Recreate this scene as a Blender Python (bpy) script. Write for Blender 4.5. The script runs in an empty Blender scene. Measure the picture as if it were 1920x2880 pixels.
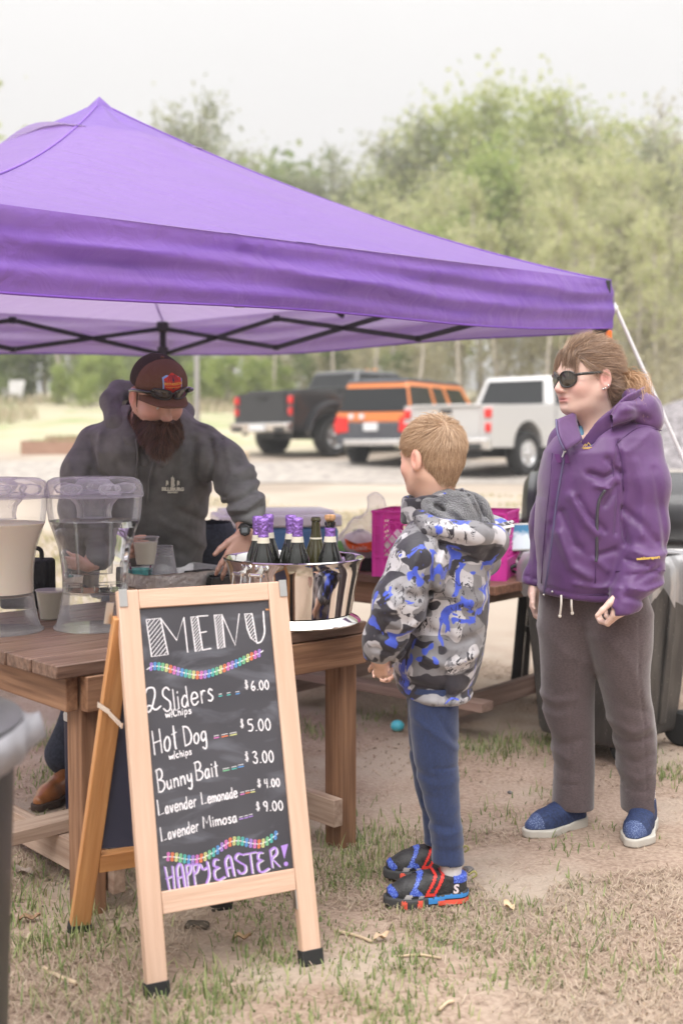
import bpy, bmesh, math, random
import numpy as np
from mathutils import Vector, Matrix
R = math.radians
SC = bpy.context.scene
COL = SC.collection
# ------------------------------------------------------------------ camera
H0, FPX, EYE = 1235.0, 3250.0, 1.30          # horizon row, focal length (photo pixels), eye height
PIT = math.atan((1440 - H0) / FPX)
cam = bpy.data.cameras.new('camera'); cam_o = bpy.data.objects.new('camera', cam); COL.objects.link(cam_o)
cam_o.location = (0, 0, EYE); cam_o.rotation_euler = (R(90) - PIT, 0, 0)
cam.sensor_fit = 'VERTICAL'; cam.sensor_height = 36.0; cam.lens = FPX / 2880 * 36
cam.clip_start = 0.05; cam.clip_end = 2000
cam.dof.use_dof = True; cam.dof.focus_distance = 3.5; cam.dof.aperture_fstop = 2.0
SC.camera = cam_o
# ------------------------------------------------------------------ exposure, sky, sun
SC.view_settings.view_transform = 'Standard'; SC.view_settings.look = 'None'
SC.view_settings.exposure = 0.80; SC.view_settings.gamma = 1.0; SC.view_settings.use_curve_mapping = False
cy = SC.cycles
cy.use_denoising = True; cy.max_bounces = 10; cy.transparent_max_bounces = 24
cy.transmission_bounces = 10; cy.diffuse_bounces = 4; cy.glossy_bounces = 4
cy.caustics_reflective = False; cy.caustics_refractive = False; cy.sample_clamp_indirect = 6
SUN_EL, SUN_AZ = R(52), R(200)               # soft light from high behind the photographer
world = bpy.data.worlds.new('World'); SC.world = world; world.use_nodes = True
nt = world.node_tree; nd = nt.nodes; lk = nt.links
bg = nd['Background']
sky = nd.new('ShaderNodeTexSky'); sky.sky_type = 'NISHITA'; sky.sun_disc = False
sky.sun_elevation = SUN_EL; sky.sun_rotation = SUN_AZ; sky.dust_density = 5; sky.air_density = 1.5
hs = nd.new('ShaderNodeHueSaturation'); hs.inputs['Saturation'].default_value = 0.12; hs.inputs['Value'].default_value = 0.5
lk.new(sky.outputs[0], hs.inputs['Color'])
tc = nd.new('ShaderNodeTexCoord'); sp = nd.new('ShaderNodeSeparateXYZ'); lk.new(tc.outputs['Generated'], sp.inputs[0])
pw = nd.new('ShaderNodeMath'); pw.operation = 'POWER'; pw.use_clamp = True; pw.inputs[1].default_value = 3.2
mx0 = nd.new('ShaderNodeMath'); mx0.operation = 'MAXIMUM'; mx0.inputs[1].default_value = 0; lk.new(sp.outputs['Z'], mx0.inputs[0])
lk.new(mx0.outputs[0], pw.inputs[0])
ma = nd.new('ShaderNodeMath'); ma.operation = 'MULTIPLY_ADD'; ma.inputs[1].default_value = 28.0; ma.inputs[2].default_value = 5.2
lk.new(pw.outputs[0], ma.inputs[0])
nz = nd.new('ShaderNodeTexNoise'); nz.inputs['Scale'].default_value = 2.2; nz.inputs['Detail'].default_value = 3
mr = nd.new('ShaderNodeMapRange'); mr.inputs['To Min'].default_value = 0.965; mr.inputs['To Max'].default_value = 1.035
lk.new(tc.outputs['Generated'], nz.inputs['Vector']); lk.new(nz.outputs[0], mr.inputs['Value'])
mm = nd.new('ShaderNodeMath'); mm.operation = 'MULTIPLY'; lk.new(ma.outputs[0], mm.inputs[0]); lk.new(mr.outputs[0], mm.inputs[1])
cl = nd.new('ShaderNodeVectorMath'); cl.operation = 'SCALE'; cl.inputs[0].default_value = (1.0, 0.985, 0.975)
lk.new(mm.outputs[0], cl.inputs['Scale'])
mixc = nd.new('ShaderNodeMix'); mixc.data_type = 'RGBA'; mixc.inputs['Factor'].default_value = 0.12   # thick cloud over the clear sky
lk.new(cl.outputs[0], mixc.inputs['A']); lk.new(hs.outputs[0], mixc.inputs['B'])
lk.new(mixc.outputs['Result'], bg.inputs['Color']); bg.inputs['Strength'].default_value = 0.1
sl = bpy.data.lights.new('sun', 'SUN'); sl.energy = 1.1; sl.angle = R(28); sl.color = (1.0, 0.97, 0.94)
so = bpy.data.objects.new('sun', sl); COL.objects.link(so)
sd = Vector((math.sin(SUN_AZ) * math.cos(SUN_EL), math.cos(SUN_AZ) * math.cos(SUN_EL), math.sin(SUN_EL)))
so.rotation_euler = sd.to_track_quat('Z', 'Y').to_euler(); so.location = (0, -5, 12)

# ------------------------------------------------------------------ geometry helpers
CP, SP_ = math.cos(PIT), math.sin(PIT)
def ray(px, py):
    return np.array([px - 960, FPX * CP + (1440 - py) * SP_, -FPX * SP_ + (1440 - py) * CP])
def W(px, py, Y):                            # the point of the world at distance Y in front of the camera
    d = ray(px, py); return np.array([0, 0, EYE]) + d * (Y / d[1])
def G(px, py, z=0.0):                        # the point on the level z
    d = ray(px, py); return np.array([0, 0, EYE]) + d * ((z - EYE) / d[2])
def sstep(a, b, x):
    t = np.clip((x - a) / (b - a), 0, 1); return t * t * (3 - 2 * t)
def terrain(x, y):
    x = np.asarray(x, float); y = np.asarray(y, float)
    z = 0.55 * sstep(5, 21, y) + 0.45 * sstep(20, 30, y) + 1.9 * sstep(28, 52, y)
    z = z + 3.0 * sstep(52, 120, y)
    z = z - 0.04 * np.exp(-(((x - 0.03) / .45) ** 2 + ((y - 3.62) / .45) ** 2))
    z = z + (0.008 * np.sin(x * 2.3 + y * 1.1) + 0.008 * np.sin(x * 1.1 - y * 2.7)) * sstep(4.2, 6, y)
    return z

def nrm(v): v = np.asarray(v, float); return v / (np.linalg.norm(v) + 1e-12)
class MB:
    def __init__(s): s.v = []; s.f = []; s.g = []; s.n = 0
    def add(s, verts, faces, g=None):
        verts = np.asarray(verts, float).reshape(-1, 3)
        if g is None: g = verts
        o = s.n; s.v.append(verts); s.g.append(np.asarray(g, float).reshape(-1, 3)); s.n += len(verts)
        s.f += [tuple(i + o for i in f) for f in faces]; return s
    def beam(s, a, b, w, t, up=(0, 0, 1), seg=1):          # a bar from a to b, w across, t along up
        a = np.asarray(a, float); b = np.asarray(b, float); d = b - a; L = np.linalg.norm(d); d /= L
        up = np.asarray(up, float); sd_ = np.cross(d, up)
        if np.linalg.norm(sd_) < 1e-6: sd_ = np.cross(d, (1, 0, 0))
        sd_ = nrm(sd_); u = nrm(np.cross(sd_, d)); off = np.random.rand(3) * 7
        vs, gs = [], []
        for k in range(2):
            p = a + d * L * k
            for (i, j) in ((-1, -1), (1, -1), (1, 1), (-1, 1)):
                vs.append(p + sd_ * i * w / 2 + u * j * t / 2); gs.append((L * k + off[0], i * w / 2 + off[1], j * t / 2 + off[2]))
        return s.add(vs, [(3, 2, 1, 0), (4, 5, 6, 7), (0, 1, 5, 4), (1, 2, 6, 5), (2, 3, 7, 6), (3, 0, 4, 7)], gs)
    def box(s, c, size, ax=None):
        c = np.asarray(c, float); ax = np.eye(3) if ax is None else np.asarray(ax, float)
        vs = [c + ax[0] * i * size[0] / 2 + ax[1] * j * size[1] / 2 + ax[2] * k * size[2] / 2 for k in (-1, 1) for (i, j) in ((-1, -1), (1, -1), (1, 1), (-1, 1))]
        return s.add(vs, [(3, 2, 1, 0), (4, 5, 6, 7), (0, 1, 5, 4), (1, 2, 6, 5), (2, 3, 7, 6), (3, 0, 4, 7)])
    def tube(s, pts, r, n=8, cap=True, flat=1.0, up=(0, 0, 1)):
        pts = [np.asarray(p, float) for p in pts]; rs = r if hasattr(r, '__len__') else [r] * len(pts)
        vs, fs = [], []; prev = None
        for i, p in enumerate(pts):
            d = nrm(pts[min(i + 1, len(pts) - 1)] - pts[max(i - 1, 0)])
            if prev is None:
                a = np.cross(d, up)
                if np.linalg.norm(a) < 1e-3: a = np.cross(d, (1, 0, 0))
            else: a = prev - d * np.dot(prev, d)
            a = nrm(a); prev = a; b = np.cross(d, a)
            for k in range(n):
                t = 2 * math.pi * k / n
                vs.append(p + (a * math.cos(t) + b * math.sin(t) * flat) * rs[i])
        for i in range(len(pts) - 1):
            for k in range(n):
                k2 = (k + 1) % n; fs.append((i * n + k, (i + 1) * n + k, (i + 1) * n + k2, i * n + k2))
        if cap:
            fs.append(tuple(range(n))); fs.append(tuple(range((len(pts) - 1) * n, len(pts) * n))[::-1])
        return s.add(vs, fs)
    def lathe(s, prof, c=(0, 0, 0), n=32, ax=None, close=False, mod=None):    # prof: (r, z) from bottom to top
        c = np.asarray(c, float); ax = np.eye(3) if ax is None else np.asarray(ax, float); vs, fs = [], []
        for (r, z) in prof:
            for k in range(n):
                t = 2 * math.pi * k / n; rr = r * (mod(t, z) if mod else 1)
                vs.append(c + ax[0] * rr * math.cos(t) + ax[1] * rr * math.sin(t) + ax[2] * z)
        m = len(prof)
        for i in range(m - 1 if not close else m):
            i2 = (i + 1) % m
            for k in range(n):
                k2 = (k + 1) % n; fs.append((i * n + k, i * n + k2, i2 * n + k2, i2 * n + k))
        if not close:
            if prof[0][0] > 1e-5: fs.append(tuple(range(n))[::-1])
            if prof[-1][0] > 1e-5: fs.append(tuple(range((m - 1) * n, m * n)))
        return s.add(vs, fs)
    def prism(s, poly, o, ex, ey, ez, t):                 # polygon (2D) in the plane ex,ey at o, extruded t along ez
        o, ex, ey, ez = [np.asarray(q, float) for q in (o, ex, ey, ez)]; n = len(poly)
        vs = [o + ex * a + ey * b for a, b in poly] + [o + ex * a + ey * b + ez * t for a, b in poly]
        fs = [tuple(range(n))[::-1], tuple(range(n, 2 * n))] + [(i, (i + 1) % n, n + (i + 1) % n, n + i) for i in range(n)]
        return s.add(vs, fs)
    def loft(s, rings, cap=True):
        n = len(rings[0]); vs = np.concatenate([np.asarray(r_, float) for r_ in rings]); fs = []
        for i in range(len(rings) - 1):
            for k in range(n):
                k2 = (k + 1) % n; fs.append((i * n + k, i * n + k2, (i + 1) * n + k2, (i + 1) * n + k))
        if cap: fs.append(tuple(range(n))[::-1]); fs.append(tuple(range((len(rings) - 1) * n, len(rings) * n)))
        return s.add(vs, fs)
    def build(s, name, mat, parent=None, smooth=40, bevel=0, label=None, seg=2):
        return mesh_obj(name, np.concatenate(s.v), s.f, mat, parent, smooth, bevel, np.concatenate(s.g), label, seg)
def mesh_obj(name, v, f, mat, parent=None, smooth=40, bevel=0, g=None, label=None, seg=2, tint=None):
    me = bpy.data.meshes.new(name)
    v = np.asarray(v, np.float32)
    if isinstance(f, np.ndarray):
        k = f.shape[1]; me.vertices.add(len(v)); me.vertices.foreach_set('co', v.ravel())
        me.loops.add(f.size); me.loops.foreach_set('vertex_index', f.astype(np.int32).ravel())
        me.polygons.add(len(f)); me.polygons.foreach_set('loop_start', np.arange(0, f.size, k, dtype=np.int32))
        me.update(calc_edges=True); me.validate()
    else: me.from_pydata(v.tolist(), [], f); me.update()
    if g is not None and len(g) == len(me.vertices):
        a = me.attributes.new('grain', 'FLOAT_VECTOR', 'POINT'); a.data.foreach_set('vector', np.asarray(g, np.float32).ravel())
    if tint is not None:
        a = me.attributes.new('tint', 'FLOAT', 'POINT'); a.data.foreach_set('value', np.asarray(tint, np.float32).ravel())
    if smooth:
        me.polygons.foreach_set('use_smooth', [True] * len(me.polygons))
        if smooth < 180: me.set_sharp_from_angle(angle=R(smooth))
    if mat: me.materials.append(mat)
    o = bpy.data.objects.new(name, me); COL.objects.link(o)
    if parent is not None: put(o, parent)
    if bevel:
        m = o.modifiers.new('bevel', 'BEVEL'); m.width = bevel; m.segments = seg; m.limit_method = 'ANGLE'; m.angle_limit = R(35)
    if label: o['label'] = label
    return o
def wmat(o):
    m = Matrix.LocRotScale(o.location, o.rotation_euler, o.scale)
    return m if o.parent is None else wmat(o.parent) @ o.matrix_parent_inverse @ m
def put(o, parent):                                     # parent an object whose mesh is in world coordinates
    o.parent = parent; o.matrix_parent_inverse = wmat(parent).inverted()
def tag(o, label, cat, group=None):
    o['label'] = label; o['category'] = cat
    if group: o['group'] = group
    return o
def thing(name, label, cat, loc=(0, 0, 0), group=None):
    o = bpy.data.objects.new(name, None); COL.objects.link(o); o.location = Vector([float(q) for q in loc]); o.empty_display_size = .05
    return tag(o, label, cat, group)
def structure(o): o['kind'] = 'structure'; return o
def copy_tree(o, parent=None):
    c = o.copy(); COL.objects.link(c)
    if parent is not None: c.parent = parent
    for ch in list(o.children): copy_tree(ch, c)
    return c

# ------------------------------------------------------------------ material helper
def mat(name, col, rough=.6, metal=0., spec=.5, var=0., vscale=8., bump=0., bscale=60., col2=None, stretch=None, coord='Object',
        trans=0., ior=1.45, sss=0., coat=0., sheen=0., translucent=0., detail=4., ramp=(.35, .65), speck=None):
    m = bpy.data.materials.new(name); m.use_nodes = True; t = m.node_tree; n = t.nodes; l = t.links; b = n['Principled BSDF']
    I = b.inputs
    I['Roughness'].default_value = rough; I['Metallic'].default_value = metal; I['Specular IOR Level'].default_value = spec
    I['Transmission Weight'].default_value = trans; I['IOR'].default_value = ior; I['Coat Weight'].default_value = coat
    I['Sheen Weight'].default_value = sheen; I['Sheen Roughness'].default_value = .5
    if sss: I['Subsurface Weight'].default_value = sss; I['Subsurface Radius'].default_value = (1, .35, .2); I['Subsurface Scale'].default_value = .006
    c = tuple(col) + (1,); out = None
    vec = None
    if var or bump or col2:
        if coord == 'grain': a = n.new('ShaderNodeAttribute'); a.attribute_name = 'grain'; vec = a.outputs['Vector']
        else: a = n.new('ShaderNodeTexCoord'); vec = a.outputs['Object']
        if stretch:
            mp = n.new('ShaderNodeMapping'); mp.inputs['Scale'].default_value = stretch; l.new(vec, mp.inputs['Vector']); vec = mp.outputs[0]
    I['Base Color'].default_value = c
    if var or col2:
        z = n.new('ShaderNodeTexNoise'); z.inputs['Scale'].default_value = vscale; z.inputs['Detail'].default_value = detail; l.new(vec, z.inputs['Vector'])
        r = n.new('ShaderNodeValToRGB'); e = r.color_ramp.elements; e[0].position, e[1].position = ramp
        if col2: e[0].color = c; e[1].color = tuple(col2) + (1,)
        else:
            e[0].color = tuple(q * (1 - var) for q in col) + (1,); e[1].color = tuple(min(1, q * (1 + var)) for q in col) + (1,)
        l.new(z.outputs[0], r.inputs[0]); out = r.outputs[0]
    if speck:
        z2 = n.new('ShaderNodeTexNoise'); z2.inputs['Scale'].default_value = speck[0]; z2.inputs['Detail'].default_value = 2
        l.new(vec, z2.inputs['Vector']); r2 = n.new('ShaderNodeValToRGB'); r2.color_ramp.elements[0].position = speck[1]; r2.color_ramp.elements[1].position = speck[1] + .06
        l.new(z2.outputs[0], r2.inputs[0]); mxs = n.new('ShaderNodeMix'); mxs.data_type = 'RGBA'
        l.new(r2.outputs[0], mxs.inputs['Factor']); l.new(out, mxs.inputs['A']); mxs.inputs['B'].default_value = tuple(speck[2]) + (1,); out = mxs.outputs['Result']
    if out: l.new(out, I['Base Color'])
    if bump:
        z = n.new('ShaderNodeTexNoise'); z.inputs['Scale'].default_value = bscale; z.inputs['Detail'].default_value = 3; l.new(vec, z.inputs['Vector'])
        bp = n.new('ShaderNodeBump'); bp.inputs['Strength'].default_value = bump; bp.inputs['Distance'].default_value = .01
        l.new(z.outputs[0], bp.inputs['Height']); l.new(bp.outputs[0], I['Normal'])
    if translucent:
        tr = n.new('ShaderNodeBsdfTranslucent'); tr.inputs['Color'].default_value = c
        if out: l.new(out, tr.inputs['Color'])
        ms = n.new('ShaderNodeMixShader'); ms.inputs[0].default_value = translucent
        l.new(b.outputs[0], ms.inputs[1]); l.new(tr.outputs[0], ms.inputs[2]); l.new(ms.outputs[0], n['Material Output'].inputs[0])
    return m
MT = {}
def wood(name, c1, c2, rough=.6, speck=None):
    return mat(name, c1, rough=rough, col2=c2, coord='grain', stretch=(2.0, 34, 34), vscale=1.6, detail=6, bump=.25, bscale=2.2, ramp=(.3, .72), speck=speck)
MT['wood_dark'] = wood('dark_stained_wood', (.10, .047, .03), (.25, .125, .08), .5)
MT['wood_top'] = wood('table_top_wood', (.085, .045, .030), (.25, .150, .110), .4)
MT['wood_leg'] = wood('brown_wood', (.16, .075, .04), (.34, .185, .105), .6)
MT['wood_pale'] = wood('weathered_wood', (.30, .20, .15), (.50, .37, .29), .7)
MT['wood_grey'] = wood('greyed_wood', (.22, .14, .115), (.36, .25, .205), .7)
MT['wood_pine'] = wood('pine_frame_wood', (.60, .395, .285), (.71, .49, .37), .45, speck=(.45, .60, (.58, .42, .34)))
MT['wood_honey'] = wood('honey_frame_wood', (.48, .21, .075), (.66, .34, .14), .45)
MT['black_plastic'] = mat('black_plastic', (.03, .03, .03), .45, var=.3, vscale=6)
MT['black_metal'] = mat('black_metal', (.018, .018, .02), .4, metal=.0, var=.2)
MT['steel'] = mat('polished_steel', (.80, .78, .76), .07, metal=1)
MT['steel_dull'] = mat('dull_steel', (.6, .58, .56), .3, metal=1)
MT['white_plastic'] = mat('white_plastic', (.78, .77, .76), .4, var=.05)
MT['rubber'] = mat('black_rubber', (.02, .02, .02), .8)
# ------------------------------------------------------------------ signed-distance sculpting
F32 = np.float32
def axis(lo, hi, coarse, fine=()):
    out = [lo]; x = lo
    while x < hi:
        st = coarse
        for a, b, s in fine:
            if a - coarse <= x <= b: st = min(st, s)
        x += st; out.append(x)
    return np.array(out, F32)
def v3(a): return np.asarray(a, float)
class Sd:
    def __init__(s, X, Y, Z):
        s.X, s.Y, s.Z = np.meshgrid(X, Y, Z, indexing='ij'); s.ax = (X, Y, Z)
    def ell(s, c, r, ax=None):
        x, y, z = s.X - F32(c[0]), s.Y - F32(c[1]), s.Z - F32(c[2])
        if ax is not None:
            ax = np.asarray(ax, F32); x, y, z = [x * a[0] + y * a[1] + z * a[2] for a in ax]
        k = np.sqrt((x / F32(r[0])) ** 2 + (y / F32(r[1])) ** 2 + (z / F32(r[2])) ** 2)
        return (k - 1) * F32(min(r) * .5 + sorted(r)[1] * .5)
    def cone(s, a, b, r1, r2, ax=None, sq=None):                # round cone from a to b; sq squashes one axis by a factor
        a, b = v3(a), v3(b); x, y, z = s.X - F32(a[0]), s.Y - F32(a[1]), s.Z - F32(a[2]); d = (b - a).astype(F32)
        L2 = float(d @ d) + 1e-12
        t = np.clip((x * d[0] + y * d[1] + z * d[2]) / F32(L2), 0, 1)
        x = x - t * d[0]; y = y - t * d[1]; z = z - t * d[2]
        if sq is not None:
            n = nrm(sq[0]).astype(F32); k = F32(1 / sq[1] - 1); q = x * n[0] + y * n[1] + z * n[2]
            x = x + n[0] * q * k; y = y + n[1] * q * k; z = z + n[2] * q * k
        return np.sqrt(x * x + y * y + z * z) - (F32(r1) + t * F32(r2 - r1))
    def chain(s, pts, rs, k=.02, sq=None):
        f = None
        for i in range(len(pts) - 1):
            g = s.cone(pts[i], pts[i + 1], rs[i], rs[i + 1], sq=sq); f = g if f is None else smin(f, g, k)
        return f
    def column(s, rows, e=2.0):      # rows: (z, cx, cy, rx, ry) from bottom to top: stacked ellipses
        rows = sorted(rows); a = np.array(rows, float); Z = s.ax[2]
        c = [np.interp(Z, a[:, 0], a[:, i]).astype(F32)[None, None, :] for i in range(1, 5)]
        x = np.abs(s.X - c[0]) / c[2]; y = np.abs(s.Y - c[1]) / c[3]
        k = (x ** F32(e) + y ** F32(e)) ** F32(1 / e)
        f = (k - 1) * np.minimum(c[2], c[3])
        return np.maximum(f, np.maximum(F32(a[0, 0]) - s.Z, s.Z - F32(a[-1, 0])))
    def halfplane(s, p, n): n = nrm(n); return (s.X - F32(p[0])) * F32(n[0]) + (s.Y - F32(p[1])) * F32(n[1]) + (s.Z - F32(p[2])) * F32(n[2])
    def seg2(s, pts):                 # distance to a polyline in the (x, z) view plane
        f = None
        for a, b in zip(pts[:-1], pts[1:]):
            dx, dz = F32(b[0] - a[0]), F32(b[2] - a[2]); x, z = s.X[:, :1, :] - F32(a[0]), s.Z[:, :1, :] - F32(a[2])
            t = np.clip((x * dx + z * dz) / (dx * dx + dz * dz + F32(1e-9)), 0, 1)
            g = np.sqrt((x - t * dx) ** 2 + (z - t * dz) ** 2); f = g if f is None else np.minimum(f, g)
        return f
    def mesh(s, f): return nets(f, *s.ax)
def smin(a, b, k):
    h = np.clip(F32(.5) + F32(.5) * (b - a) / F32(k), 0, 1); return b + (a - b) * h - F32(k) * h * (1 - h)
def smax(a, b, k): return -smin(-a, -b, k)
def nets(f, X, Y, Z):
    ins = f < 0; nx, ny, nz = f.shape
    c = np.zeros((nx - 1, ny - 1, nz - 1), np.int8)
    for i in (0, 1):
        for j in (0, 1):
            for k in (0, 1): c += ins[i:nx - 1 + i, j:ny - 1 + j, k:nz - 1 + k]
    act = (c > 0) & (c < 8); I, J, K = np.nonzero(act); n = len(I)
    idx = -np.ones(act.shape, np.int64); idx[I, J, K] = np.arange(n)
    P = np.zeros((n, 3)); cnt = np.zeros(n)
    A = (X, Y, Z)
    for ax in range(3):
        for u in (0, 1):
            for w in (0, 1):
                o0 = [0, 0, 0]; oth = [q for q in range(3) if q != ax]; o0[oth[0]] = u; o0[oth[1]] = w; o1 = list(o0); o1[ax] = 1
                a = f[I + o0[0], J + o0[1], K + o0[2]]; b = f[I + o1[0], J + o1[1], K + o1[2]]
                m = (a < 0) != (b < 0); t = np.where(m, a / np.where(m, a - b, 1), 0)
                base = [A[q][(I, J, K)[q] + o0[q]].astype(float) for q in range(3)]
                base[ax] = base[ax] + t * (A[ax][(I, J, K)[ax] + 1] - A[ax][(I, J, K)[ax]])
                for q in range(3): P[:, q] += np.where(m, base[q], 0)
                cnt += m
    P /= np.maximum(cnt, 1)[:, None]
    quads = []
    for ax in range(3):
        a = [slice(1, -1)] * 3; a[ax] = slice(0, -1); b = [slice(1, -1)] * 3; b[ax] = slice(1, None)
        A0, B0 = ins[tuple(a)], ins[tuple(b)]
        I, J, K = np.nonzero(A0 != B0); s0 = A0[I, J, K]
        q = [I + 1, J + 1, K + 1]; q[ax] = (I, J, K)[ax]
        o = [r for r in range(3) if r != ax]
        def at(du, dw):
            r = [q[0].copy(), q[1].copy(), q[2].copy()]; r[o[0]] = r[o[0]] - du; r[o[1]] = r[o[1]] - dw
            return idx[r[0], r[1], r[2]]
        Q = np.stack([at(1, 1), at(0, 1), at(0, 0), at(1, 0)], 1)
        fl = s0 if ax != 1 else ~s0
        Q = np.where(fl[:, None], Q, Q[:, ::-1]); quads.append(Q)
    Q = np.concatenate(quads); u, inv = np.unique(Q, return_inverse=True); return P[u], inv.reshape(-1, 4)
def relax(P, Q, it=2, lam=.5):
    e = np.concatenate([Q[:, [0, 1]], Q[:, [1, 2]], Q[:, [2, 3]], Q[:, [3, 0]]]); e = np.concatenate([e, e[:, ::-1]])
    for _ in range(it):
        s = np.stack([np.bincount(e[:, 0], P[e[:, 1], i], len(P)) for i in range(3)], 1); n = np.bincount(e[:, 0], minlength=len(P))[:, None]
        P = P + lam * (s / np.maximum(n, 1) - P)
    return P
def vnormals(P, Q):
    n = np.cross(P[Q[:, 2]] - P[Q[:, 0]], P[Q[:, 3]] - P[Q[:, 1]]); N = np.stack([np.bincount(Q.ravel(), np.repeat(n[:, i], 4), len(P)) for i in range(3)], 1)
    return N / (np.linalg.norm(N, axis=1, keepdims=True) + 1e-12)
_rl = np.random.RandomState(5).rand(32, 32, 32).astype(F32)
def vnoise(x, y, z):
    x, y, z = np.broadcast_arrays(x, y, z); r = []
    xi, yi, zi = np.floor(x).astype(int), np.floor(y).astype(int), np.floor(z).astype(int)
    fx, fy, fz = x - xi, y - yi, z - zi; fx, fy, fz = [t * t * (3 - 2 * t) for t in (fx, fy, fz)]
    def L(a, b, c): return _rl[(xi + a) & 31, (yi + b) & 31, (zi + c) & 31]
    c00 = L(0, 0, 0) * (1 - fx) + L(1, 0, 0) * fx; c10 = L(0, 1, 0) * (1 - fx) + L(1, 1, 0) * fx
    c01 = L(0, 0, 1) * (1 - fx) + L(1, 0, 1) * fx; c11 = L(0, 1, 1) * (1 - fx) + L(1, 1, 1) * fx
    return ((c00 * (1 - fy) + c10 * fy) * (1 - fz) + (c01 * (1 - fy) + c11 * fy) * fz).astype(F32) - F32(.5)
def vn(P, s): return vnoise(P[:, 0] * s[0] + 50, P[:, 1] * s[1] + 50, P[:, 2] * s[2] + 50)
def catmull(pts, n=6):
    p = [v3(q) for q in pts]; p = [2 * p[0] - p[1]] + p + [2 * p[-1] - p[-2]]; out = []
    for i in range(1, len(p) - 2):
        for k in range(n):
            t = k / n; out.append(.5 * (2 * p[i] + (p[i + 1] - p[i - 1]) * t + (2 * p[i - 1] - 5 * p[i] + 4 * p[i + 1] - p[i + 2]) * t * t + (3 * p[i] - p[i - 1] - 3 * p[i + 1] + p[i + 2]) * t ** 3))
    out.append(p[-2]); return out
def strands(name, roots, path, width, mat_, parent, seed=1, nseg=4):
    """hair as thin flat ribbons: path(i, t) gives the offset arrays for t in 0..1; roots (n,3); returns the object"""
    n = len(roots); rs = np.random.RandomState(seed); V = np.zeros((n, (nseg + 1) * 2, 3))
    ctr = [roots + path(k / nseg) for k in range(nseg + 1)]
    side = None
    for k in range(nseg + 1):
        d = ctr[min(k + 1, nseg)] - ctr[max(k - 1, 0)]; d /= np.linalg.norm(d, axis=1, keepdims=True) + 1e-9
        if side is None:
            side = np.cross(d, np.array([0, -1., .15]) + rs.randn(n, 3) * .35)
        side = side - d * np.sum(side * d, 1, keepdims=True); side /= np.linalg.norm(side, axis=1, keepdims=True) + 1e-9
        w = width * (1 - .75 * (k / nseg) ** 2) / 2
        V[:, 2 * k] = ctr[k] - side * w; V[:, 2 * k + 1] = ctr[k] + side * w
    base = (np.arange(n) * (nseg + 1) * 2)[:, None]
    Q = np.concatenate([base + np.array([2 * k, 2 * k + 1, 2 * k + 3, 2 * k + 2]) for k in range(nseg)])
    tint = np.repeat(rs.rand(n), (nseg + 1) * 2)
    return mesh_obj(name, V.reshape(-1, 3), Q, mat_, parent, 180, tint=tint)
def tint_mat(name, cols, rough=.5, translucent=0., sheen=0., attr='tint', sss=0., bump=0, bscale=200, spec=.5):     # colour by the per-vertex 'tint' value
    m = mat(name, cols[0], rough, sheen=sheen, sss=sss, bump=bump, bscale=bscale, spec=spec); t = m.node_tree; n = t.nodes; l = t.links
    a = n.new('ShaderNodeAttribute'); a.attribute_name = attr; r = n.new('ShaderNodeValToRGB'); e = r.color_ramp.elements
    while len(e) < len(cols): e.new(.5)
    for i, c in enumerate(cols): e[i].position = i / (len(cols) - 1); e[i].color = tuple(c) + (1,)
    l.new(a.outputs['Fac'], r.inputs[0]); l.new(r.outputs[0], n['Principled BSDF'].inputs['Base Color'])
    if translucent:
        tr = n.new('ShaderNodeBsdfTranslucent'); l.new(r.outputs[0], tr.inputs['Color'])
        ms = n.new('ShaderNodeMixShader'); ms.inputs[0].default_value = translucent
        l.new(n['Principled BSDF'].outputs[0], ms.inputs[1]); l.new(tr.outputs[0], ms.inputs[2]); l.new(ms.outputs[0], n['Material Output'].inputs[0])
    return m
def ribbon(mb, pts, w, nrm_, off):              # flat stroke of width w on a surface with normal nrm_
    pts = [v3(p) for p in pts]; vs = []; nrm_ = v3(nrm_)
    for i, p in enumerate(pts):
        d = nrm(pts[min(i + 1, len(pts) - 1)] - pts[max(i - 1, 0)]); s = np.cross(nrm_, d) * w / 2; vs += [p - s + nrm_ * off, p + s + nrm_ * off]
    mb.add(vs, [(2 * i, 2 * i + 1, 2 * i + 3, 2 * i + 2) for i in range(len(pts) - 1)])
def text_mesh(name, s, size, o, ex, ey, mat_, parent, depth=.0006, bold=.0, center=True, spacing=1.0, xs=1.0, curve=None):
    cu = bpy.data.curves.new(name, 'FONT'); cu.body = s; cu.size = size; cu.extrude = depth; cu.offset = bold; cu.space_character = spacing
    cu.resolution_u = 3
    if center: cu.align_x = 'CENTER'
    to = bpy.data.objects.new(name, cu); COL.objects.link(to); dg = bpy.context.evaluated_depsgraph_get(); dg.update()
    me = to.evaluated_get(dg).to_mesh(); v = np.array([q.co[:] for q in me.vertices]); f = [tuple(q.vertices) for q in me.polygons]
    bpy.data.objects.remove(to); bpy.data.curves.remove(cu)
    o, ex, ey = v3(o), nrm(ex), nrm(ey); ez = np.cross(ex, ey)
    if curve: p = np.array([curve(a * xs, b) for a, b, _ in v]); p = p + ez * v[:, 2:3]
    else: p = o + v[:, :1] * xs * ex + v[:, 1:2] * ey + v[:, 2:3] * ez
    return mesh_obj(name, p, f, mat_, parent, 0)
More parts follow.
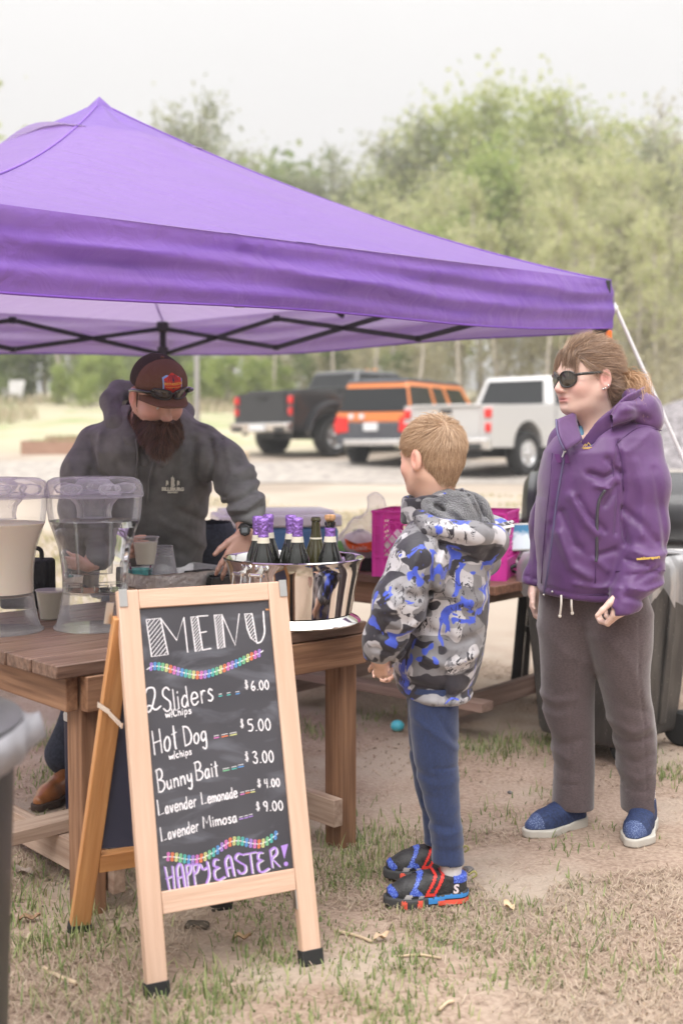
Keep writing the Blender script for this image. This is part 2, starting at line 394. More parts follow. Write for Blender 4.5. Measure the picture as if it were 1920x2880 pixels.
# ------------------------------------------------------------------ ground
def gridmesh(xs, ys, fz):
    X, Y = np.meshgrid(xs, ys, indexing='ij'); Z = fz(X, Y); v = np.stack([X, Y, Z], -1).reshape(-1, 3); n = len(ys)
    i, j = np.meshgrid(np.arange(len(xs) - 1), np.arange(n - 1), indexing='ij'); a = (i * n + j).ravel()
    return v, np.stack([a, a + n, a + n + 1, a + 1], 1)
def lump(x, y, s): return vnoise(x * s + 50, y * s + 50, np.full_like(x, 9.3))
def gz(x, y):
    x = np.asarray(x, float); y = np.asarray(y, float)
    near = 1 - sstep(7, 12, y)
    return terrain(x, y) + near * (.016 * lump(x, y, 2.1) + .010 * lump(x, y, 6.3) + .004 * lump(x, y, 17.))
m = bpy.data.materials.new('dry_ground'); m.use_nodes = True; t = m.node_tree; n = t.nodes; l = t.links; b = n['Principled BSDF']
b.inputs['Roughness'].default_value = .95; b.inputs['Specular IOR Level'].default_value = .15
tcn = n.new('ShaderNodeTexCoord')
def noise_ramp(scale, detail, p0, p1, c0=None, c1=None, dist=0.):
    z = n.new('ShaderNodeTexNoise'); z.inputs['Scale'].default_value = scale; z.inputs['Detail'].default_value = detail; z.inputs['Distortion'].default_value = dist
    l.new(tcn.outputs['Object'], z.inputs['Vector']); r = n.new('ShaderNodeValToRGB'); e = r.color_ramp.elements; e[0].position = p0; e[1].position = p1
    if c0: e[0].color = c0 + (1,); e[1].color = c1 + (1,)
    l.new(z.outputs[0], r.inputs[0]); return r.outputs[0], z.outputs[0]
def mixn(f, a, b_):
    q = n.new('ShaderNodeMix'); q.data_type = 'RGBA'
    if hasattr(f, 'links'): l.new(f, q.inputs['Factor'])
    else: q.inputs['Factor'].default_value = f
    for s_, k in ((a, 'A'), (b_, 'B')):
        if hasattr(s_, 'links'): l.new(s_, q.inputs[k])
        else: q.inputs[k].default_value = tuple(s_) + (1,)
    return q.outputs['Result']
dirt, _ = noise_ramp(3.2, 8, .32, .68, (.25, .175, .135), (.41, .31, .25))
fine, fz_ = noise_ramp(70, 5, .38, .62, (.23, .16, .115), (.46, .36, .275))
c1 = mixn(.45, dirt, fine)
sf, _ = noise_ramp(1.7, 6, .47, .60)
c2 = mixn(sf, c1, (.40, .325, .26))                      # dry straw cover
geo = n.new('ShaderNodeSeparateXYZ'); l.new(tcn.outputs['Object'], geo.inputs[0])
def yramp(a, b_):
    q = n.new('ShaderNodeMapRange'); q.inputs['From Min'].default_value = a; q.inputs['From Max'].default_value = b_; l.new(geo.outputs['Y'], q.inputs['Value']); return q.outputs[0]
far, _ = noise_ramp(.42, 7, .36, .64, (.32, .265, .215), (.43, .365, .30), .4)
c3 = mixn(yramp(5.2, 8.5), c2, far)
gf, _ = noise_ramp(.33, 6, .50, .62, dist=.6)
c4 = mixn(gf, (.44, .39, .28), (.31, .34, .18))
c5 = mixn(yramp(27, 33), c3, c4)
l.new(c5, b.inputs['Base Color'])
bp = n.new('ShaderNodeBump'); bp.inputs['Strength'].default_value = .5; bp.inputs['Distance'].default_value = .012; l.new(fz_, bp.inputs['Height']); l.new(bp.outputs[0], b.inputs['Normal'])
xs = np.unique(np.concatenate([np.arange(-3, 3.01, .045), np.arange(-14, 14.1, .5), np.arange(-200, 201, 10.)]))
ys = np.unique(np.concatenate([np.arange(-1, 8, .045), np.arange(8, 40, .4), np.arange(40, 130, 3.), np.arange(130, 420, 30.), np.arange(-60, 0, 6.)]))
v, f = gridmesh(xs, ys, gz)
structure(mesh_obj('ground', v, f, m, None, 180))
MT['gravel'] = mat('grey_gravel', (.24, .215, .195), .95, col2=(.45, .405, .36), vscale=5, detail=8, bump=.6, bscale=30)
MT['gravel_dark'] = mat('dark_gravel', (.10, .09, .095), .95, col2=(.36, .33, .34), vscale=9, detail=9, bump=1, bscale=14)
def gravel_sheet(name, x0, x1, y0, y1, seed):
    xs = np.arange(x0, x1, .5); ys = np.linspace(0, 1, 16); v, f = gridmesh(xs, ys, lambda a, b: a * 0)
    lo = y0 + 1.6 * vnoise(v[:, 0] * .35 + 40, v[:, 0] * 0 + seed, v[:, 0] * 0); hi = y1 + 1.6 * vnoise(v[:, 0] * .3 + 40, v[:, 0] * 0 + seed + 5, v[:, 0] * 0)
    y = lo + (hi - lo) * v[:, 1]; v = np.stack([v[:, 0], y, gz(v[:, 0], y) + .012], 1)
    return structure(mesh_obj(name, v, f, MT['gravel'], None, 180))
gravel_sheet('gravel_road', -30, 30, 19.8, 25.5, 3.3)
# gravel heap beyond the smoker
xs = np.linspace(-1, 1, 30); v, f = gridmesh(xs, xs, lambda a, b: np.maximum(0, 1 - np.sqrt(a * a + b * b)) ** .8)
v = np.stack([8.6 + v[:, 0] * 4.2, 26 + v[:, 1] * 3.0, v[:, 2] * 1.75 + .14 * vn(v, (9, 9, 9))], 1); v[:, 2] += gz(v[:, 0], v[:, 1]) - .1
o = tag(mesh_obj('gravel_heap', v, f, MT['gravel_dark'], None, 180), 'heap of dark grey gravel at the right edge beyond the white rope', 'gravel heap')

# ------------------------------------------------------------------ grass and straw
def blades(name, base, hgt, lean, width, mat_, seed, kind='stuff', curl=.5):
    rs = np.random.RandomState(seed); n = len(base); th = rs.rand(n) * 2 * np.pi; d = np.stack([np.cos(th), np.sin(th), np.zeros(n)], 1)
    s = np.stack([-np.sin(th), np.cos(th), np.zeros(n)], 1) * (width * (.6 + .8 * rs.rand(n)))[:, None] / 2
    up = np.array([0, 0, 1.]); h = hgt[:, None]; ln = lean[:, None]
    p1 = base + up * h * .55 + d * h * ln * .4; p2 = base + up * h * (1 - curl * ln ** 2 * .4) + d * h * ln
    V = np.stack([base - s, base + s, p1 - s * .8, p1 + s * .8, p2 - s * .12, p2 + s * .12], 1).reshape(-1, 3)
    b0 = (np.arange(n) * 6)[:, None]; Q = np.concatenate([b0 + np.array([0, 1, 3, 2]), b0 + np.array([2, 3, 5, 4])])
    o = mesh_obj(name, V, Q, mat_, None, 180, tint=np.repeat(rs.rand(n), 6))
    if kind: o['kind'] = kind
    return o
MT['grass'] = tint_mat('grass', [(.13, .19, .06), (.24, .30, .11), (.44, .42, .22)], .6, .35)
MT['straw'] = tint_mat('dry_straw', [(.38, .29, .20), (.52, .42, .325), (.32, .225, .17)], .8, .2)
rs = np.random.RandomState(11)
def frame_pts(n, y0, y1, pw_=1.0, margin=.04):
    y = y0 + (y1 - y0) * rs.rand(n) ** pw_; hw = (960 / FPX + margin) * y; return (rs.rand(n) * 2 - 1) * hw, y
x, y = frame_pts(78000, 2.2, 6.6, 1.0)
dens = vnoise(x * 1.5 + 50, y * 1.5 + 50, np.full_like(x, 2.2)) + .5 * vnoise(x * 4 + 50, y * 4 + 50, np.full_like(x, 4.2)); k = (dens > .13) | (rs.rand(len(x)) < .035); x, y = x[k], y[k]
base = np.stack([x, y, gz(x, y) + .002], 1)
blades('dry_grass', base, .006 + .022 * rs.rand(len(x)), 1.0 + 2.6 * rs.rand(len(x)), .0026, MT['straw'], 2)
x, y = frame_pts(5200, 2.2, 6.5); k = vnoise(x * 1.3 + 50, y * 1.3 + 50, np.full_like(x, 12.2)) > -.02; x, y = x[k], y[k]
blades('leaf_litter', np.stack([x, y, gz(x, y) + .003], 1), .003 + .006 * rs.rand(len(x)), 1.2 + 2.2 * rs.rand(len(x)), .0065, tint_mat('litter', [(.10, .065, .045), (.22, .14, .09), (.40, .30, .2)], .9), 9)
# green tufts: thinly sown, thick in patches
def sow(n, y0, y1, thr):
    x, y = frame_pts(n, y0, y1); q = vnoise(x * 1.1 + 50, y * 1.1 + 50, np.full_like(x, 7.7)) + .6 * vnoise(x * 3.1 + 50, y * 3.1 + 50, np.full_like(x, 1.7))
    k = q > thr; return x[k], y[k]
tx, ty = sow(5200, 2.2, 7.2, .20)
spots = [(205, 2610, 34), (250, 2640, 26), (1000, 2370, 30), (1060, 2330, 26), (960, 2440, 16), (1010, 2420, 16), (880, 2060, 18), (900, 2050, 14), (1000, 2020, 16), (1300, 2110, 20), (1380, 2120, 26), (1450, 2105, 28),
         (1500, 2090, 20), (1410, 2285, 14), (1100, 2010, 12), (1540, 2240, 8), (1600, 2380, 10), (60, 2500, 20), (80, 2560, 18), (130, 2440, 12), (320, 2460, 16), (380, 2440, 16), (60, 2080, 22), (130, 2090, 26), (100, 2200, 20), (170, 2310, 16),
         (1240, 2180, 10), (1300, 2330, 10), (1760, 2330, 9), (1870, 2190, 20), (1900, 2170, 18), (1480, 2560, 12), (1560, 2640, 12), (1820, 2720, 12), (1640, 2500, 10), (700, 2640, 14), (760, 2700, 16), (560, 2780, 20), (620, 2800, 16), (1150, 2720, 16), (1250, 2560, 10), (1700, 2740, 16), (1400, 2650, 12),
         (480, 2850, 26), (1130, 2860, 18), (150, 2760, 20), (300, 2860, 20), (1700, 2600, 14), (1500, 2720, 12)]
bx, by, bh, bl = [], [], [], []
for X_, Y_ in zip(tx, ty):
    m_ = rs.randint(3, 11); s_ = .012 + .03 * rs.rand()
    bx.append(X_ + rs.randn(m_) * s_); by.append(Y_ + rs.randn(m_) * s_); bh.append((.008 + .018 * rs.rand()) * (.5 + rs.rand(m_))); bl.append(.2 + .9 * rs.rand(m_))
for (px, py, k_) in spots:
    c = G(px, py); m_ = k_ * 5; s_ = .028 + .0012 * k_
    bx.append(c[0] + rs.randn(m_) * s_ * 1.5); by.append(c[1] + rs.randn(m_) * s_ * 1.7); bh.append((.016 + .0011 * k_) * (.4 + rs.rand(m_))); bl.append(.2 + .8 * rs.rand(m_))
x, y, hh, ll = map(np.concatenate, (bx, by, bh, bl))
blades('grass', np.stack([x, y, gz(x, y)], 1), hh, ll, .0042, MT['grass'], 3)
x, y = frame_pts(26000, 7, 17, .8); q = vnoise(x * .5 + 50, y * .5 + 50, np.full_like(x, 3.7)) + .5 * vnoise(x * 1.6 + 50, y * 1.6 + 50, np.full_like(x, 1.7)); k = q > .08; x, y = x[k], y[k]
blades('thin_grass', np.stack([x, y, gz(x, y)], 1), .03 + .05 * rs.rand(len(x)), .3 + .8 * rs.rand(len(x)), .012, tint_mat('pale_grass', [(.28, .28, .12), (.45, .40, .22), (.55, .45, .28)], .7, .3), 4)
x, y = frame_pts(26000, 33, 52, 1.0, .15); k = (vnoise(x * .2 + 50, y * .2 + 50, np.full_like(x, 5.7)) > -.05); x, y = x[k], y[k]
blades('tall_dry_grass', np.stack([x, y, gz(x, y)], 1), .15 + .35 * rs.rand(len(x)), .2 + .6 * rs.rand(len(x)), .05, tint_mat('tan_grass', [(.45, .38, .26), (.54, .46, .34), (.34, .36, .2)], .8, .3), 5)

# ------------------------------------------------------------------ trees
MT['bark'] = mat('grey_bark', (.20, .165, .135), .9, var=.35, vscale=3, stretch=(4, 4, .6), bump=.5, bscale=6)
MT['bark_pale'] = mat('pale_bark', (.46, .41, .36), .9, var=.3, vscale=3, stretch=(4, 4, .6), bump=.5, bscale=6)
LEAF = {'olive': [(.31, .37, .12), (.44, .49, .18), (.56, .57, .28)], 'green': [(.24, .32, .08), (.36, .44, .13), (.48, .53, .21)],
        'pale': [(.42, .45, .20), (.54, .55, .28), (.62, .60, .36)], 'grey': [(.22, .25, .14), (.33, .35, .21), (.44, .44, .30)], 'brown': [(.36, .33, .21), (.48, .44, .29), (.55, .52, .36)],
        'dark': [(.15, .20, .07), (.22, .28, .10), (.34, .38, .16)]}
LM = {k: tint_mat(k + '_leaves', c, .7, .45) for k, c in LEAF.items()}
def tree_proto(seed, Ht, spread, base_frac, nleaf, lsize, bark, leaf, limbs=9, name='tree', twig=1.0):
    r_ = np.random.RandomState(seed); mb = MB(); tips = []
    pts = [np.array([0, 0, -.3])]; d = np.array([0, 0, 1.0])
    for k in range(8):
        d = nrm(d + np.append(r_.randn(2) * .05, 0)); pts.append(pts[-1] + d * (Ht * .92 + .3) / 8)
    r0 = Ht * .0125; mb.tube(pts, [r0 * (1 - .10 * k) if k < 8 else r0 * .12 for k in range(9)], 7)
    def at(t): q = t * 8; i = min(int(q), 7); return pts[i] + (pts[i + 1] - pts[i]) * (q - i)
    for i in range(limbs):
        t = base_frac + (.95 - base_frac) * (i + r_.rand()) / limbs; a = r_.rand() * 6.28 + i * 2.4
        Ln = spread * (1.0 - .62 * ((t - base_frac) / (1 - base_frac))) * (.7 + .5 * r_.rand()); up = .35 + .9 * r_.rand()
        p = at(t); dr = nrm([math.cos(a), math.sin(a), up]); q = [p]
        for k in range(4): dr = nrm(dr + r_.randn(3) * .18 + [0, 0, .08]); q.append(q[-1] + dr * Ln / 4)
        mb.tube(q, [r0 * .42 * (1 - t * .5) * s_ for s_ in (1, .75, .5, .3, .08)], 5); tips += q[2:]
        for k in range(int(5 * twig)):
            w = r_.randint(1, 5); p2 = q[w]; d2 = nrm(dr + r_.randn(3) * .75 + [0, 0, .15]); q2 = [p2, p2 + d2 * Ln * .22, p2 + d2 * Ln * .4 + r_.randn(3) * Ln * .06]
            mb.tube(q2, [r0 * .13, r0 * .08, r0 * .02], 4); tips += q2[1:]
    tips = np.array(tips); n = nleaf; c = tips[r_.randint(0, len(tips), n)] + r_.randn(n, 3) * spread * np.array([.13, .13, .11])
    N = r_.randn(n, 3); N /= np.linalg.norm(N, axis=1, keepdims=True); A = np.cross(N, r_.randn(n, 3)); A /= np.linalg.norm(A, axis=1, keepdims=True); B_ = np.cross(N, A)
    sz = (lsize * (.5 + r_.rand(n)))[:, None]; V = np.stack([c - A * sz, c + B_ * sz * .55, c + A * sz, c - B_ * sz * .55], 1).reshape(-1, 3); Q = np.arange(n * 4).reshape(-1, 4)
    tn = np.clip(.5 + .9 * vn(c, (1.3 / spread * 3,) * 3) + .28 * r_.randn(n), 0, 1)
    root = thing(name, 'tree', 'tree'); mb.build('trunk', bark, root, 180); mesh_obj('crown', V, Q, leaf, root, 0, tint=np.repeat(tn, 4))
    return root
PR = {}
def tree(kind, px, Y, top_py, label, group=None, name='tree', mirror=False):
    seed, Ht, sp_, bf, nl, ls, bk, lf, lb, tw = TK[kind]
    first = kind not in PR
    if first: PR[kind] = tree_proto(seed, Ht, sp_, bf, nl, ls, MT[bk], LM[lf], lb, name, tw)
    o = PR[kind] if first else copy_tree(PR[kind])
    x = (px - 960) / FPX * Y; z0 = float(gz(x, Y)); top = EYE + (H0 - top_py) / FPX * Y; s = (top - z0) / (Ht * 1.05)
    o.location = (x, Y, z0); o.scale = (s, s, s); o.rotation_euler = (0, 0, (px * .37 + Y) % 6.28); o.name = name
    tag(o, label, 'tree', group); return o
TK = {  # seed, height, spread, crown base, leaves, leaf size, bark, leaf colour, limbs, twigs
    'airy': (3, 18, 4.6, .42, 2500, .16, 'bark', 'grey', 12, 2), 'full': (7, 18, 6.4, .22, 5200, .18, 'bark', 'olive', 20, 1.4), 'fresh': (9, 14, 4.6, .18, 6500, .17, 'bark', 'green', 18, 1),
    'pale': (14, 16, 5.2, .2, 4200, .17, 'bark_pale', 'pale', 18, 1.6), 'bare': (21, 17, 4.4, .2, 2000, .13, 'bark_pale', 'brown', 20, 3), 'bush': (33, 4.5, 2.6, .05, 3600, .13, 'bark', 'dark', 12, 1),
    'brush': (41, 5.5, 3.2, .05, 1900, .11, 'bark_pale', 'brown', 16, 2.2), 'shrub': (52, 4.0, 2.4, .05, 3600, .12, 'bark', 'green', 12, 1), 'stem': (61, 15, 2.4, .42, 1300, .13, 'bark_pale', 'pale', 10, 2)}
tree('airy', 512, 62, 236, 'tall airy half-bare tree with a round crown showing sky, above the tent roof')
tree('airy', 598, 64, 292, 'slim airy tree just right of the tall round-crowned one above the tent roof')
tree('airy', 662, 66, 340, 'lower airy tree whose crown slopes down to the tent roof edge')
tree('fresh', 755, 70, 455, 'small bright green tree top at the dip of the skyline above the tent')
tree('bush', 905, 66, 475, 'dark rounded tree at the right side of the skyline dip'); tree('airy', 945, 64, 395, 'airy round tree standing above the dark one right of the skyline dip')
tree('airy', 1020, 66, 425, 'thin grey tree on the skyline between the dip and the big wooded rise')
tree('pale', 1095, 62, 400, 'pale buff tree on the left flank of the big wooded rise'); tree('full', 1180, 60, 318, 'olive tree on the left shoulder of the big wooded rise')
tree('airy', 1160, 60, 300, 'grey half-bare tree sticking out over the left shoulder of the wooded rise')
tree('full', 1400, 56, 228, 'largest olive green tree topping the wooded rise behind the trucks'); tree('full', 1545, 58, 236, 'broad olive tree right of the largest one on the wooded rise'); tree('full', 1290, 58, 268, 'full olive tree left of the largest one on the wooded rise')
tree('fresh', 1345, 50, 420, 'bright fresh green tree in the middle of the wood, before the largest tree')
tree('bare', 1650, 60, 255, 'bare brownish tree on the skyline right of the wooded rise'); tree('bare', 1760, 58, 268, 'bare twiggy tree on the skyline above the white rope'); tree('airy', 1905, 52, 310, 'dark airy tree cut by the right edge of the photo')
WOODS = 'trees of the wood behind the parking lot'
G1 = 'pale spring tree in the wood behind the parked trucks'; G2 = 'bare twiggy tree inside the wood behind the parked trucks'; G3 = 'olive leafed tree inside the wood behind the parked trucks'; G4 = 'straight pale trunk rising at the edge of the wood'
for (k, px, Y, tp) in (('pale', 1120, 54, 520), ('pale', 1230, 52, 470), ('pale', 1480, 50, 430), ('pale', 1600, 52, 400), ('pale', 1720, 50, 430), ('pale', 1850, 50, 400), ('pale', 1000, 56, 560), ('pale', 1560, 46, 560), ('pale', 1780, 46, 560)):
    tree(k, px, Y, tp, G1, G1 + 's')
for (k, px, Y, tp) in (('bare', 1180, 50, 600), ('bare', 1420, 48, 520), ('bare', 1660, 46, 480), ('bare', 1900, 46, 470), ('bare', 1530, 44, 640), ('bare', 1790, 43, 620), ('bare', 1050, 54, 600), ('bare', 880, 56, 620), ('bare', 740, 58, 640)):
    tree(k, px, Y, tp, G2, G2 + 's')
for (k, px, Y, tp) in (('full', 1480, 62, 300), ('full', 1700, 60, 330), ('full', 1830, 58, 350), ('full', 1060, 62, 480), ('full', 920, 66, 600), ('full', 780, 68, 620), ('full', 640, 66, 600), ('full', 460, 62, 640), ('full', 300, 60, 640), ('full', 150, 58, 640), ('full', 20, 58, 620)):
    tree(k, px, Y, tp, G3, G3 + 's')
for (k, px, Y, tp) in (('stem', 60, 54, 560), ('stem', 130, 52, 500), ('stem', 175, 50, 560), ('stem', 330, 54, 560), ('stem', 700, 50, 560), ('stem', 850, 52, 560), ('stem', 1110, 48, 600), ('stem', 1240, 50, 560), ('stem', 1355, 46, 420), ('stem', 1620, 43, 380), ('stem', 1010, 50, 600), ('stem', 1470, 47, 560), ('stem', 1705, 45, 500), ('stem', 560, 52, 600), ('stem', 1050, 42, 700), ('stem', 1175, 41, 640), ('stem', 1290, 40, 600), ('stem', 1400, 42, 560), ('stem', 1530, 40, 600), ('stem', 1590, 41, 480), ('stem', 1680, 39, 560), ('stem', 1770, 40, 520), ('stem', 1850, 39, 560), ('stem', 1905, 41, 600), ('stem', 640, 46, 700), ('stem', 770, 45, 720), ('stem', 940, 44, 680)):
    tree(k, px, Y, tp, G4, 'straight trunks at the edge of the wood')
G5 = 'dark green bush at the foot of the wood'; G6 = 'bare tan brushwood bush at the foot of the wood'; G7 = 'fresh green shrub at the foot of the wood'
for (k, px, Y, tp) in (('bush', 10, 50, 960), ('bush', 230, 50, 1000), ('bush', 400, 50, 990), ('bush', 600, 48, 1000), ('bush', 760, 47, 1010), ('bush', 980, 46, 960), ('bush', 100, 52, 930), ('bush', 330, 53, 930), ('bush', 860, 50, 960), ('bush', 1120, 46, 980), ('bush', 500, 54, 930)):
    tree(k, px, Y, tp, G5, 'dark bushes at the foot of the wood', 'bush')
for (k, px, Y, tp) in (('brush', 1030, 44, 960), ('brush', 1160, 44, 900), ('brush', 1300, 44, 880), ('brush', 1420, 43, 860), ('brush', 1560, 42, 820), ('brush', 1680, 42, 860), ('brush', 1790, 41, 840), ('brush', 1890, 40, 860), ('brush', 920, 46, 960), ('brush', 690, 48, 960), ('brush', 1740, 39, 980), ('brush', 1850, 38, 980), ('brush', 1220, 42, 980), ('brush', 800, 47, 1000), ('brush', 40, 54, 900), ('brush', 200, 54, 900)):
    tree(k, px, Y, tp, G6, 'bare brushwood at the foot of the wood', 'bush')
for (k, px, Y, tp) in (('shrub', 165, 47, 1040), ('shrub', 260, 46, 1010), ('shrub', 300, 48, 1000), ('shrub', 640, 45, 1010), ('shrub', 725, 45, 1020), ('shrub', 560, 46, 1030), ('shrub', 790, 46, 1040)):
    tree(k, px, Y, tp, G7, 'fresh green shrubs at the foot of the wood', 'shrub')
# the wood goes on beyond both edges of the frame: one mass
V_, F_, T_, MI = [], [], [], []; mats_ = []; off = 0; r_ = np.random.RandomState(77)
for px in list(range(-1500, -60, 75)) + list(range(2000, 3500, 75)):
    k_ = ('full', 'pale', 'bare', 'brush', 'fresh')[r_.randint(0, 5)]; Y_ = 46 + 18 * r_.rand(); X_ = (px - 960) / FPX * Y_; Z_ = float(gz(X_, Y_)); s_ = .75 + .4 * r_.rand(); a_ = r_.rand() * 6.28; c_, q_ = math.cos(a_), math.sin(a_)
    for ch in PR[k_].children:
        me = ch.data; v = np.empty(len(me.vertices) * 3, np.float32); me.vertices.foreach_get('co', v); v = v.reshape(-1, 3) * s_; v = np.stack([v[:, 0] * c_ - v[:, 1] * q_ + X_, v[:, 0] * q_ + v[:, 1] * c_ + Y_, v[:, 2] + Z_], 1)
        if me.materials[0] not in mats_: mats_.append(me.materials[0])
        tn = np.zeros(len(v), np.float32)
        if 'tint' in me.attributes: me.attributes['tint'].data.foreach_get('value', tn)
        for p_ in me.polygons: F_.append(tuple(i + off for i in p_.vertices)); MI.append(mats_.index(me.materials[0]))
        V_.append(v); T_.append(tn); off += len(v)
o = mesh_obj('woodland', np.concatenate(V_), F_, None, None, 0, tint=np.concatenate(T_)); o['kind'] = 'stuff'
for m_ in mats_: o.data.materials.append(m_)
o.data.polygons.foreach_set('material_index', MI)
# ------------------------------------------------------------------ parked vehicles
MT['paint_silver'] = mat('silver_car_paint', (.62, .61, .60), .3, metal=.25, coat=.6); MT['paint_black'] = mat('black_car_paint', (.022, .022, .025), .3, coat=.7)
MT['paint_orange'] = mat('orange_car_paint', (.80, .24, .06), .35, coat=.5); MT['clad_grey'] = mat('grey_cladding', (.085, .09, .105), .6, var=.1)
MT['glass_dark'] = mat('dark_window_glass', (.012, .014, .016), .08, spec=.6); MT['tyre'] = mat('tyre_rubber', (.025, .025, .026), .85, bump=.3, bscale=30)
MT['alloy'] = mat('alloy_rim', (.72, .72, .72), .25, metal=.9); MT['red_lens'] = mat('red_lens', (.75, .02, .015), .2, coat=.6); MT['amber'] = mat('amber_lens', (.85, .33, .04), .25, coat=.6)
MT['chrome'] = mat('chrome', (.75, .74, .73), .18, metal=.9); MT['plate'] = mat('licence_plate', (.75, .76, .78), .4); MT['clear_lens'] = mat('clear_lens', (.8, .8, .82), .15, coat=.5)
def arc(cx, cz, r, n=9): return [(cx + r * math.cos(math.pi - math.pi * k / n), cz + r * math.sin(math.pi * k / n)) for k in range(n + 1)]
def facequad(mb, c, u0, u1, v0, v1, off=.006, t=.012):        # inset panel on the face c (four corners: bottom a, bottom b, top b, top a)
    c = [v3(q) for q in c]
    def P(u, v): return (c[0] * (1 - u) + c[1] * u) * (1 - v) + (c[3] * (1 - u) + c[2] * u) * v
    n = nrm(np.cross(c[1] - c[0], c[3] - c[0])); q = [P(u0, v0), P(u1, v0), P(u1, v1), P(u0, v1)]
    mb.add([a + n * off for a in q] + [a - n * t for a in q], [(0, 1, 2, 3), (7, 6, 5, 4), (0, 4, 5, 1), (1, 5, 6, 2), (2, 6, 7, 3), (3, 7, 4, 0)])
def wheel(root, x, y, r, w, rim=.62):
    s = 1 if y > 0 else -1; ax = np.array([[1, 0, 0], [0, 0, 1], [0, s, 0]], float)
    t_ = MB(); t_.lathe([(r * .62, -w * .45), (r * .93, -w * .5), (r, -w * .36), (r, w * .36), (r * .93, w * .5), (r * .62, w * .42), (r * .60, w * .2)], (x, y, r), 28, ax); W_ = t_.build('wheel', MT['tyre'], root, 40)
    q = MB(); q.lathe([(r * .64, w * .30), (r * .60, w * .44), (r * .54, w * .38), (r * .5, w * .2)], (x, y, r), 24, ax)
    for k in range(6):
        a = k * math.pi / 3; d = np.array([math.cos(a), 0, math.sin(a)]); q.beam(np.array([x, y + s * w * .36, r]) + d * r * .08, np.array([x, y + s * w * .36, r]) + d * r * .60, r * .2, w * .1, (0, 1, 0))
    q.lathe([(.0, w * .3), (r * .16, w * .36), (r * .12, w * .46), (0, w * .47)], (x, y, r), 12, ax); q.build('rim', MT['alloy'], W_, 40)
def cab_verts(x0, x1, xr0, xr1, z0, z1, w0, w1): return [v3(q) for q in ((x0, w0, z0), (x0, -w0, z0), (x1, -w0, z0), (x1, w0, z0), (xr0, w1, z1), (xr0, -w1, z1), (xr1, -w1, z1), (xr1, w1, z1))]
CABF = [(3, 2, 1, 0), (4, 5, 6, 7), (1, 0, 4, 5)[::-1], (2, 1, 5, 6)[::-1], (3, 2, 6, 7)[::-1], (0, 3, 7, 4)[::-1]]
def faces_of(c): return dict(rear=[c[0], c[1], c[5], c[4]], right=[c[1], c[2], c[6], c[5]], left=[c[3], c[0], c[4], c[7]], front=[c[2], c[3], c[7], c[6]])
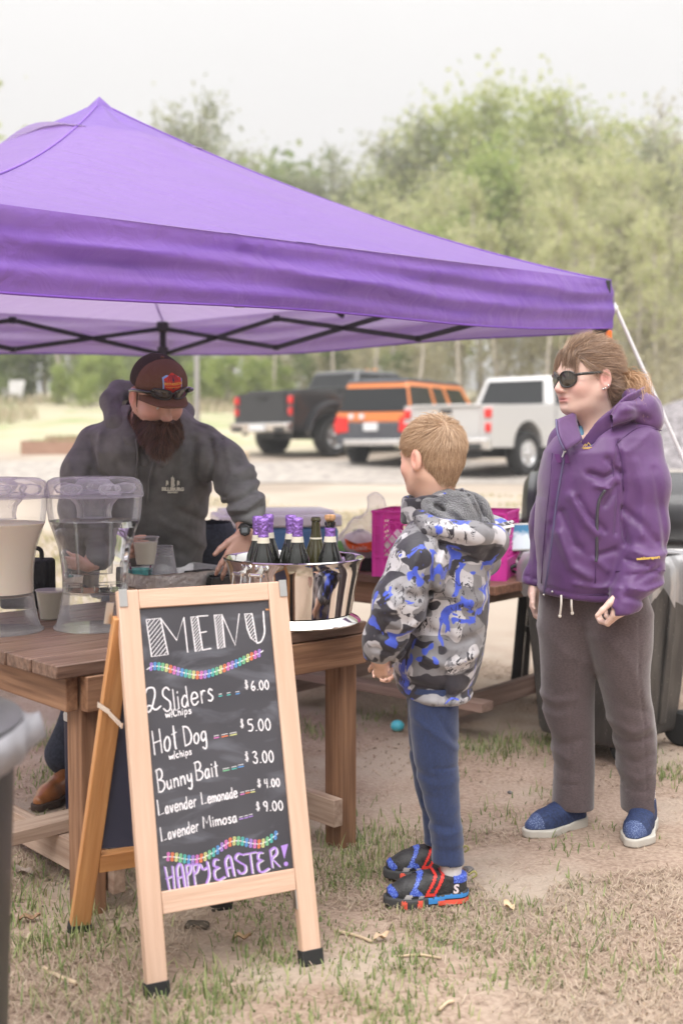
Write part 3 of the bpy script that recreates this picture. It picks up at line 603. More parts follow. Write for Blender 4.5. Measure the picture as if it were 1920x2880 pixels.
def pickup(label, pos, psi, paint, L=5.9, wd=2.04, bed=1.30, top=1.92, wr=.41, wb=3.75, lift=0., dually=False):
    root = thing('pickup_truck', label, 'pickup truck'); ro = 1.2; h = wd / 2; z0 = .52 + lift; bed += lift; top += lift
    poly = [(0, z0), (0.02, bed), (2.1, bed + .02), (2.1, bed), (4.35, bed), (4.5, bed - .06), (5.75, bed - .18), (L, bed - .42), (L, z0)] + arc(ro + wb, z0, wr + .09)[::-1] + arc(ro, z0, wr + .09)[::-1]
    m_ = MB(); m_.prism(poly, (0, h, 0), (1, 0, 0), (0, 0, 1), (0, -1, 0), wd); m_.build('body', MT[paint], root, 30, .075, seg=4)
    u = MB(); u.box((L / 2, 0, z0 - .08), (L - .8, wd * .55, .22)); u.tube([(.3, 0, wr), (ro, 0, wr), (ro, h * .8, wr)], .07); u.tube([(ro, -h * .8, wr), (ro, h * .8, wr)], .09); u.tube([(ro + wb, -h * .8, wr), (ro + wb, h * .8, wr)], .07); u.build('chassis', MT['black_metal'], root)
    c = cab_verts(2.1, 4.4, 2.32, 3.75, bed - .01, top, h * .94, h * .76); k = MB(); k.add(c, CABF); cb = k.build('cab', MT[paint], root, 30, .11, seg=4)
    F_ = faces_of(c); g = MB(); facequad(g, F_['rear'], .1, .9, .12, .86); g.build('rear_window', MT['glass_dark'], root, 0)
    for sd_ in ('left', 'right'):
        a, b_ = ((.06, .48), (.53, .93)); g = MB()
        if sd_ == 'left': a, b_ = (1 - a[1], 1 - a[0]), (1 - b_[1], 1 - b_[0])
        facequad(g, F_[sd_], *a, .1, .86); facequad(g, F_[sd_], *b_, .1, .86); g.build('side_windows', MT['glass_dark'], root, 0)
    g = MB(); facequad(g, F_['front'], .06, .94, .06, .9); g.build('windshield', MT['glass_dark'], root, 0)
    g = MB(); g.prism([(-h + .26, z0 + .1), (h - .26, z0 + .1), (h - .26, bed - .03), (-h + .26, bed - .03)], (-.012, 0, 0), (0, -1, 0), (0, 0, 1), (1, 0, 0), .05)
    g.box((-.02, 0, bed - .01), (.07, wd - .5, .045)); tg = g.build('tailgate', MT[paint], root, 30, .012)
    g = MB(); g.box((-.022, 0, bed - .12), (.02, .26, .07)); g.build('handle', MT['black_metal'], tg)
    for s_ in (-1, 1):
        g = MB(); g.box((.05, s_ * (h - .09), bed - .16), (.16, .15, .17)); g.box((.05, s_ * (h - .09), bed - .42), (.16, .12, .17)); g.build('tail_light', MT['red_lens'], root, 30, .02)
        g = MB(); g.box((3.95, s_ * (h + .12), bed + .16), (.14, .22, .2)); g.build('mirror', MT['black_plastic'], root, 30, .03)
        g = MB(); g.box((2.62, s_ * (h + .004), bed - .13), (.22, .03, .045)); g.box((3.65, s_ * (h + .004), bed - .13), (.22, .03, .045)); g.build('door_handle', MT['black_plastic'], root, 30, .008)
        g = MB(); g.box((3.25, s_ * h, z0 + .3), (.012, .012, .9)); g.box((2.14, s_ * h, z0 + .35), (.012, .012, .8)); g.box((4.25, s_ * h, z0 + .3), (.012, .012, .7)); g.build('door_seam', MT['rubber'], root)
        g = MB(); g.box((L - .06, s_ * (h - .3), bed - .34), (.16, .42, .2)); g.build('headlight', MT['clear_lens'], root, 30, .03)
    g = MB(); g.box((L - .01, 0, bed - .42), (.1, wd * .58, .4)); g.build('grille', MT['black_plastic'], root, 30, .03)
    g = MB(); g.prism([(-.16, z0 - .02), (-.18, z0 + .16), (0.0, z0 + .18), (.02, z0 - .06)], (0, h * .98, 0), (1, 0, 0), (0, 0, 1), (0, -1, 0), wd * .98); bp_ = g.build('rear_bumper', MT['chrome'], root, 30, .02)
    g = MB(); g.box((-.185, 0, z0 + .06), (.02, .52, .13)); g.build('licence_plate', MT['plate'], bp_, 30)
    for s_ in (-1, 1): g = MB(); g.box((-.15, s_ * h * .72, z0 + .02), (.1, .3, .1)); g.build('step', MT['black_plastic'], bp_, 30)
    g = MB(); g.box((L + .04, 0, z0 + .05), (.2, wd * .96, .24)); g.build('front_bumper', MT['chrome'], root, 30, .04)
    for x_ in (ro, ro + wb):
        for s_ in (-1, 1): wheel(root, x_, s_ * (h - .12 + (.10 if dually and x_ == ro else 0)), wr, .36 if lift else .28)
    if dually:
        for s_ in (-1, 1):
            g = MB(); rr = [ [(ro + (wr + .26) * math.cos(t) * 1.12, s_ * (h - .02 + e), z0 - .12 + (wr + .34) * math.sin(t) * q_) for t in np.linspace(math.pi, 0, 13)] for e, q_ in ((0, 1.0), (.16, .93), (.17, .72)) ]
            vs = np.concatenate(rr); n_ = 13; fs = [(i * n_ + k_, i * n_ + k_ + 1, (i + 1) * n_ + k_ + 1, (i + 1) * n_ + k_) for i in range(2) for k_ in range(n_ - 1)]
            g.add(vs, [f_ if s_ < 0 else f_[::-1] for f_ in fs]); fo = g.build('fender_flare', MT[paint], root, 60); md = fo.modifiers.new('t', 'SOLIDIFY'); md.thickness = .03
        for s_ in (-.5, -.25, 0, .25, .5):
            g = MB(); g.box((3.2, s_, top + .03), (.1, .1, .05)); g.build('roof_light', MT['amber'], root, 30, .015)
        g = MB(); g.box((.9, 0, bed + .05), (1.2, wd * .9, .07)); g.box((1.85, 0, bed + .1), (.4, wd * .9, .16)); g.build('bed_cover', MT['black_plastic'], root, 30, .02)
        g = MB(); facequad(g, F_['rear'], .05, .16, .05, .2, .012); g.build('window_sticker', MT['plate'], root, 0)
    x, y = pos; root.location = (x, y, float(gz(x + math.sin(psi) * 2, y + math.cos(psi) * 2)) - .02); root.rotation_euler = (0, 0, math.pi / 2 - psi)
    return root
pickup('silver white crew cab pickup truck parked nearest, behind the woman', (1.945, 21.5), R(42), 'paint_silver')
pickup('lifted black pickup truck with flared rear fender, leftmost of the parked vehicles', (-1.80, 26.6), R(45), 'paint_black', top=1.98, wr=.46, lift=.06, dually=True, bed=1.36)
def suv(label, pos, psi):
    root = thing('suv', label, 'suv'); L, wd, h, z0 = 4.3, 1.82, .91, .42; ro, wb, wr = .78, 2.58, .34
    m_ = MB(); m_.prism([(0, z0), (-.02, .9), (3.1, .9), (3.2, .98), (4.1, .9), (L, .7), (L, z0)] + arc(ro + wb, z0, wr + .08)[::-1] + arc(ro, z0, wr + .08)[::-1], (0, h, 0), (1, 0, 0), (0, 0, 1), (0, -1, 0), wd); m_.build('lower_body', MT['clad_grey'], root, 30, .05, seg=3)
    m_ = MB(); m_.box((1.6, 0, 1.0), (3.2, wd * .99, .22)); m_.box((3.55, 0, .97), (1.1, wd * .96, .14)); m_.build('belt_panel', MT['paint_orange'], root, 30, .04, seg=3)
    c = cab_verts(.0, 3.3, .14, 2.75, 1.10, 1.74, h * .97, h * .80); k = MB(); k.add(c, CABF); k.build('cabin', MT['paint_orange'], root, 30, .09, seg=4); F_ = faces_of(c)
    k = MB(); k.prism([(.1, 1.735), (2.78, 1.735), (2.6, 1.79), (.25, 1.79)], (0, h * .78, 0), (1, 0, 0), (0, 0, 1), (0, -1, 0), wd * .78); k.build('roof', MT['clad_grey'], root, 30, .03)
    g = MB(); facequad(g, F_['rear'], .03, .97, .03, .80); g.build('rear_window', MT['glass_dark'], root, 0)
    for sd_ in ('left', 'right'):
        g = MB()
        for a, b_ in ((.015, .33), (.38, .56), (.62, .9)):
            if sd_ == 'left': a, b_ = 1 - b_, 1 - a
            facequad(g, F_[sd_], a, b_, .04, .84)
        g.build('side_windows', MT['glass_dark'], root, 0)
    g = MB(); facequad(g, F_['front'], .05, .95, .05, .92); g.build('windshield', MT['glass_dark'], root, 0)
    for s_ in (-1, 1):
        g = MB(); g.prism([(-.16, .70), (.16, .66), (.2, .86), (.12, 1.03), (-.13, 1.0)], (-.03, s_ * (h - .16), 0), (0, s_, 0), (0, 0, 1), (1, 0, 0), .2); g.build('tail_light', MT['red_lens'], root, 30, .015)
        g = MB(); g.box((2.9, s_ * (h + .1), 1.16), (.12, .2, .16)); g.build('mirror', MT['black_plastic'], root, 30, .03); g = MB(); g.box((L - .1, s_ * (h - .28), .84), (.2, .36, .18)); g.build('headlight', MT['clear_lens'], root, 30, .03)
        g = MB(); g.box((1.0, s_ * .45, 1.81), (1.6, .03, .03)); g.build('roof_rail', MT['black_plastic'], root, 30)
    g = MB(); g.box((-.03, 0, .48), (.08, wd * .76, .13)); g.build('rear_bumper', MT['chrome'], root, 30, .02)
    g = MB(); g.box((-.035, 0.05, .80), (.03, .34, .17)); g.build('licence_plate', MT['plate'], root, 30, .01)
    for s_ in (.52, .27): g = MB(); g.lathe([(0, -.01), (.06, -.01), (.06, .01), (0, .012)], (-.03, s_, 1.02), 14, np.array([[0, 1, 0], [0, 0, 1], [-1, 0, 0]], float)); g.build('sticker', MT['plate'], root)
    g = MB(); g.box((L + .02, 0, .55), (.12, wd * .9, .2)); g.build('front_bumper', MT['clad_grey'], root, 30, .03)
    for x_ in (ro, ro + wb):
        for s_ in (-1, 1): wheel(root, x_, s_ * (h - .1), wr, .22)
    x, y = pos; root.location = (x, y, float(gz(x + 1, y + 1)) - .02); root.rotation_euler = (0, 0, math.pi / 2 - psi)
suv('boxy orange and dark grey suv parked between the black and the silver truck', (.66, 24.0), R(31))
# ------------------------------------------------------------------ lawn chair, raised beds, lamp post, fence rail
x0, y0 = (40 - 960) / FPX * 48, 48.0; z0 = float(gz(x0, y0)); ch = thing('lawn_chair', 'white wooden lawn chair standing on the grass far away at the left edge', 'lawn chair', (x0, y0, z0))
MT['white_paint'] = mat('white_painted_wood', (.62, .60, .58), .5)
m_ = MB()
for k in range(5): m_.beam((x0 - .24 + k * .12, y0 + .42, z0 + .32), (x0 - .27 + k * .135, y0 + .72, z0 + 1.0), .10, .02, (0, 1, .3))
m_.build('backrest', MT['white_paint'], ch)
m_ = MB()
for k in range(5): m_.beam((x0 - .3, y0 - .08 + k * .11, z0 + .42 - k * .025), (x0 + .3, y0 - .08 + k * .11, z0 + .42 - k * .025), .095, .02)
m_.build('seat', MT['white_paint'], ch)
for s_ in (-1, 1):
    m_ = MB(); m_.beam((x0 + s_ * .36, y0 - .15, z0 + .6), (x0 + s_ * .38, y0 + .6, z0 + .6), .14, .025); m_.build('armrest', MT['white_paint'], ch)
    m_ = MB(); m_.beam((x0 + s_ * .33, y0 - .08, z0), (x0 + s_ * .33, y0 - .08, z0 + .6), .12, .025, (1, 0, 0)); m_.build('leg', MT['white_paint'], ch)
    m_ = MB(); m_.beam((x0 + s_ * .31, y0 - .1, z0 + .42), (x0 + s_ * .31, y0 + .95, z0 + .0), .12, .025, (1, 0, 0)); m_.build('leg', MT['white_paint'], ch)
MT['bed_wood'] = wood('reddish_board_wood', (.30, .17, .12), (.46, .29, .21)); MT['soil'] = mat('bed_soil', (.12, .085, .06), .95, var=.4, vscale=12, bump=.8, bscale=20)
def raised_bed(px0, px1, Y, dep, label, hh=.34):
    xa, xb = (px0 - 960) / FPX * Y, (px1 - 960) / FPX * Y; z = float(gz((xa + xb) / 2, Y)) - .02; r_ = thing('raised_bed', label, 'garden bed', ((xa + xb) / 2, Y, z), 'raised garden beds')
    for a, b_ in (((xa, Y), (xb, Y)), ((xa, Y + dep), (xb, Y + dep)), ((xa, Y + .04), (xa, Y + dep - .04)), ((xb, Y + .04), (xb, Y + dep - .04))):
        m_ = MB(); m_.beam((a[0], a[1], z + hh / 2), (b_[0], b_[1], z + hh / 2), .05, hh); m_.build('board', MT['bed_wood'], r_)
    m_ = MB(); m_.box(((xa + xb) / 2, Y + dep / 2, z + hh * .42), (xb - xa - .06, dep - .06, hh * .8)); m_.build('soil', MT['soil'], r_)
    n_ = 500; q = np.stack([xa + (xb - xa) * rs.rand(n_), Y + dep * rs.rand(n_), np.full(n_, z + hh * .8)], 1); o = blades('seedlings', q, .05 + .1 * rs.rand(n_), .5 + rs.rand(n_), .05, MT['grass'], 8, None); put(o, r_)
raised_bed(62, 330, 27.5, 1.6, 'long low wooden garden bed with seedlings, left behind the bearded man'); raised_bed(130, 300, 31, 1.4, 'smaller garden bed farther back, partly behind the long one', .3)
m_ = MB(); x0, y0 = (556 - 960) / FPX * 24.0, 24.0; z0 = float(gz(x0, y0)); m_.tube([(x0, y0, z0 - .1), (x0, y0, z0 + 2.75)], .055, 10); tag(m_.build('steel_post', MT['steel_dull'], None), 'thin pale grey steel post standing behind the bearded man by the black truck', 'post')
for i, (px0, px1, Y, lb) in enumerate(((560, 690, 25.2, 'pale wooden log lying on the gravel by the bumper of the black truck'),)):
    a = np.array([(px0 - 960) / FPX * Y, Y, 0]); b_ = np.array([(px1 - 960) / FPX * Y, Y + .4, 0]); a[2] = gz(a[0], a[1]) + .13; b_[2] = gz(b_[0], b_[1]) + .13
    m_ = MB(); m_.tube([a, (a + b_) / 2, b_], .14, 12); tag(m_.build('log', mat('log_wood', (.50, .38, .26), .8, var=.25), None), lb, 'log')
# ------------------------------------------------------------------ purple tent
TB = {'F': (-1.06, 2.864, 1.685), 'R': (1.20, 5.20, 1.788), 'B': (-1.136, 7.46, 1.828), 'L': (-3.396, 5.124, 1.75)}
TB = {k: v3(q) for k, q in TB.items()}; VAL = .215; PEAK = W(280, 287, 5.16); TC = (TB['F'] + TB['B']) / 2
tent = thing('pop_up_tent', 'purple pop-up canopy tent with black folding frame over the wooden table', 'tent', (TC[0], TC[1], 0))
pm = bpy.data.materials.new('purple_fabric'); pm.use_nodes = True; t = pm.node_tree; n = t.nodes; l = t.links; b = n['Principled BSDF']
b.inputs['Base Color'].default_value = (.235, .080, .60, 1); b.inputs['Roughness'].default_value = .42; b.inputs['Specular IOR Level'].default_value = .5; b.inputs['Sheen Weight'].default_value = .35; b.inputs['Sheen Roughness'].default_value = .5; b.inputs['Coat Weight'].default_value = .2; b.inputs['Coat Roughness'].default_value = .38; b.inputs['Sheen Tint'].default_value = (.95, .85, 1, 1)
tcn = n.new('ShaderNodeTexCoord'); z1 = n.new('ShaderNodeTexNoise'); z1.inputs['Scale'].default_value = 5; z1.inputs['Detail'].default_value = 7; z1.inputs['Distortion'].default_value = 1.2
mp = n.new('ShaderNodeMapping'); mp.inputs['Rotation'].default_value = (0, 0, .8); mp.inputs['Scale'].default_value = (.7, 2.2, 1.6); l.new(tcn.outputs['Object'], mp.inputs[0]); l.new(mp.outputs[0], z1.inputs['Vector'])
bp = n.new('ShaderNodeBump'); bp.inputs['Strength'].default_value = .35; bp.inputs['Distance'].default_value = .05; l.new(z1.outputs[0], bp.inputs['Height']); l.new(bp.outputs[0], b.inputs['Normal'])
tr = n.new('ShaderNodeBsdfTranslucent'); tr.inputs['Color'].default_value = (.42, .33, .49, 1); ms = n.new('ShaderNodeMixShader'); ms.inputs[0].default_value = .46
l.new(b.outputs[0], ms.inputs[1]); l.new(tr.outputs[0], ms.inputs[2]); l.new(ms.outputs[0], n['Material Output'].inputs[0]); MT['purple'] = pm
MT['purple_dark'] = mat('purple_trim', (.19, .07, .44), .5)
mb = MB(); mv = MB(); piping = MB(); hem = MB()
def facet(A, B_, seed):
    A, B_ = A + [0, 0, VAL], B_ + [0, 0, VAL]; nu, nv = 64, 44; out = np.cross(B_ - A, [0, 0, 1.]); out = nrm(out * np.sign(np.dot(out, (A + B_) / 2 - [TC[0], TC[1], 0]) - 0)) ; out[2] = 0; out = nrm(out)
    U, V = np.meshgrid(np.linspace(0, 1, nu), np.linspace(0, 1, nv), indexing='ij')
    E_ = A + (B_ - A) * U[..., None]; P = E_ * (1 - V[..., None]) + PEAK * V[..., None]
    fade = (4 * U * (1 - U)); P[..., 2] -= .085 * np.sin(np.pi * np.clip(V, 0, 1)) ** .8 * (1 - .55 * fade)        # ridges and panels sag
    nn = nrm(np.cross(B_ - A, PEAK - A)); nn = nn * np.sign(nn[2])
    wr = .016 * vn(P.reshape(-1, 3), (2.2, 2.2, 7)).reshape(nu, nv) + .022 * vn(P.reshape(-1, 3), (1.1, 1.1, 3)).reshape(nu, nv); w_ = np.sin(np.pi * U) ** .5 * np.sin(np.pi * np.clip(V, .0, 1)) ** .5
    # soft creases that run from the corners along the facet
    cr = .011 * np.sin(26 * (V * (1 - U) ** .6) + seed) * (1 - U) * np.sin(np.pi * U) + .008 * np.sin(30 * (V * U ** .6) + seed) * U * np.sin(np.pi * U)
    P = P + nn * ((wr + cr) * w_)[..., None]
    idx = np.arange(nu * nv).reshape(nu, nv); Q = np.stack([idx[:-1, :-1], idx[1:, :-1], idx[1:, 1:], idx[:-1, 1:]], -1).reshape(-1, 4)
    nrm_up = np.cross(P[1, 0] - P[0, 0], P[0, 1] - P[0, 0])[2] > 0
    mb.add(P.reshape(-1, 3), Q.tolist() if nrm_up else Q[:, ::-1].tolist())
    # valance
    nh = 22; U2, H2 = np.meshgrid(np.linspace(0, 1, 150), np.linspace(0, 1, nh), indexing='ij'); Lm = np.linalg.norm(B_ - A)
    E2 = A + (B_ - A) * U2[..., None]; sag = .016 * np.sin(np.pi * U2) + .01 * np.sin(U2 * 9 + seed)
    x_ = U2 * Lm; q = np.zeros_like(U2)
    for f_, a_ in ((1.5, .042), (3.2, .030), (7.5, .014)): q += a_ * vnoise(x_ * f_ * .45 + seed * 3 + 50, H2 * 2.1 * f_ * .8 + 50 + .25 * x_, U2 * 0 + seed)
    bul = (.020 * np.sin(np.pi * H2) + .013 * np.sin(2 * np.pi * (H2 * 2.4 + .35 * np.sin(x_ * 1.3 + seed))) * np.sin(np.pi * H2)) * (.4 + .6 * np.sin(np.pi * U2)) + q * np.sin(np.pi * np.clip(H2 + .12, 0, 1)) * np.minimum(1, np.minimum(U2, 1 - U2) * 14)
    for s_ in (.33, .62): bul -= .006 * np.exp(-((U2 - s_) * Lm / .02) ** 2) * np.sin(np.pi * H2)
    P2 = E2 + out * (bul + .012 * H2)[..., None]; P2[..., 2] -= (VAL + sag) * H2
    id2 = np.arange(U2.size).reshape(U2.shape); Q2 = np.stack([id2[:-1, :-1], id2[1:, :-1], id2[1:, 1:], id2[:-1, 1:]], -1).reshape(-1, 4)
    mv.add(P2.reshape(-1, 3), Q2.tolist()); hem.tube([p for p in P2[::3, -1]], .004, 5)
    piping.tube([p + [0, 0, .001] for p in P[0, ::2]], .005, 6)
for a, b_, s_ in (('F', 'R', 1), ('R', 'B', 2), ('B', 'L', 3), ('L', 'F', 4)): facet(TB[a], TB[b_], s_)
can = mb.build('canopy', MT['purple'], tent, 180)
mv.build('valance', MT['purple'], can, 180); piping.build('ridge_piping', MT['purple_dark'], can, 180); hem.build('hem', MT['purple_dark'], can, 180)
# wind vent: a small second roof lifted over the left panel
vt = MB(); c4 = [TB[k] + [0, 0, VAL] for k in 'FRBL']; q = [PEAK * .80 + c * .20 for c in c4]; pk = PEAK + [0, 0, .012]
nv = 14
for i in range(4):
    a, b_ = q[i], q[(i + 1) % 4]; P = []
    for u in np.linspace(0, 1, nv):
        for v_ in np.linspace(0, 1, 8):
            e = a * (1 - u) + b_ * u; p = e * (1 - v_) + pk * v_; lift = .012 + (.055 if i == 3 else .0) * math.sin(math.pi * u) ** 1.2 * (1 - v_) ** .8
            p = p - [0, 0, .06 * math.sin(math.pi * v_)]; P.append(p + [0, 0, lift - .055 * (1 - v_)])
    vt.add(P, [(k * 8 + j, (k + 1) * 8 + j, (k + 1) * 8 + j + 1, k * 8 + j + 1) for k in range(nv - 1) for j in range(7)])
vt.build('vent_cap', MT['purple'], can, 180)
fr = MT['black_metal']
leg_m = {}
for k, c in TB.items():
    d = nrm(v3([TC[0], TC[1], 0]) - [c[0], c[1], 0]); d[2] = 0; p = c + d * .045; zg = float(gz(p[0], p[1])); p = v3([p[0], p[1], 0]); leg_m[k] = p
    m_ = MB(); m_.beam(p + [0, 0, zg], p + [0, 0, c[2] + VAL - .02], .038, .038, d); lg = m_.build('leg', fr, tent, 30, .003)
    m_ = MB(); m_.box(p + [0, 0, zg + .006], (.1, .1, .012)); m_.build('foot_plate', fr, lg)
    m_ = MB(); m_.box(p + [0, 0, c[2] + .02], (.062, .062, .075)); m_.build('bracket', MT['black_plastic'], lg, 30, .006); m_ = MB(); m_.box(p + [0, 0, c[2] + VAL - .03], (.07, .07, .06)); m_.build('bracket', MT['black_plastic'], lg, 30, .006)
    m_ = MB(); side = np.cross(d, [0, 0, 1]); m_.box(p - d * .03 + (-side if k == 'R' else side) * .018 + [0, 0, c[2] - .03], (.028, .028, .05)); m_.build('release_clip', mat('orange_clip', (.9, .2, .03), .4), lg, 30, .005)
def truss(k1, k2):
    a, b_ = leg_m[k1], leg_m[k2]; za, zb = TB[k1][2], TB[k2][2]; out = MB()
    def pt(t_, hi): p = a + (b_ - a) * t_; return v3([p[0], p[1], za + (zb - za) * t_ + (VAL - .02 if hi else .03) - .02])
    for i in range(3):
        for lo in (0, 1): out.beam(pt(i / 3, lo), pt((i + 1) / 3, not lo), .012, .026)
    for i in range(1, 3): out.box(pt(i / 3, 0), (.03, .03, .03)); out.box(pt(i / 3, 1), (.036, .036, .036))
    for i in range(3): out.box((pt(i / 3, 0) + pt((i + 1) / 3, 1)) / 2, (.022, .022, .022))
    out.build('truss', fr, tent, 30)
for k in ('FR', 'RB', 'BL', 'LF'): truss(*k)
hub = PEAK + [0, 0, -.14]
for k1, k2 in ('FR', 'RB', 'BL', 'LF'):
    a, b_ = leg_m[k1], leg_m[k2]; zz = (TB[k1][2] + TB[k2][2]) / 2 + VAL - .06; m_ = MB(); p = (a + b_) / 2; p = v3([p[0], p[1], zz]); m_.beam(p, hub, .012, .024); m_.build('roof_strut', fr, tent)
m_ = MB(); m_.tube([hub + [0, 0, -.25], hub + [0, 0, .08]], .016); m_.lathe([(.0, -.03), (.06, -.03), (.07, 0), (.04, .03), (0, .035)], hub, 12); m_.build('centre_pole', fr, tent)
rc = TB['R'] + [.012, -.01, VAL - .03]; m_ = MB(); tip = W(1724, 852, 5.22); m_.add([TB['R'] + [0.012, .0, VAL], TB['R'] + [.012, 0, .05], tip, TB['R'] + [.016, .004, VAL], TB['R'] + [.016, .004, .05]], [(0, 1, 2), (4, 3, 2)]); m_.build('corner_tab', MT['purple'], can, 0)
m_ = MB(); m_.tube([tip, W(1735, 876, 5.22), W(1920, 1292, 5.24), v3([2.06, 5.30, .03])], .0085, 8); m_.lathe([(0, -.018), (.016, -.012), (.016, .012), (0, .018)], W(1727, 868, 5.22), 8); m_.build('guy_rope', mat('white_rope', (.78, .77, .80), .7, bump=.4, bscale=120), tent, 180)
# ------------------------------------------------------------------ materials for the table things
def clear(name, tint=(1, 1, 1), white=.06, rough=.04, edge=.55):       # thin clear plastic
    m = bpy.data.materials.new(name); m.use_nodes = True; t = m.node_tree; n = t.nodes; l = t.links; n.remove(n['Principled BSDF'])
    tr = n.new('ShaderNodeBsdfTransparent'); tr.inputs[0].default_value = tint + (1,); gl = n.new('ShaderNodeBsdfGlossy'); gl.inputs['Roughness'].default_value = rough
    lw = n.new('ShaderNodeLayerWeight'); lw.inputs['Blend'].default_value = .18; ml = n.new('ShaderNodeMath'); ml.operation = 'MULTIPLY'; ml.inputs[1].default_value = edge; l.new(lw.outputs['Fresnel'], ml.inputs[0])
    m1 = n.new('ShaderNodeMixShader'); l.new(ml.outputs[0], m1.inputs[0]); l.new(tr.outputs[0], m1.inputs[1]); l.new(gl.outputs[0], m1.inputs[2])
    df = n.new('ShaderNodeBsdfDiffuse'); df.inputs[0].default_value = (.85, .84, .86, 1); tl = n.new('ShaderNodeBsdfTranslucent'); tl.inputs[0].default_value = (.85, .84, .86, 1)
    a = n.new('ShaderNodeAddShader'); m2 = n.new('ShaderNodeMixShader'); m2.inputs[0].default_value = .5; l.new(df.outputs[0], m2.inputs[1]); l.new(tl.outputs[0], m2.inputs[2])
    lw2 = n.new('ShaderNodeLayerWeight'); lw2.inputs['Blend'].default_value = .35; mr = n.new('ShaderNodeMath'); mr.operation = 'MULTIPLY_ADD'; mr.inputs[1].default_value = .28; mr.inputs[2].default_value = white; l.new(lw2.outputs['Facing'], mr.inputs[0])
    m3 = n.new('ShaderNodeMixShader'); l.new(mr.outputs[0], m3.inputs[0]); l.new(m1.outputs[0], m3.inputs[1]); l.new(m2.outputs[0], m3.inputs[2]); l.new(m3.outputs[0], n['Material Output'].inputs[0]); return m
MT['clear'] = clear('clear_plastic', white=.03); MT['clear_lid'] = clear('clear_lid_plastic', (.97, .95, 1), .07); MT['frost'] = clear('frosted_plastic', (1, 1, 1), .20, .2); MT['cup'] = clear('cup_plastic', (1, 1, 1), .10, .08)
MT['water'] = mat('water', (1, 1, 1), .0, trans=1, ior=1.33); MT['lemonade'] = mat('cloudy_lemonade', (.94, .86, .76), .25, sss=.3, translucent=.35); MT['lemon_pale'] = mat('pale_lemonade', (.80, .76, .64), .25, translucent=.25)
MT['cardboard'] = mat('cardboard', (.42, .28, .17), .8, var=.15); MT['foil_tray'] = mat('crumpled_foil', (.74, .73, .73), .36, metal=.45, var=.12, vscale=20, bump=1.0, bscale=38)
MT['purple_foil'] = mat('purple_foil', (.36, .19, .62), .3, metal=.55, bump=.9, bscale=110, coat=.3); MT['bottle_glass'] = mat('dark_bottle_glass', (.012, .013, .010), .05, spec=.7, coat=.5); MT['bottle_green'] = mat('olive_bottle_glass', (.05, .045, .012), .05, spec=.7, coat=.4)
MT['paper'] = mat('cream_paper', (.78, .72, .58), .7); MT['cork'] = mat('cork', (.62, .36, .18), .9, var=.3, vscale=90)
MT['magenta'] = mat('magenta_plastic', (.84, .07, .50), .4, var=.06, translucent=.25); MT['cooler_blue'] = mat('blue_cooler_plastic', (.09, .22, .42), .45, var=.06); MT['navy'] = mat('navy_plastic', (.018, .025, .07), .45)
# ------------------------------------------------------------------ wooden tables
def table(origin, u, v, Lu, Lv, zt, inset, label, mats, planks, ext, iu2=None):
    o = v3([origin[0], origin[1], 0]); u = v3([u[0], u[1], 0]); u /= np.linalg.norm(u); v = v3([v[0], v[1], 0]); v /= np.linalg.norm(v); Z = v3([0, 0, 1])
    P = lambda a, b, z: o + u * a + v * b + Z * z
    c = P(Lu / 2, Lv / 2, 0); t = thing('wooden_table', label, 'table', (c[0], c[1], 0)); top, leg, low = [MT[k] for k in mats]
    wd = Lv / planks
    for i in range(planks):
        m_ = MB(); m_.beam(P(-.004 * (i % 3), wd * (i + .5), zt - .019), P(Lu + .004 * ((i + 1) % 2), wd * (i + .5), zt - .019), wd - .004, .038); m_.build('plank', top, t, 30, .004)
    iu, iv = inset; iu2 = iu if iu2 is None else iu2; ws_ = .085 if iu2 == iu else .074
    for a in (iu, Lu - iu2):
        for b in (iv, Lv - iv):
            p = P(a, b, 0); g = float(gz(p[0], p[1])) - .03; m_ = MB(); m_.beam(p + Z * g, p + Z * (zt - .039), ws_, ws_, u); m_.build('leg', leg, t, 30, .004)
    for b in (iv - .062, Lv - iv + .062): m_ = MB(); m_.beam(P(iu - .04, b, zt - .088), P(Lu - iu2 + .04, b, zt - .088), .036, .096); m_.build('apron', leg, t, 30, .003)
    for a in (iu - .062, Lu - iu2 + (.062 if iu2 == iu else -.062)): m_ = MB(); m_.beam(P(a, iv - .04, zt - .088), P(a, Lv - iv + .04, zt - .088), .036, .096); m_.build('apron', leg, t, 30, .003)
    for a, sg in ((iu + .064, 1), (Lu - iu2 - .064, -1)):
        m_ = MB(); m_.beam(P(a, iv - .06 + ext[0], .095), P(a, Lv - iv + .06, .095), .038, .09); m_.build('stretcher', low, t, 30, .003)
    m_ = MB(); m_.beam(P(ext[1], ext[3], .162), P(Lu - ext[2], ext[3], .162), .088, .040); m_.build('stretcher', low, t, 30, .003)
    return P
Nn, uu, vv = G(160, 1874, .71), v3([.74, .673, 0]), v3([-.673, .74, 0])
Tp = table(Nn, uu, vv, 1.11, .98, .71, (.125, .075), 'dark stained plank table in front, holding the drink dispensers and the bottle tub', ('wood_top', 'wood_leg', 'wood_pale'), 7, (0, .02, .03, .36), .045)
Cc = G(1390, 1650, .71); u2, v2 = v3([.65, .76, 0]), v3([-.76, .65, 0])
Tq = table(Cc, v2, u2, 1.75, 1.16, .71, (.36, .12), 'dark plank table behind the boy, holding the pink crate and the blue cooler', ('wood_dark', 'wood_leg', 'wood_grey'), 6, (.0, .16, .05, .20))
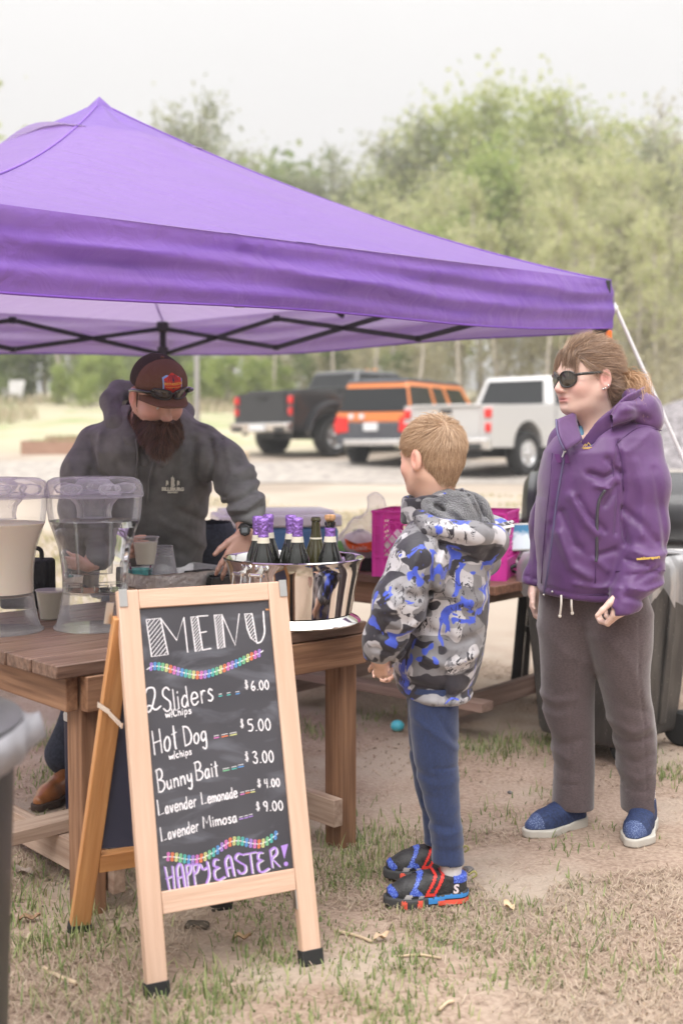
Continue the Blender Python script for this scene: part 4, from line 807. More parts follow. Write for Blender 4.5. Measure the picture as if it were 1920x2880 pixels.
# ------------------------------------------------------------------ drink dispensers
def dispenser(c, fill, label, seed):
    c = v3(c); t = thing('drink_dispenser', label, 'drink dispenser', c, 'clear drink dispensers'); fl = lambda a: (lambda th, z: 1 + a * math.cos(8 * th + seed))
    m_ = MB(); m_.lathe([(.130, 0), (.130, .006), (.121, .012), (.113, .04), (.106, .075), (.1015, .112)], c, 64, mod=lambda th, z: 1 + (.022 * math.cos(10 * th) if .01 < z < .11 else 0)); m_.lathe([(.127, .001), (.118, .012), (.108, .06), (.099, .11)], c, 64); m_.build('base', MT['clear'], t, 60)
    body = [(.1015, .117), (.1015, .16), (.104, .20), (.1125, .256), (.127, .30), (.1405, .337), (.1455, .375), (.1475, .414)]
    m_ = MB(); m_.lathe([(0, .1165), (.1, .1165)] + body, c, 64, mod=fl(.012)); m_.build('body', MT['clear'], t, 60)
    lv = [(r - .0035, z + .003) for r, z in body if z < .336] + [(.1395, .337 if fill == 'water' else .333)]
    m_ = MB(); m_.lathe([(0, .1195)] + lv + [(0, lv[-1][1] + .001)], c, 64, mod=fl(.012)); m_.build('drink', MT[fill], t, 60)
    m_ = MB(); m_.lathe([(.149, .410), (.153, .412), (.153, .424), (.151, .428), (.149, .445), (.140, .462), (.122, .471), (.06, .474), (.055, .466), (0, .466)], c, 64, mod=lambda th, z: 1 + (.010 * math.cos(6 * th) if z > .43 else 0)); m_.build('lid', MT['clear_lid'], t, 50)
    m_ = MB(); m_.lathe([(.052, .345), (.050, .36), (.055, .385), (.075, .41), (.085, .425)], c, 40, mod=lambda th, z: 1 + .06 * math.cos(6 * th)); m_.lathe([(.05, .432), (.06, .45), (.045, .466)], c, 24)
    m_.build('ice_core', MT['frost'], t, 60)
    for k in range(5):
        a = k * 1.256 + seed; m_ = MB(); m_.lathe([(0, -.018), (.026, -.016), (.036, 0), (.03, .012), (0, .018)], c + [math.cos(a) * .098, math.sin(a) * .098, .437], 16); m_.build('lid_lobe', MT['frost'], t, 60)
    if fill == 'water':
        m_ = MB(); m_.lathe([(0, .172), (.040, .172), (.041, .2), (.046, .34)], c, 24); m_.build('ice_tube', MT['clear'], t, 60)
        m_ = MB(); rr = np.random.RandomState(4)
        for k in range(5): a = k * 1.3; m_.tube([c + [math.cos(a) * .06, math.sin(a) * .06, .122], c + [math.cos(a) * .06, math.sin(a) * .06, .14]], .022, 14)
        m_.build('foot_ring', MT['clear'], t, 60)
    f = nrm(v3([-c[0] * .2 - .6, -.6, 0])); m_ = MB(); m_.tube([c + f * .100 + [0, 0, .150], c + f * .135 + [0, 0, .150]], .010, 12)
dispenser(G(270, 1764, .71), 'water', 'clear plastic drink dispenser filled with water, beside the menu board', .4)
dispenser(G(3, 1774, .71), 'lemonade', 'clear plastic drink dispenser of cloudy pink lemonade, cut by the left edge', 1.3)
def cup(c, label, fill=None, fz_=.8, group=None, r0=.031, r1=.046, h=.098, flip=False, n=1, name='plastic_cup'):
    c = v3(c); t = thing(name, label, 'cup', c, group)
    for k in range(n):
        m_ = MB(); pr = [(r0, 0), (r0 + (r1 - r0) * .3, h * .3), (r1 - .001, h - .004), (r1 + .002, h - .003), (r1 + .002, h), (r1 - .001, h)]
        if flip: pr = [(r, h - z) for r, z in pr][::-1]
        m_.lathe(pr, c + [0, 0, .0095 * k], 32); m_.build('cup_wall', MT['cup'], t, 50)
    if fill:
        m_ = MB(); m_.lathe([(0, .003), (r0 - .001, .003), (r0 + (r1 - r0) * fz_ - .002, h * fz_), (0, h * fz_ + .0005)], c, 32); m_.build('drink', MT[fill], t, 50)
    return t
cup(G(142, 1741, .71), 'full plastic cup of cloudy lemonade standing between the two dispensers', 'lemon_pale', .93)
# foil tray on a cardboard box, cups and jar in it
bxc = Tp(.72 + .16, .66 + .12, .71); ax = np.array([uu, vv, [0, 0, 1]])
m_ = MB(); m_.box(bxc + [0, 0, .035], (.36, .25, .07), ax); tag(m_.build('cardboard_box', MT['cardboard'], None, 30, .003), 'flat brown cardboard box under the foil tray', 'box')
t = thing('foil_tray', 'crumpled silver foil tray of cups on the cardboard box beside the tub', 'tray', bxc + [0, 0, .0715]); z0 = .0715
m_ = MB()
def rr_ring(a, b, z, n=40, e=6.):
    out = []
    for k in range(n):
        th = 2 * math.pi * (k + .5) / n; c_, s_ = math.cos(th), math.sin(th); q = (abs(c_) ** e + abs(s_) ** e) ** (-1 / e); j = .0035 * math.sin(k * 2.1) + .002 * math.sin(k * 5.3)
        out.append(bxc + uu * (a / 2 + j) * c_ * q + vv * (b / 2 + j) * s_ * q + [0, 0, z + .001 * math.sin(k * 3.3)])
    return out
m_.loft([rr_ring(.345, .245, z0), rr_ring(.36, .26, z0 + .02), rr_ring(.372, .272, z0 + .050), rr_ring(.382, .282, z0 + .053), rr_ring(.366, .266, z0 + .050), rr_ring(.35, .25, z0 + .02), rr_ring(.335, .235, z0 + .003)]); m_.build('tray_shell', MT['foil_tray'], t, 30)
cup(v3([-.631, 4.10, .786]), 'stack of upside-down clear plastic cups standing in the foil tray', None, n=5, flip=True, name='cup_stack', h=.098)
jc = v3([(393 - 960) / FPX * 4.12, 4.12, .786]); t = thing('jar', 'low teal glass jar with two striped straws in the foil tray', 'jar', jc); m_ = MB(); m_.lathe([(0, 0), (.045, 0), (.047, .01), (.047, .04), (.044, .046), (.046, .05), (.043, .05), (.043, .006), (0, .005)], jc, 32); m_.build('glass', clear('teal_glass', (.55, .86, .84), .12, .05), t, 40)
ms_ = mat('striped_straw', (.8, .78, .76), .5, col2=(.25, .02, .12), vscale=1, stretch=(1, 1, 160), ramp=(.48, .52))
for s_ in (-1, 1): m_ = MB(); m_.tube([jc + uu * .03 * s_ + [0, 0, .006], jc + uu * .046 * s_ + [0, 0, .075]], .0032, 8); m_.build('straw', ms_, t)
c = Tp(1.03, .72, .71); m_ = MB(); m_.box(c + [0, 0, .05], (.17, .2, .10), ax); m_.box(c + [0, 0, .104], (.15, .18, .008), ax); t = tag(m_.build('black_case', MT['black_plastic'], None, 30, .008), 'black box between the foil tray and the steel tub, under the bearded man\'s hand', 'case')
c = v3([-1.09, 4.0, .71]); m_ = MB(); m_.box(c + [0, 0, .09], (.17, .12, .17)); m_.box(c + [-.01, -.07, .06], (.13, .03, .09)); ob = m_.build('bag', mat('black_fabric', (.014, .014, .016), .9, bump=.6, bscale=60), None, 40, .03, seg=4); tag(ob, 'black fabric bag behind the cup of lemonade on the far edge of the table', 'bag')
m_ = MB(); m_.tube(catmull([c + [-.05, 0, .17], c + [-.04, 0, .21], c + [.04, 0, .21], c + [.05, 0, .17]], 5), .008, 8); m_.build('handle', MT['rubber'], ob)
# ------------------------------------------------------------------ steel tub with bottles
bk = G(827, 1746, .71); t = thing('bottle_tub', 'polished steel tub full of bottles on the right end of the front table', 'tub', bk)
m_ = MB(); m_.lathe([(0, .0), (.213, .0), (.216, .004), (.210, .012), (.190, .022), (.186, .027), (0, .027)], bk, 72); m_.build('base_plate', MT['steel'], t, 30)
m_ = MB(); m_.lathe([(0, .0275), (.182, .0275), (.188, .031), (.200, .10), (.213, .165), (.220, .195), (.227, .203), (.229, .208), (.224, .211), (.218, .206), (.210, .17), (.182, .036), (0, .034)], bk, 96); m_.build('bowl', MT['steel'], t, 40)
for a in (-2.36, -2.05):
    d = v3([math.cos(a), math.sin(a), 0]); s = np.cross(d, [0, 0, 1]); p = bk + d * .215 + [0, 0, .172]; m_ = MB(); m_.tube([p - d * .01, p + d * .012, p + d * .022], [.016, .010, .007], 12); m_.tube([p + d * .018 - s * .019, p + d * .018 + s * .019], [.007, .0065], 10)
    for e in (-1, 1): m_.lathe([(0, -.008), (.008, -.004), (.008, .004), (0, .008)], p + d * .018 + s * .021 * e, 10)
    m_.build('handle_mount', MT['steel'], t, 60)
    m_ = MB(); m_.tube([p + d * .020 - s * .019, p + d * .028 - s * .02 - [0, 0, .05], p + d * .028 + s * .02 - [0, 0, .05], p + d * .020 + s * .019], .0035, 8); m_.build('drop_handle', MT['steel'], t, 60)
def bottle(px, y, kind, label):
    c = v3([(px - 960) / FPX * y, y, .7470]); t = thing('bottle', label, 'bottle', c, 'bottles in the steel tub'); S = 1.0
    pr = [(0, 0), (.040, 0), (.043, .006), (.043, .13), (.041, .155), (.0355, .180), (.027, .203), (.0205, .222), (.0165, .245), (.0148, .268)]
    if kind == 'foil':
        m_ = MB(); m_.lathe(pr + [(0, .27)], c, 32); m_.build('glass', MT['bottle_glass'], t, 50)
        m_ = MB(); m_.lathe([(.0172, .243), (.0162, .262), (.0172, .266), (.0182, .270), (.0172, .277), (.0185, .284), (.0188, .296), (.0172, .3025), (.010, .3045), (0, .305)], c, 28, mod=lambda th, z: 1 + .02 * math.sin(7 * th + z * 300)); m_.build('foil', MT['purple_foil'], t, 60)
        m_ = MB(); m_.lathe([(.0207, .2245), (.0182, .2425)], c, 28); m_.build('neck_band', MT['paper'], t, 60)
    elif kind == 'open':
        m_ = MB(); m_.lathe(pr[:-1] + [(.0148, .262), (.0142, .282), (.0165, .284), (.0165, .290), (.0148, .292), (.0148, .296), (.0125, .297), (.0118, .27), (0, .26)], c, 32); m_.build('glass', MT['bottle_green'], t, 50)
        m_ = MB(); m_.lathe([(.0207, .2245), (.0200, .2300)], c, 28); m_.build('neck_band', MT['paper'], t, 60)
    else:
        m_ = MB(); m_.lathe(pr + [(.0145, .276), (.0175, .278), (.0178, .288), (.0150, .290), (0, .290)], c, 32); m_.build('glass', MT['bottle_glass'], t, 50)
        m_ = MB(); m_.lathe([(.0172, .243), (.0166, .262), (.0182, .268), (.0175, .2705)], c, 28, mod=lambda th, z: 1 + .03 * math.sin(5 * th)); m_.build('foil', MT['purple_foil'], t, 60)
        m_ = MB(); m_.lathe([(.0207, .2245), (.0182, .2425)], c, 28); m_.build('neck_band', MT['paper'], t, 60)
        m_ = MB(); m_.lathe([(0, .2905), (.0125, .2905), (.0165, .297), (.0180, .304), (.0172, .311), (0, .313)], c, 24); m_.build('cork', MT['cork'], t, 60)
bottle(725, 3.745, 'foil', 'leftmost purple foil topped bottle in the steel tub'); bottle(740, 3.65, 'foil', 'front purple foil topped bottle of the left trio in the steel tub'); bottle(754, 3.84, 'foil', 'purple foil topped bottle at the back right of the left trio in the steel tub')
bottle(818, 3.80, 'foil', 'back purple foil topped bottle of the middle pair in the steel tub'); bottle(836, 3.68, 'foil', 'front purple foil topped bottle of the middle pair in the steel tub'); bottle(888, 3.80, 'open', 'open olive green bottle without foil in the steel tub'); bottle(928, 3.69, 'cork', 'dark bottle with bare cork and torn purple foil, rightmost in the steel tub')
# ------------------------------------------------------------------ things on the rear table
e1 = nrm(G(1043, 1621, .71) - G(1419, 1635, .71)); e2 = v3([e1[1], -e1[0], 0]); e2 = e2 if e2[1] > 0 else -e2; cr = G(1419, 1635, .71); CL, CW, CH = .57, .33, .285
cc = cr + e1 * CL / 2 + e2 * CW / 2; t = thing('milk_crate', 'bright magenta plastic milk crate on the rear table behind the boy', 'crate', cc)
def wall(o, ex, L, nin, name):
    m_ = MB(); Z = v3([0, 0, 1]); Bx = lambda x0, x1, z0, z1, th=.006, off=0.: m_.box(o + ex * (x0 + x1) / 2 + Z * (z0 + z1) / 2 + nin * (th / 2 + off), (x1 - x0, th, z1 - z0), np.array([ex, nin, Z]))
    Bx(0, L, .25, .285); Bx(0, L, .0, .085, .005); Bx(0, L, .275, .285, .014, -.008); Bx(0, L, .082, .090, .012, -.006)
    Bx(.0, L, .232, .238, .004)
    cells = [(0, .040), (.040, L / 2 - .02), (L / 2 + .02, L - .040), (L - .040, L)] if L > .4 else [(0, .04), (.04, L - .04), (L - .04, L)]
    for (a, b_) in cells:
        Bx(a, a + .008, .0, .285, .011, -.005); Bx(b_ - .008, b_, .0, .285, .011, -.005)
    Bx(0, .040, .088, .25, .003, .001); Bx(L - .040, L, .088, .25, .003, .001)
    if L > .4: Bx(L / 2 - .02, L / 2 + .02, .088, .25, .003, .001)
    for k in range(4): Bx(0, .040, .11 + .035 * k, .114 + .035 * k, .009, -.004); Bx(L - .040, L, .11 + .035 * k, .114 + .035 * k, .009, -.004)
    for (a, b_) in ([cells[1], cells[2]] if L > .4 else [cells[1]]):
        n_ = max(3, int((b_ - a) / .038)); zb, zt_ = .088, .235; hh = zt_ - zb
        for k in range(-4, n_ + 1):
            for sg in (1, -1):
                x0 = a + k * (b_ - a) / n_; x1 = x0 + hh * .9
                lo, hi = max(x0, a), min(x1, b_)
                if hi - lo < .01: continue
                za, zc = zb + (lo - x0) / .9, zb + (hi - x0) / .9; pa, pb = (lo, za), (hi, zc)
                if sg < 0: pa, pb = (a + b_ - lo, za), (a + b_ - hi, zc)
                m_.beam(o + ex * pa[0] + Z * pa[1] + nin * .004, o + ex * pb[0] + Z * pb[1] + nin * .004, .004, .0065, nin if False else (0, 0, 1))
    m_.build(name, MT['magenta'], t, 20)
wall(cr, e1, CL, e2, 'side_panel'); wall(cr + e2 * CW, e1, CL, -e2, 'side_panel'); wall(cr, e2, CW, e1, 'end_panel'); wall(cr + e1 * CL, e2, CW, -e1, 'end_panel')
m_ = MB(); m_.box(cc + [0, 0, .006], (CL - .02, CW - .02, .01), np.array([e1, e2, [0, 0, 1]])); m_.build('floor_panel', MT['magenta'], t)
MT['bag_film'] = clear('bag_film', (1, 1, 1), .22, .12); MT['bun'] = mat('white_wrap', (.72, .70, .64), .5, var=.3, vscale=9)
for k, (a, b_, lb) in enumerate(((.475, .07, 'white wrapped packet inside the magenta crate, left one'), (.33, .12, 'white wrapped packet inside the magenta crate, right one'))):
    X = axis(-.1, .1, .011); s = Sd(X, X, axis(-.1, .1, .011)); f = s.ell((0, 0, 0), (.090, .060, .100)) + .02 * vnoise(s.X * 22 + 40, s.Y * 22 + 40 + k, s.Z * 22 + 40); P_, Q_ = s.mesh(f); tag(mesh_obj('packet', P_ + cr + e1 * a + e2 * b_ + [0, 0, .095], Q_, MT['bun'], None, 180), lb, 'packet')
# bag of ice: clear bag with a knotted neck and printed label
ib = v3([(1012 - 960) / FPX * 4.72, 4.72, .71]); ib = G(1010, 1592, .71); X = axis(-.14, .14, .008); s = Sd(X, axis(-.1, .1, .008), axis(-.01, .36, .008))
f = smin(s.ell((0, 0, .10), (.105, .075, .115)), s.cone((.02, 0, .2), (.05, 0, .255), .045, .014), .05); f = smin(f, s.cone((.05, 0, .25), (.075, 0, .30), .012, .05, sq=((0, 1, 0), .5)), .02)
f = np.maximum(f + .022 * vnoise(s.X * 16 + 40, s.Y * 16 + 40, s.Z * 12 + 40) + .008 * vnoise(s.X * 50 + 40, s.Y * 50 + 40, s.Z * 40 + 40), F32(.001) - s.Z); P_, Q_ = s.mesh(f); t = mesh_obj('bread_bag', P_ + ib, Q_, MT['bag_film'], None, 180); tag(t, 'clear knotted plastic bag with an orange and green label beside the magenta crate', 'bag')
s2 = s.ell((0, 0, .085), (.088, .062, .085)) + .01 * vnoise(s.X * 30 + 40, s.Y * 30 + 40, s.Z * 30 + 40); P_, Q_ = s.mesh(np.maximum(s2, F32(.006) - s.Z)); mesh_obj('contents', P_ + ib, Q_, mat('buns', (.74, .70, .62), .8, var=.12, vscale=30), t, 180)
def patch(poly, mt, name, off=0.):       # print on the bag: follows the bag's front
    m_ = MB(); cx, cz = np.mean(poly, 0); rings = [[((a - cx) * q + cx, (b_ - cz) * q + cz) for a, b_ in poly] for q in (1, .66, .33, .02)]
    L3 = [[ib + [a, -.074 * math.sqrt(max(.03, 1 - (a / .108) ** 2 - ((b_ - .10) / .12) ** 2)) - .0105 - off, b_] for a, b_ in r_] for r_ in rings]; m_.loft(L3, False); m_.build(name, mt, t, 180)
patch([(-.105, .02), (-.1, .12), (-.085, .125), (-.07, .085), (-.03, .05), (.0, .03), (-.03, .01)], mat('green_print', (.16, .42, .10), .5), 'label_green'); patch([(.03, .012), (.06, .03), (.095, .05), (.10, .09), (.103, .05), (.09, .012)], mat('green_print_two', (.16, .42, .10), .5), 'label_green')
patch([(-.07, .135), (-.045, .118), (-.01, .113), (.03, .117), (.06, .122), (.092, .118), (.098, .085), (.075, .06), (.062, .075), (.03, .072), (-.01, .076), (-.045, .088), (-.06, .105)], mat('orange_print', (.80, .13, .02), .5), 'label_orange', .0015)
text_mesh('label_text', 'Luxic', .032, ib + [.0, -.0885, .083], (1, 0, 0), (0, -.1, 1), MT['paper'], t); text_mesh('label_text', 'pain', .03, ib + [-.005, -.068, .165], (1, .05, 0), (0, .4, 1), MT['navy'], t)
c = G(1012, 1612, .71) + [.03, .16, 0]; m_ = MB(); m_.lathe([(0, 0), (.085, 0), (.092, .01), (.092, .055), (.096, .06), (.088, .06), (.085, .01), (0, .008)], c, 32); tag(m_.build('pan', MT['black_metal'], None, 40), 'round dark metal pan between the plastic bag and the crate', 'pan')
# blue cooler
ca = nrm([.96, .22, 0]); cb = v3([-ca[1], ca[0], 0]); c0 = v3([(617 - 960) / FPX * 5.38, 5.38, .712]); cen = c0 + ca * .29 + cb * .17; A3 = np.array([ca, cb, [0, 0, 1]])
t = thing('cooler', 'blue cooler with a white lid on the rear table behind the bearded man', 'cooler', cen); m_ = MB(); m_.box(cen + [0, 0, .085], (.56, .34, .17), A3); m_.build('body', MT['cooler_blue'], t, 30, .02, seg=3)
m_ = MB(); m_.box(cen + [0, 0, .20], (.59, .365, .058), A3); m_.box(cen + [0, 0, .236], (.53, .31, .026), A3); m_.build('lid', MT['white_plastic'], t, 30, .012, seg=3)
m_ = MB(); m_.tube(catmull([cen - ca * .285 - cb * .06 + [0, 0, .15], cen - ca * .31 - cb * .06 + [0, 0, .12], cen - ca * .31 + cb * .06 + [0, 0, .12], cen - ca * .285 + cb * .06 + [0, 0, .15]], 5), .012, 8); m_.build('handle', MT['white_plastic'], t)
# small screen, cloth and tongs at the right end
sc = v3([(1474 - 960) / FPX * 5.0, 5.0, .71]); t = thing('screen', 'small tilted screen showing a blue and white picture, before the smoker', 'screen', sc); ex = nrm([.97, .22, 0]); ey = nrm([.10, .30, .95]); en = np.cross(ex, ey)
m_ = MB(); m_.box(sc + [0, 0, .165], (.165, .125, .012), np.array([ex, ey, en])); m_.build('frame', MT['steel_dull'], t, 30, .004)
sm = mat('screen_picture', (.05, .23, .42), .25, col2=(.75, .85, .9), vscale=9, ramp=(.45, .56), coat=.4); m_ = MB(); m_.box(sc + [0, 0, .165] + en * .0075, (.148, .108, .003), np.array([ex, ey, en])); m_.build('picture', sm, t)
m_ = MB(); m_.tube([sc + [-.02, -.02, .005], sc + [-.03, 0, .06], sc + [0, .02, .12]], .006, 8); m_.tube([sc + [-.04, -.03, .005], sc + [.05, -.01, .005]], .006, 8); m_.build('stand', MT['white_plastic'], t)
X = axis(-.09, .09, .008); s = Sd(X, X, axis(-.01, .09, .008)); f = np.maximum(s.ell((0, 0, .02), (.075, .055, .05)) + .05 * vnoise(s.X * 20 + 40, s.Y * 20 + 40, s.Z * 25 + 40), F32(.002) - s.Z); P_, Q_ = s.mesh(f); tag(mesh_obj('cloth', P_ + G(1502, 1612, .71) + [0, .03, 0], Q_, mat('white_cloth', (.74, .73, .75), .9), None, 180), 'crumpled white cloth on the rear table under the small screen', 'cloth')
p = G(1443, 1622, .71); m_ = MB(); m_.tube(catmull([p + [-.09, .10, .05], p + [-.03, .03, .035], p + [.03, -.02, .012], p + [.075, -.04, .008], p + [.06, .0, .02], p + [0, .06, .045], p + [-.08, .11, .055]], 5), .007, 8); m_.tube(catmull([p + [-.05, .0, .01], p + [-.02, -.03, .04], p + [.02, 0, .05], p + [.03, .04, .012]], 5), .009, 8); tag(m_.build('tongs', MT['black_metal'], None, 180), 'black metal tongs lying between the crate and the white cloth', 'tongs')
# ------------------------------------------------------------------ smoker
t = thing('smoker', 'large black barrel smoker grill standing behind the woman', 'smoker', (1.35, 5.95, 0)); s0, s1 = v3([.945, 5.95, .90]), v3([1.86, 5.72, .90]); a = nrm(s1 - s0); rad = .235; up = v3([0, 0, 1]); bk_ = np.cross(up, a)
A3 = np.array([bk_, up, a]); m_ = MB(); m_.lathe([(0, -.0), (rad * .8, .0), (rad, .03), (rad, np.linalg.norm(s1 - s0) - .03), (rad * .8, np.linalg.norm(s1 - s0)), (0, np.linalg.norm(s1 - s0))], s0, 48, A3); bo = m_.build('barrel', mat('smoker_black', (.03, .03, .033), .35, var=.25, coat=.2), t, 50)
m_ = MB(); m_.lathe([(rad + .004, .06), (rad + .010, .075), (rad + .004, .09)], s0, 48, A3); m_.build('band', MT['black_metal'], bo)
m_ = MB(); q = [s0 + a * x - bk_ * (rad + .05) + up * -.02 for x in (.3, .62)]; m_.tube([q[0] + bk_ * .06, q[0], q[1], q[1] + bk_ * .06], .012, 10); m_.build('handle', MT['steel_dull'], bo)
m_ = MB(); m_.box(s0 - a * .17 + [0, 0, .015 - .02], (.34, .36, .02), np.array([a, bk_, up])); m_.build('shelf', MT['steel_dull'], t, 30, .004); m_ = MB(); m_.box(s0 - a * .17 + [0, 0, -.13], (.30, .32, .22), np.array([a, bk_, up])); m_.build('side_box', MT['black_metal'], t, 30, .01)
m_ = MB(); m_.box((s0 + s1) / 2 - bk_ * .34 + [0, 0, -.12], (.9, .2, .02), np.array([a, bk_, up])); m_.build('front_shelf', MT['steel_dull'], t, 30, .004)
for q, d in ((s0 + a * .03, -.05), (s1 - a * .1, .05)):
    for e in (-1, 1): m_ = MB(); m_.beam(v3([q[0], q[1], .74]) + bk_ * e * .16, v3([q[0], q[1], float(gz(q[0], q[1]))]) + a * d + bk_ * e * .24, .05, .05, a); m_.build('leg', MT['black_metal'], t, 30, .004)
m_ = MB(); m_.beam(s0 + a * .0 - bk_ * .2 + [0, 0, -.55], s1 - a * .1 - bk_ * .2 + [0, 0, -.55], .03, .03); m_.build('brace', MT['black_metal'], t)
# ------------------------------------------------------------------ bins
MT['bin'] = mat('worn_black_plastic', (.035, .033, .032), .5, col2=(.085, .08, .075), vscale=5, detail=8, stretch=(3, 3, .7), speck=(60, .68, (.22, .2, .18))); MT['liner'] = clear('grey_liner_film', (.82, .82, .84), .30, .2)
p0 = v3([1.075, 4.47, 0]); b1, b2 = nrm([.74, .67, 0]), nrm([-.66, .75, 0]); BL, BW, BH = .52, .44, .80; t = thing('wheeled_bin', 'worn black wheeled bin with a clear liner standing behind the woman', 'bin', p0 + b1 * BL / 2 + b2 * BW / 2)
def rect(z, g): return [p0 + b1 * (BL / 2 + i * (BL / 2 + g)) + b2 * (BW / 2 + j * (BW / 2 + g)) + [0, 0, z] for i, j in ((-1, -1), (1, -1), (1, 1), (-1, 1))]
m_ = MB(); m_.loft([rect(.07, -.04), rect(.10, -.03), rect(BH - .06, .02), rect(BH, .02), rect(BH, .0), rect(BH - .05, .0), rect(.3, -.03)]); m_.build('body', MT['bin'], t, 30, .015)
for x in (.16, .36): m_ = MB(); m_.beam(p0 + b1 * (x - .0) + b2 * .032 + [0, 0, .12], p0 + b1 * x - b2 * .022 + [0, 0, BH - .07], .05, .03, -b2); m_.build('rib', MT['bin'], t, 30, .006)
for y in (.15, .30): m_ = MB(); m_.beam(p0 + b2 * y + b1 * .032 + [0, 0, .12], p0 + b2 * y - b1 * .022 + [0, 0, BH - .07], .05, .03, -b1); m_.build('rib', MT['bin'], t, 30, .006)
m_ = MB(); m_.loft([rect(BH - .03, .035), rect(BH + .012, .04), rect(BH + .012, -.01)], False); m_.build('rim', MT['bin'], t, 30, .008)
for q, ax_ in ((p0 + b1 * .08 - b2 * .0, b1), (p0 + b1 * (BL - .02) + b2 * .02, b1)):
    w_ = MB(); w_.lathe([(0, -.025), (.065, -.025), (.075, -.015), (.075, .015), (.065, .025), (.03, .028), (0, .028)], q + [0, 0, .075 + float(gz(q[0], q[1]))], 24, np.array([b2, [0, 0, 1], np.cross(b2, [0, 0, 1])])); w_.build('wheel', MT['rubber'], t, 40)
n_ = 60; m_ = MB(); rings = []
for k, (z, g) in enumerate(((BH + .02, -.01), (BH + .028, .045), (BH - .02, .06), (BH - .09, .062), (BH - .14, .058))):
    r_ = []
    for i in range(n_):
        th = 2 * math.pi * i / n_; c_, s_ = math.cos(th), math.sin(th); q = (abs(c_) ** 8 + abs(s_) ** 8) ** (-1 / 8); w_ = (.012 * math.sin(i * 1.7) + .008 * math.sin(i * 2.9)) * (k > 1); zz = (.035 * math.sin(i * .9) + .025 * math.sin(i * 2.3)) * (k == 4)
        r_.append(p0 + b1 * (BL / 2 + (BL / 2 + g + w_) * c_ * q) + b2 * (BW / 2 + (BW / 2 + g + w_) * s_ * q) + [0, 0, z + zz])
    rings.append(r_)
m_.loft(rings, False); m_.build('liner', MT['liner'], t, 180)
# foreground can at the left edge
c = v3([-.822, 1.92, 0]); t = thing('rubbish_can', 'dark grey round rubbish can with white liner, cut by the left edge', 'bin', c); Rr = .262
MT['can'] = mat('charcoal_plastic', (.030, .029, .029), .45, var=.2, vscale=5, speck=(40, .7, (.16, .15, .14)))
m_ = MB(); m_.lathe([(0, .0), (Rr - .035, .0), (Rr - .03, .02), (Rr, .78), (Rr + .004, .80), (0, .80)], c, 64); m_.build('body', MT['can'], t, 40)
m_ = MB(); m_.lathe([(Rr - .02, .80), (Rr + .012, .80), (Rr + .014, .822), (Rr - .005, .828), (Rr - .03, .84), (Rr - .05, .87), (Rr - .12, .885), (0, .89)], c, 64); m_.build('lid', mat('grey_lid', (.09, .088, .09), .35, var=.1), t, 40)
m_ = MB(); rings = []
for k, (z, r_, w_) in enumerate(((.812, Rr + .013, 0), (.808, Rr + .022, .3), (.785, Rr + .026, .7), (.760, Rr + .018, .6), (.748, Rr + .010, .3))):
    rg = []
    for i in range(90):
        th = 2 * math.pi * i / 90; bump_ = math.exp(-((th if th < math.pi else th - 2 * math.pi) / .30) ** 2); rr = r_ + w_ * (.013 * math.sin(i * .9) + .010 * math.sin(i * 2.3)) + .022 * bump_ * (k in (1, 2))
        rg.append(c + [rr * math.cos(th), rr * math.sin(th), z + .010 * math.sin(i * .6 + 1) * (w_ > .5) + .030 * bump_ * (k == 1)])
    rings.append(rg)
m_.loft(rings, False)
lo = m_.build('liner', mat('white_liner', (.40, .39, .42), .3, translucent=.4), t, 180)
# drink jug under the front table
c = v3([-.885, 4.02, 0]); c = G(232, 2278); t = thing('drink_jug', 'navy drink jug with a white lid on the ground behind the table leg', 'jug', c); m_ = MB(); m_.lathe([(0, 0), (.05, 0), (.056, .01), (.058, .32), (.05, .325), (0, .325)], c, 36); m_.build('body', MT['navy'], t, 40)
m_ = MB(); m_.lathe([(.059, .325), (.060, .345), (.052, .36), (.048, .40), (.03, .43), (0, .435)], c, 36); m_.build('lid', MT['white_plastic'], t, 40)
# small things on the ground
c = G(1117, 2056); c[2] = float(gz(c[0], c[1])); X = axis(-.045, .045, .004); s = Sd(X, X, X); P_, Q_ = s.mesh(s.ell((0, 0, 0), (.031, .0265, .026))); em = mat('egg_paint', (.80, .74, .08), .4, col2=(.10, .55, .68), vscale=16, ramp=(.44, .5)); tag(mesh_obj('easter_egg', P_ + c + [0, 0, .026], Q_, em, None, 180), 'small teal and yellow easter egg lying on the ground behind the table', 'egg')
def rock(px, py, r, label, mt, fl=.6):
    c = G(px, py); X = axis(-2 * r, 2 * r, r / 6); s = Sd(X, X, X); f = s.ell((0, 0, 0), (r, r * .85, r * fl)) + F32(r * .7) * vnoise(s.X / r * .9 + 40 + px, s.Y / r * .9 + 40, s.Z / r * .9 + 40); P_, Q_ = s.mesh(f); tag(mesh_obj('stone', P_ + [c[0], c[1], float(gz(c[0], c[1])) + r * fl * .5], Q_, mt, None, 180), label, 'stone')
st = mat('grey_stone', (.17, .16, .155), .9, var=.3, vscale=60, bump=.5, bscale=120); rock(1317, 2436, .017, 'grey stone behind the heel of the boy\'s nearer shoe', st); rock(1434, 2230, .010, 'small grey pebble on the bare dirt between the boy and the woman', st); rock(556, 2606, .026, 'dark clod of earth under the menu board', mat('clod', (.10, .08, .06), .95, var=.3, vscale=50), .45)
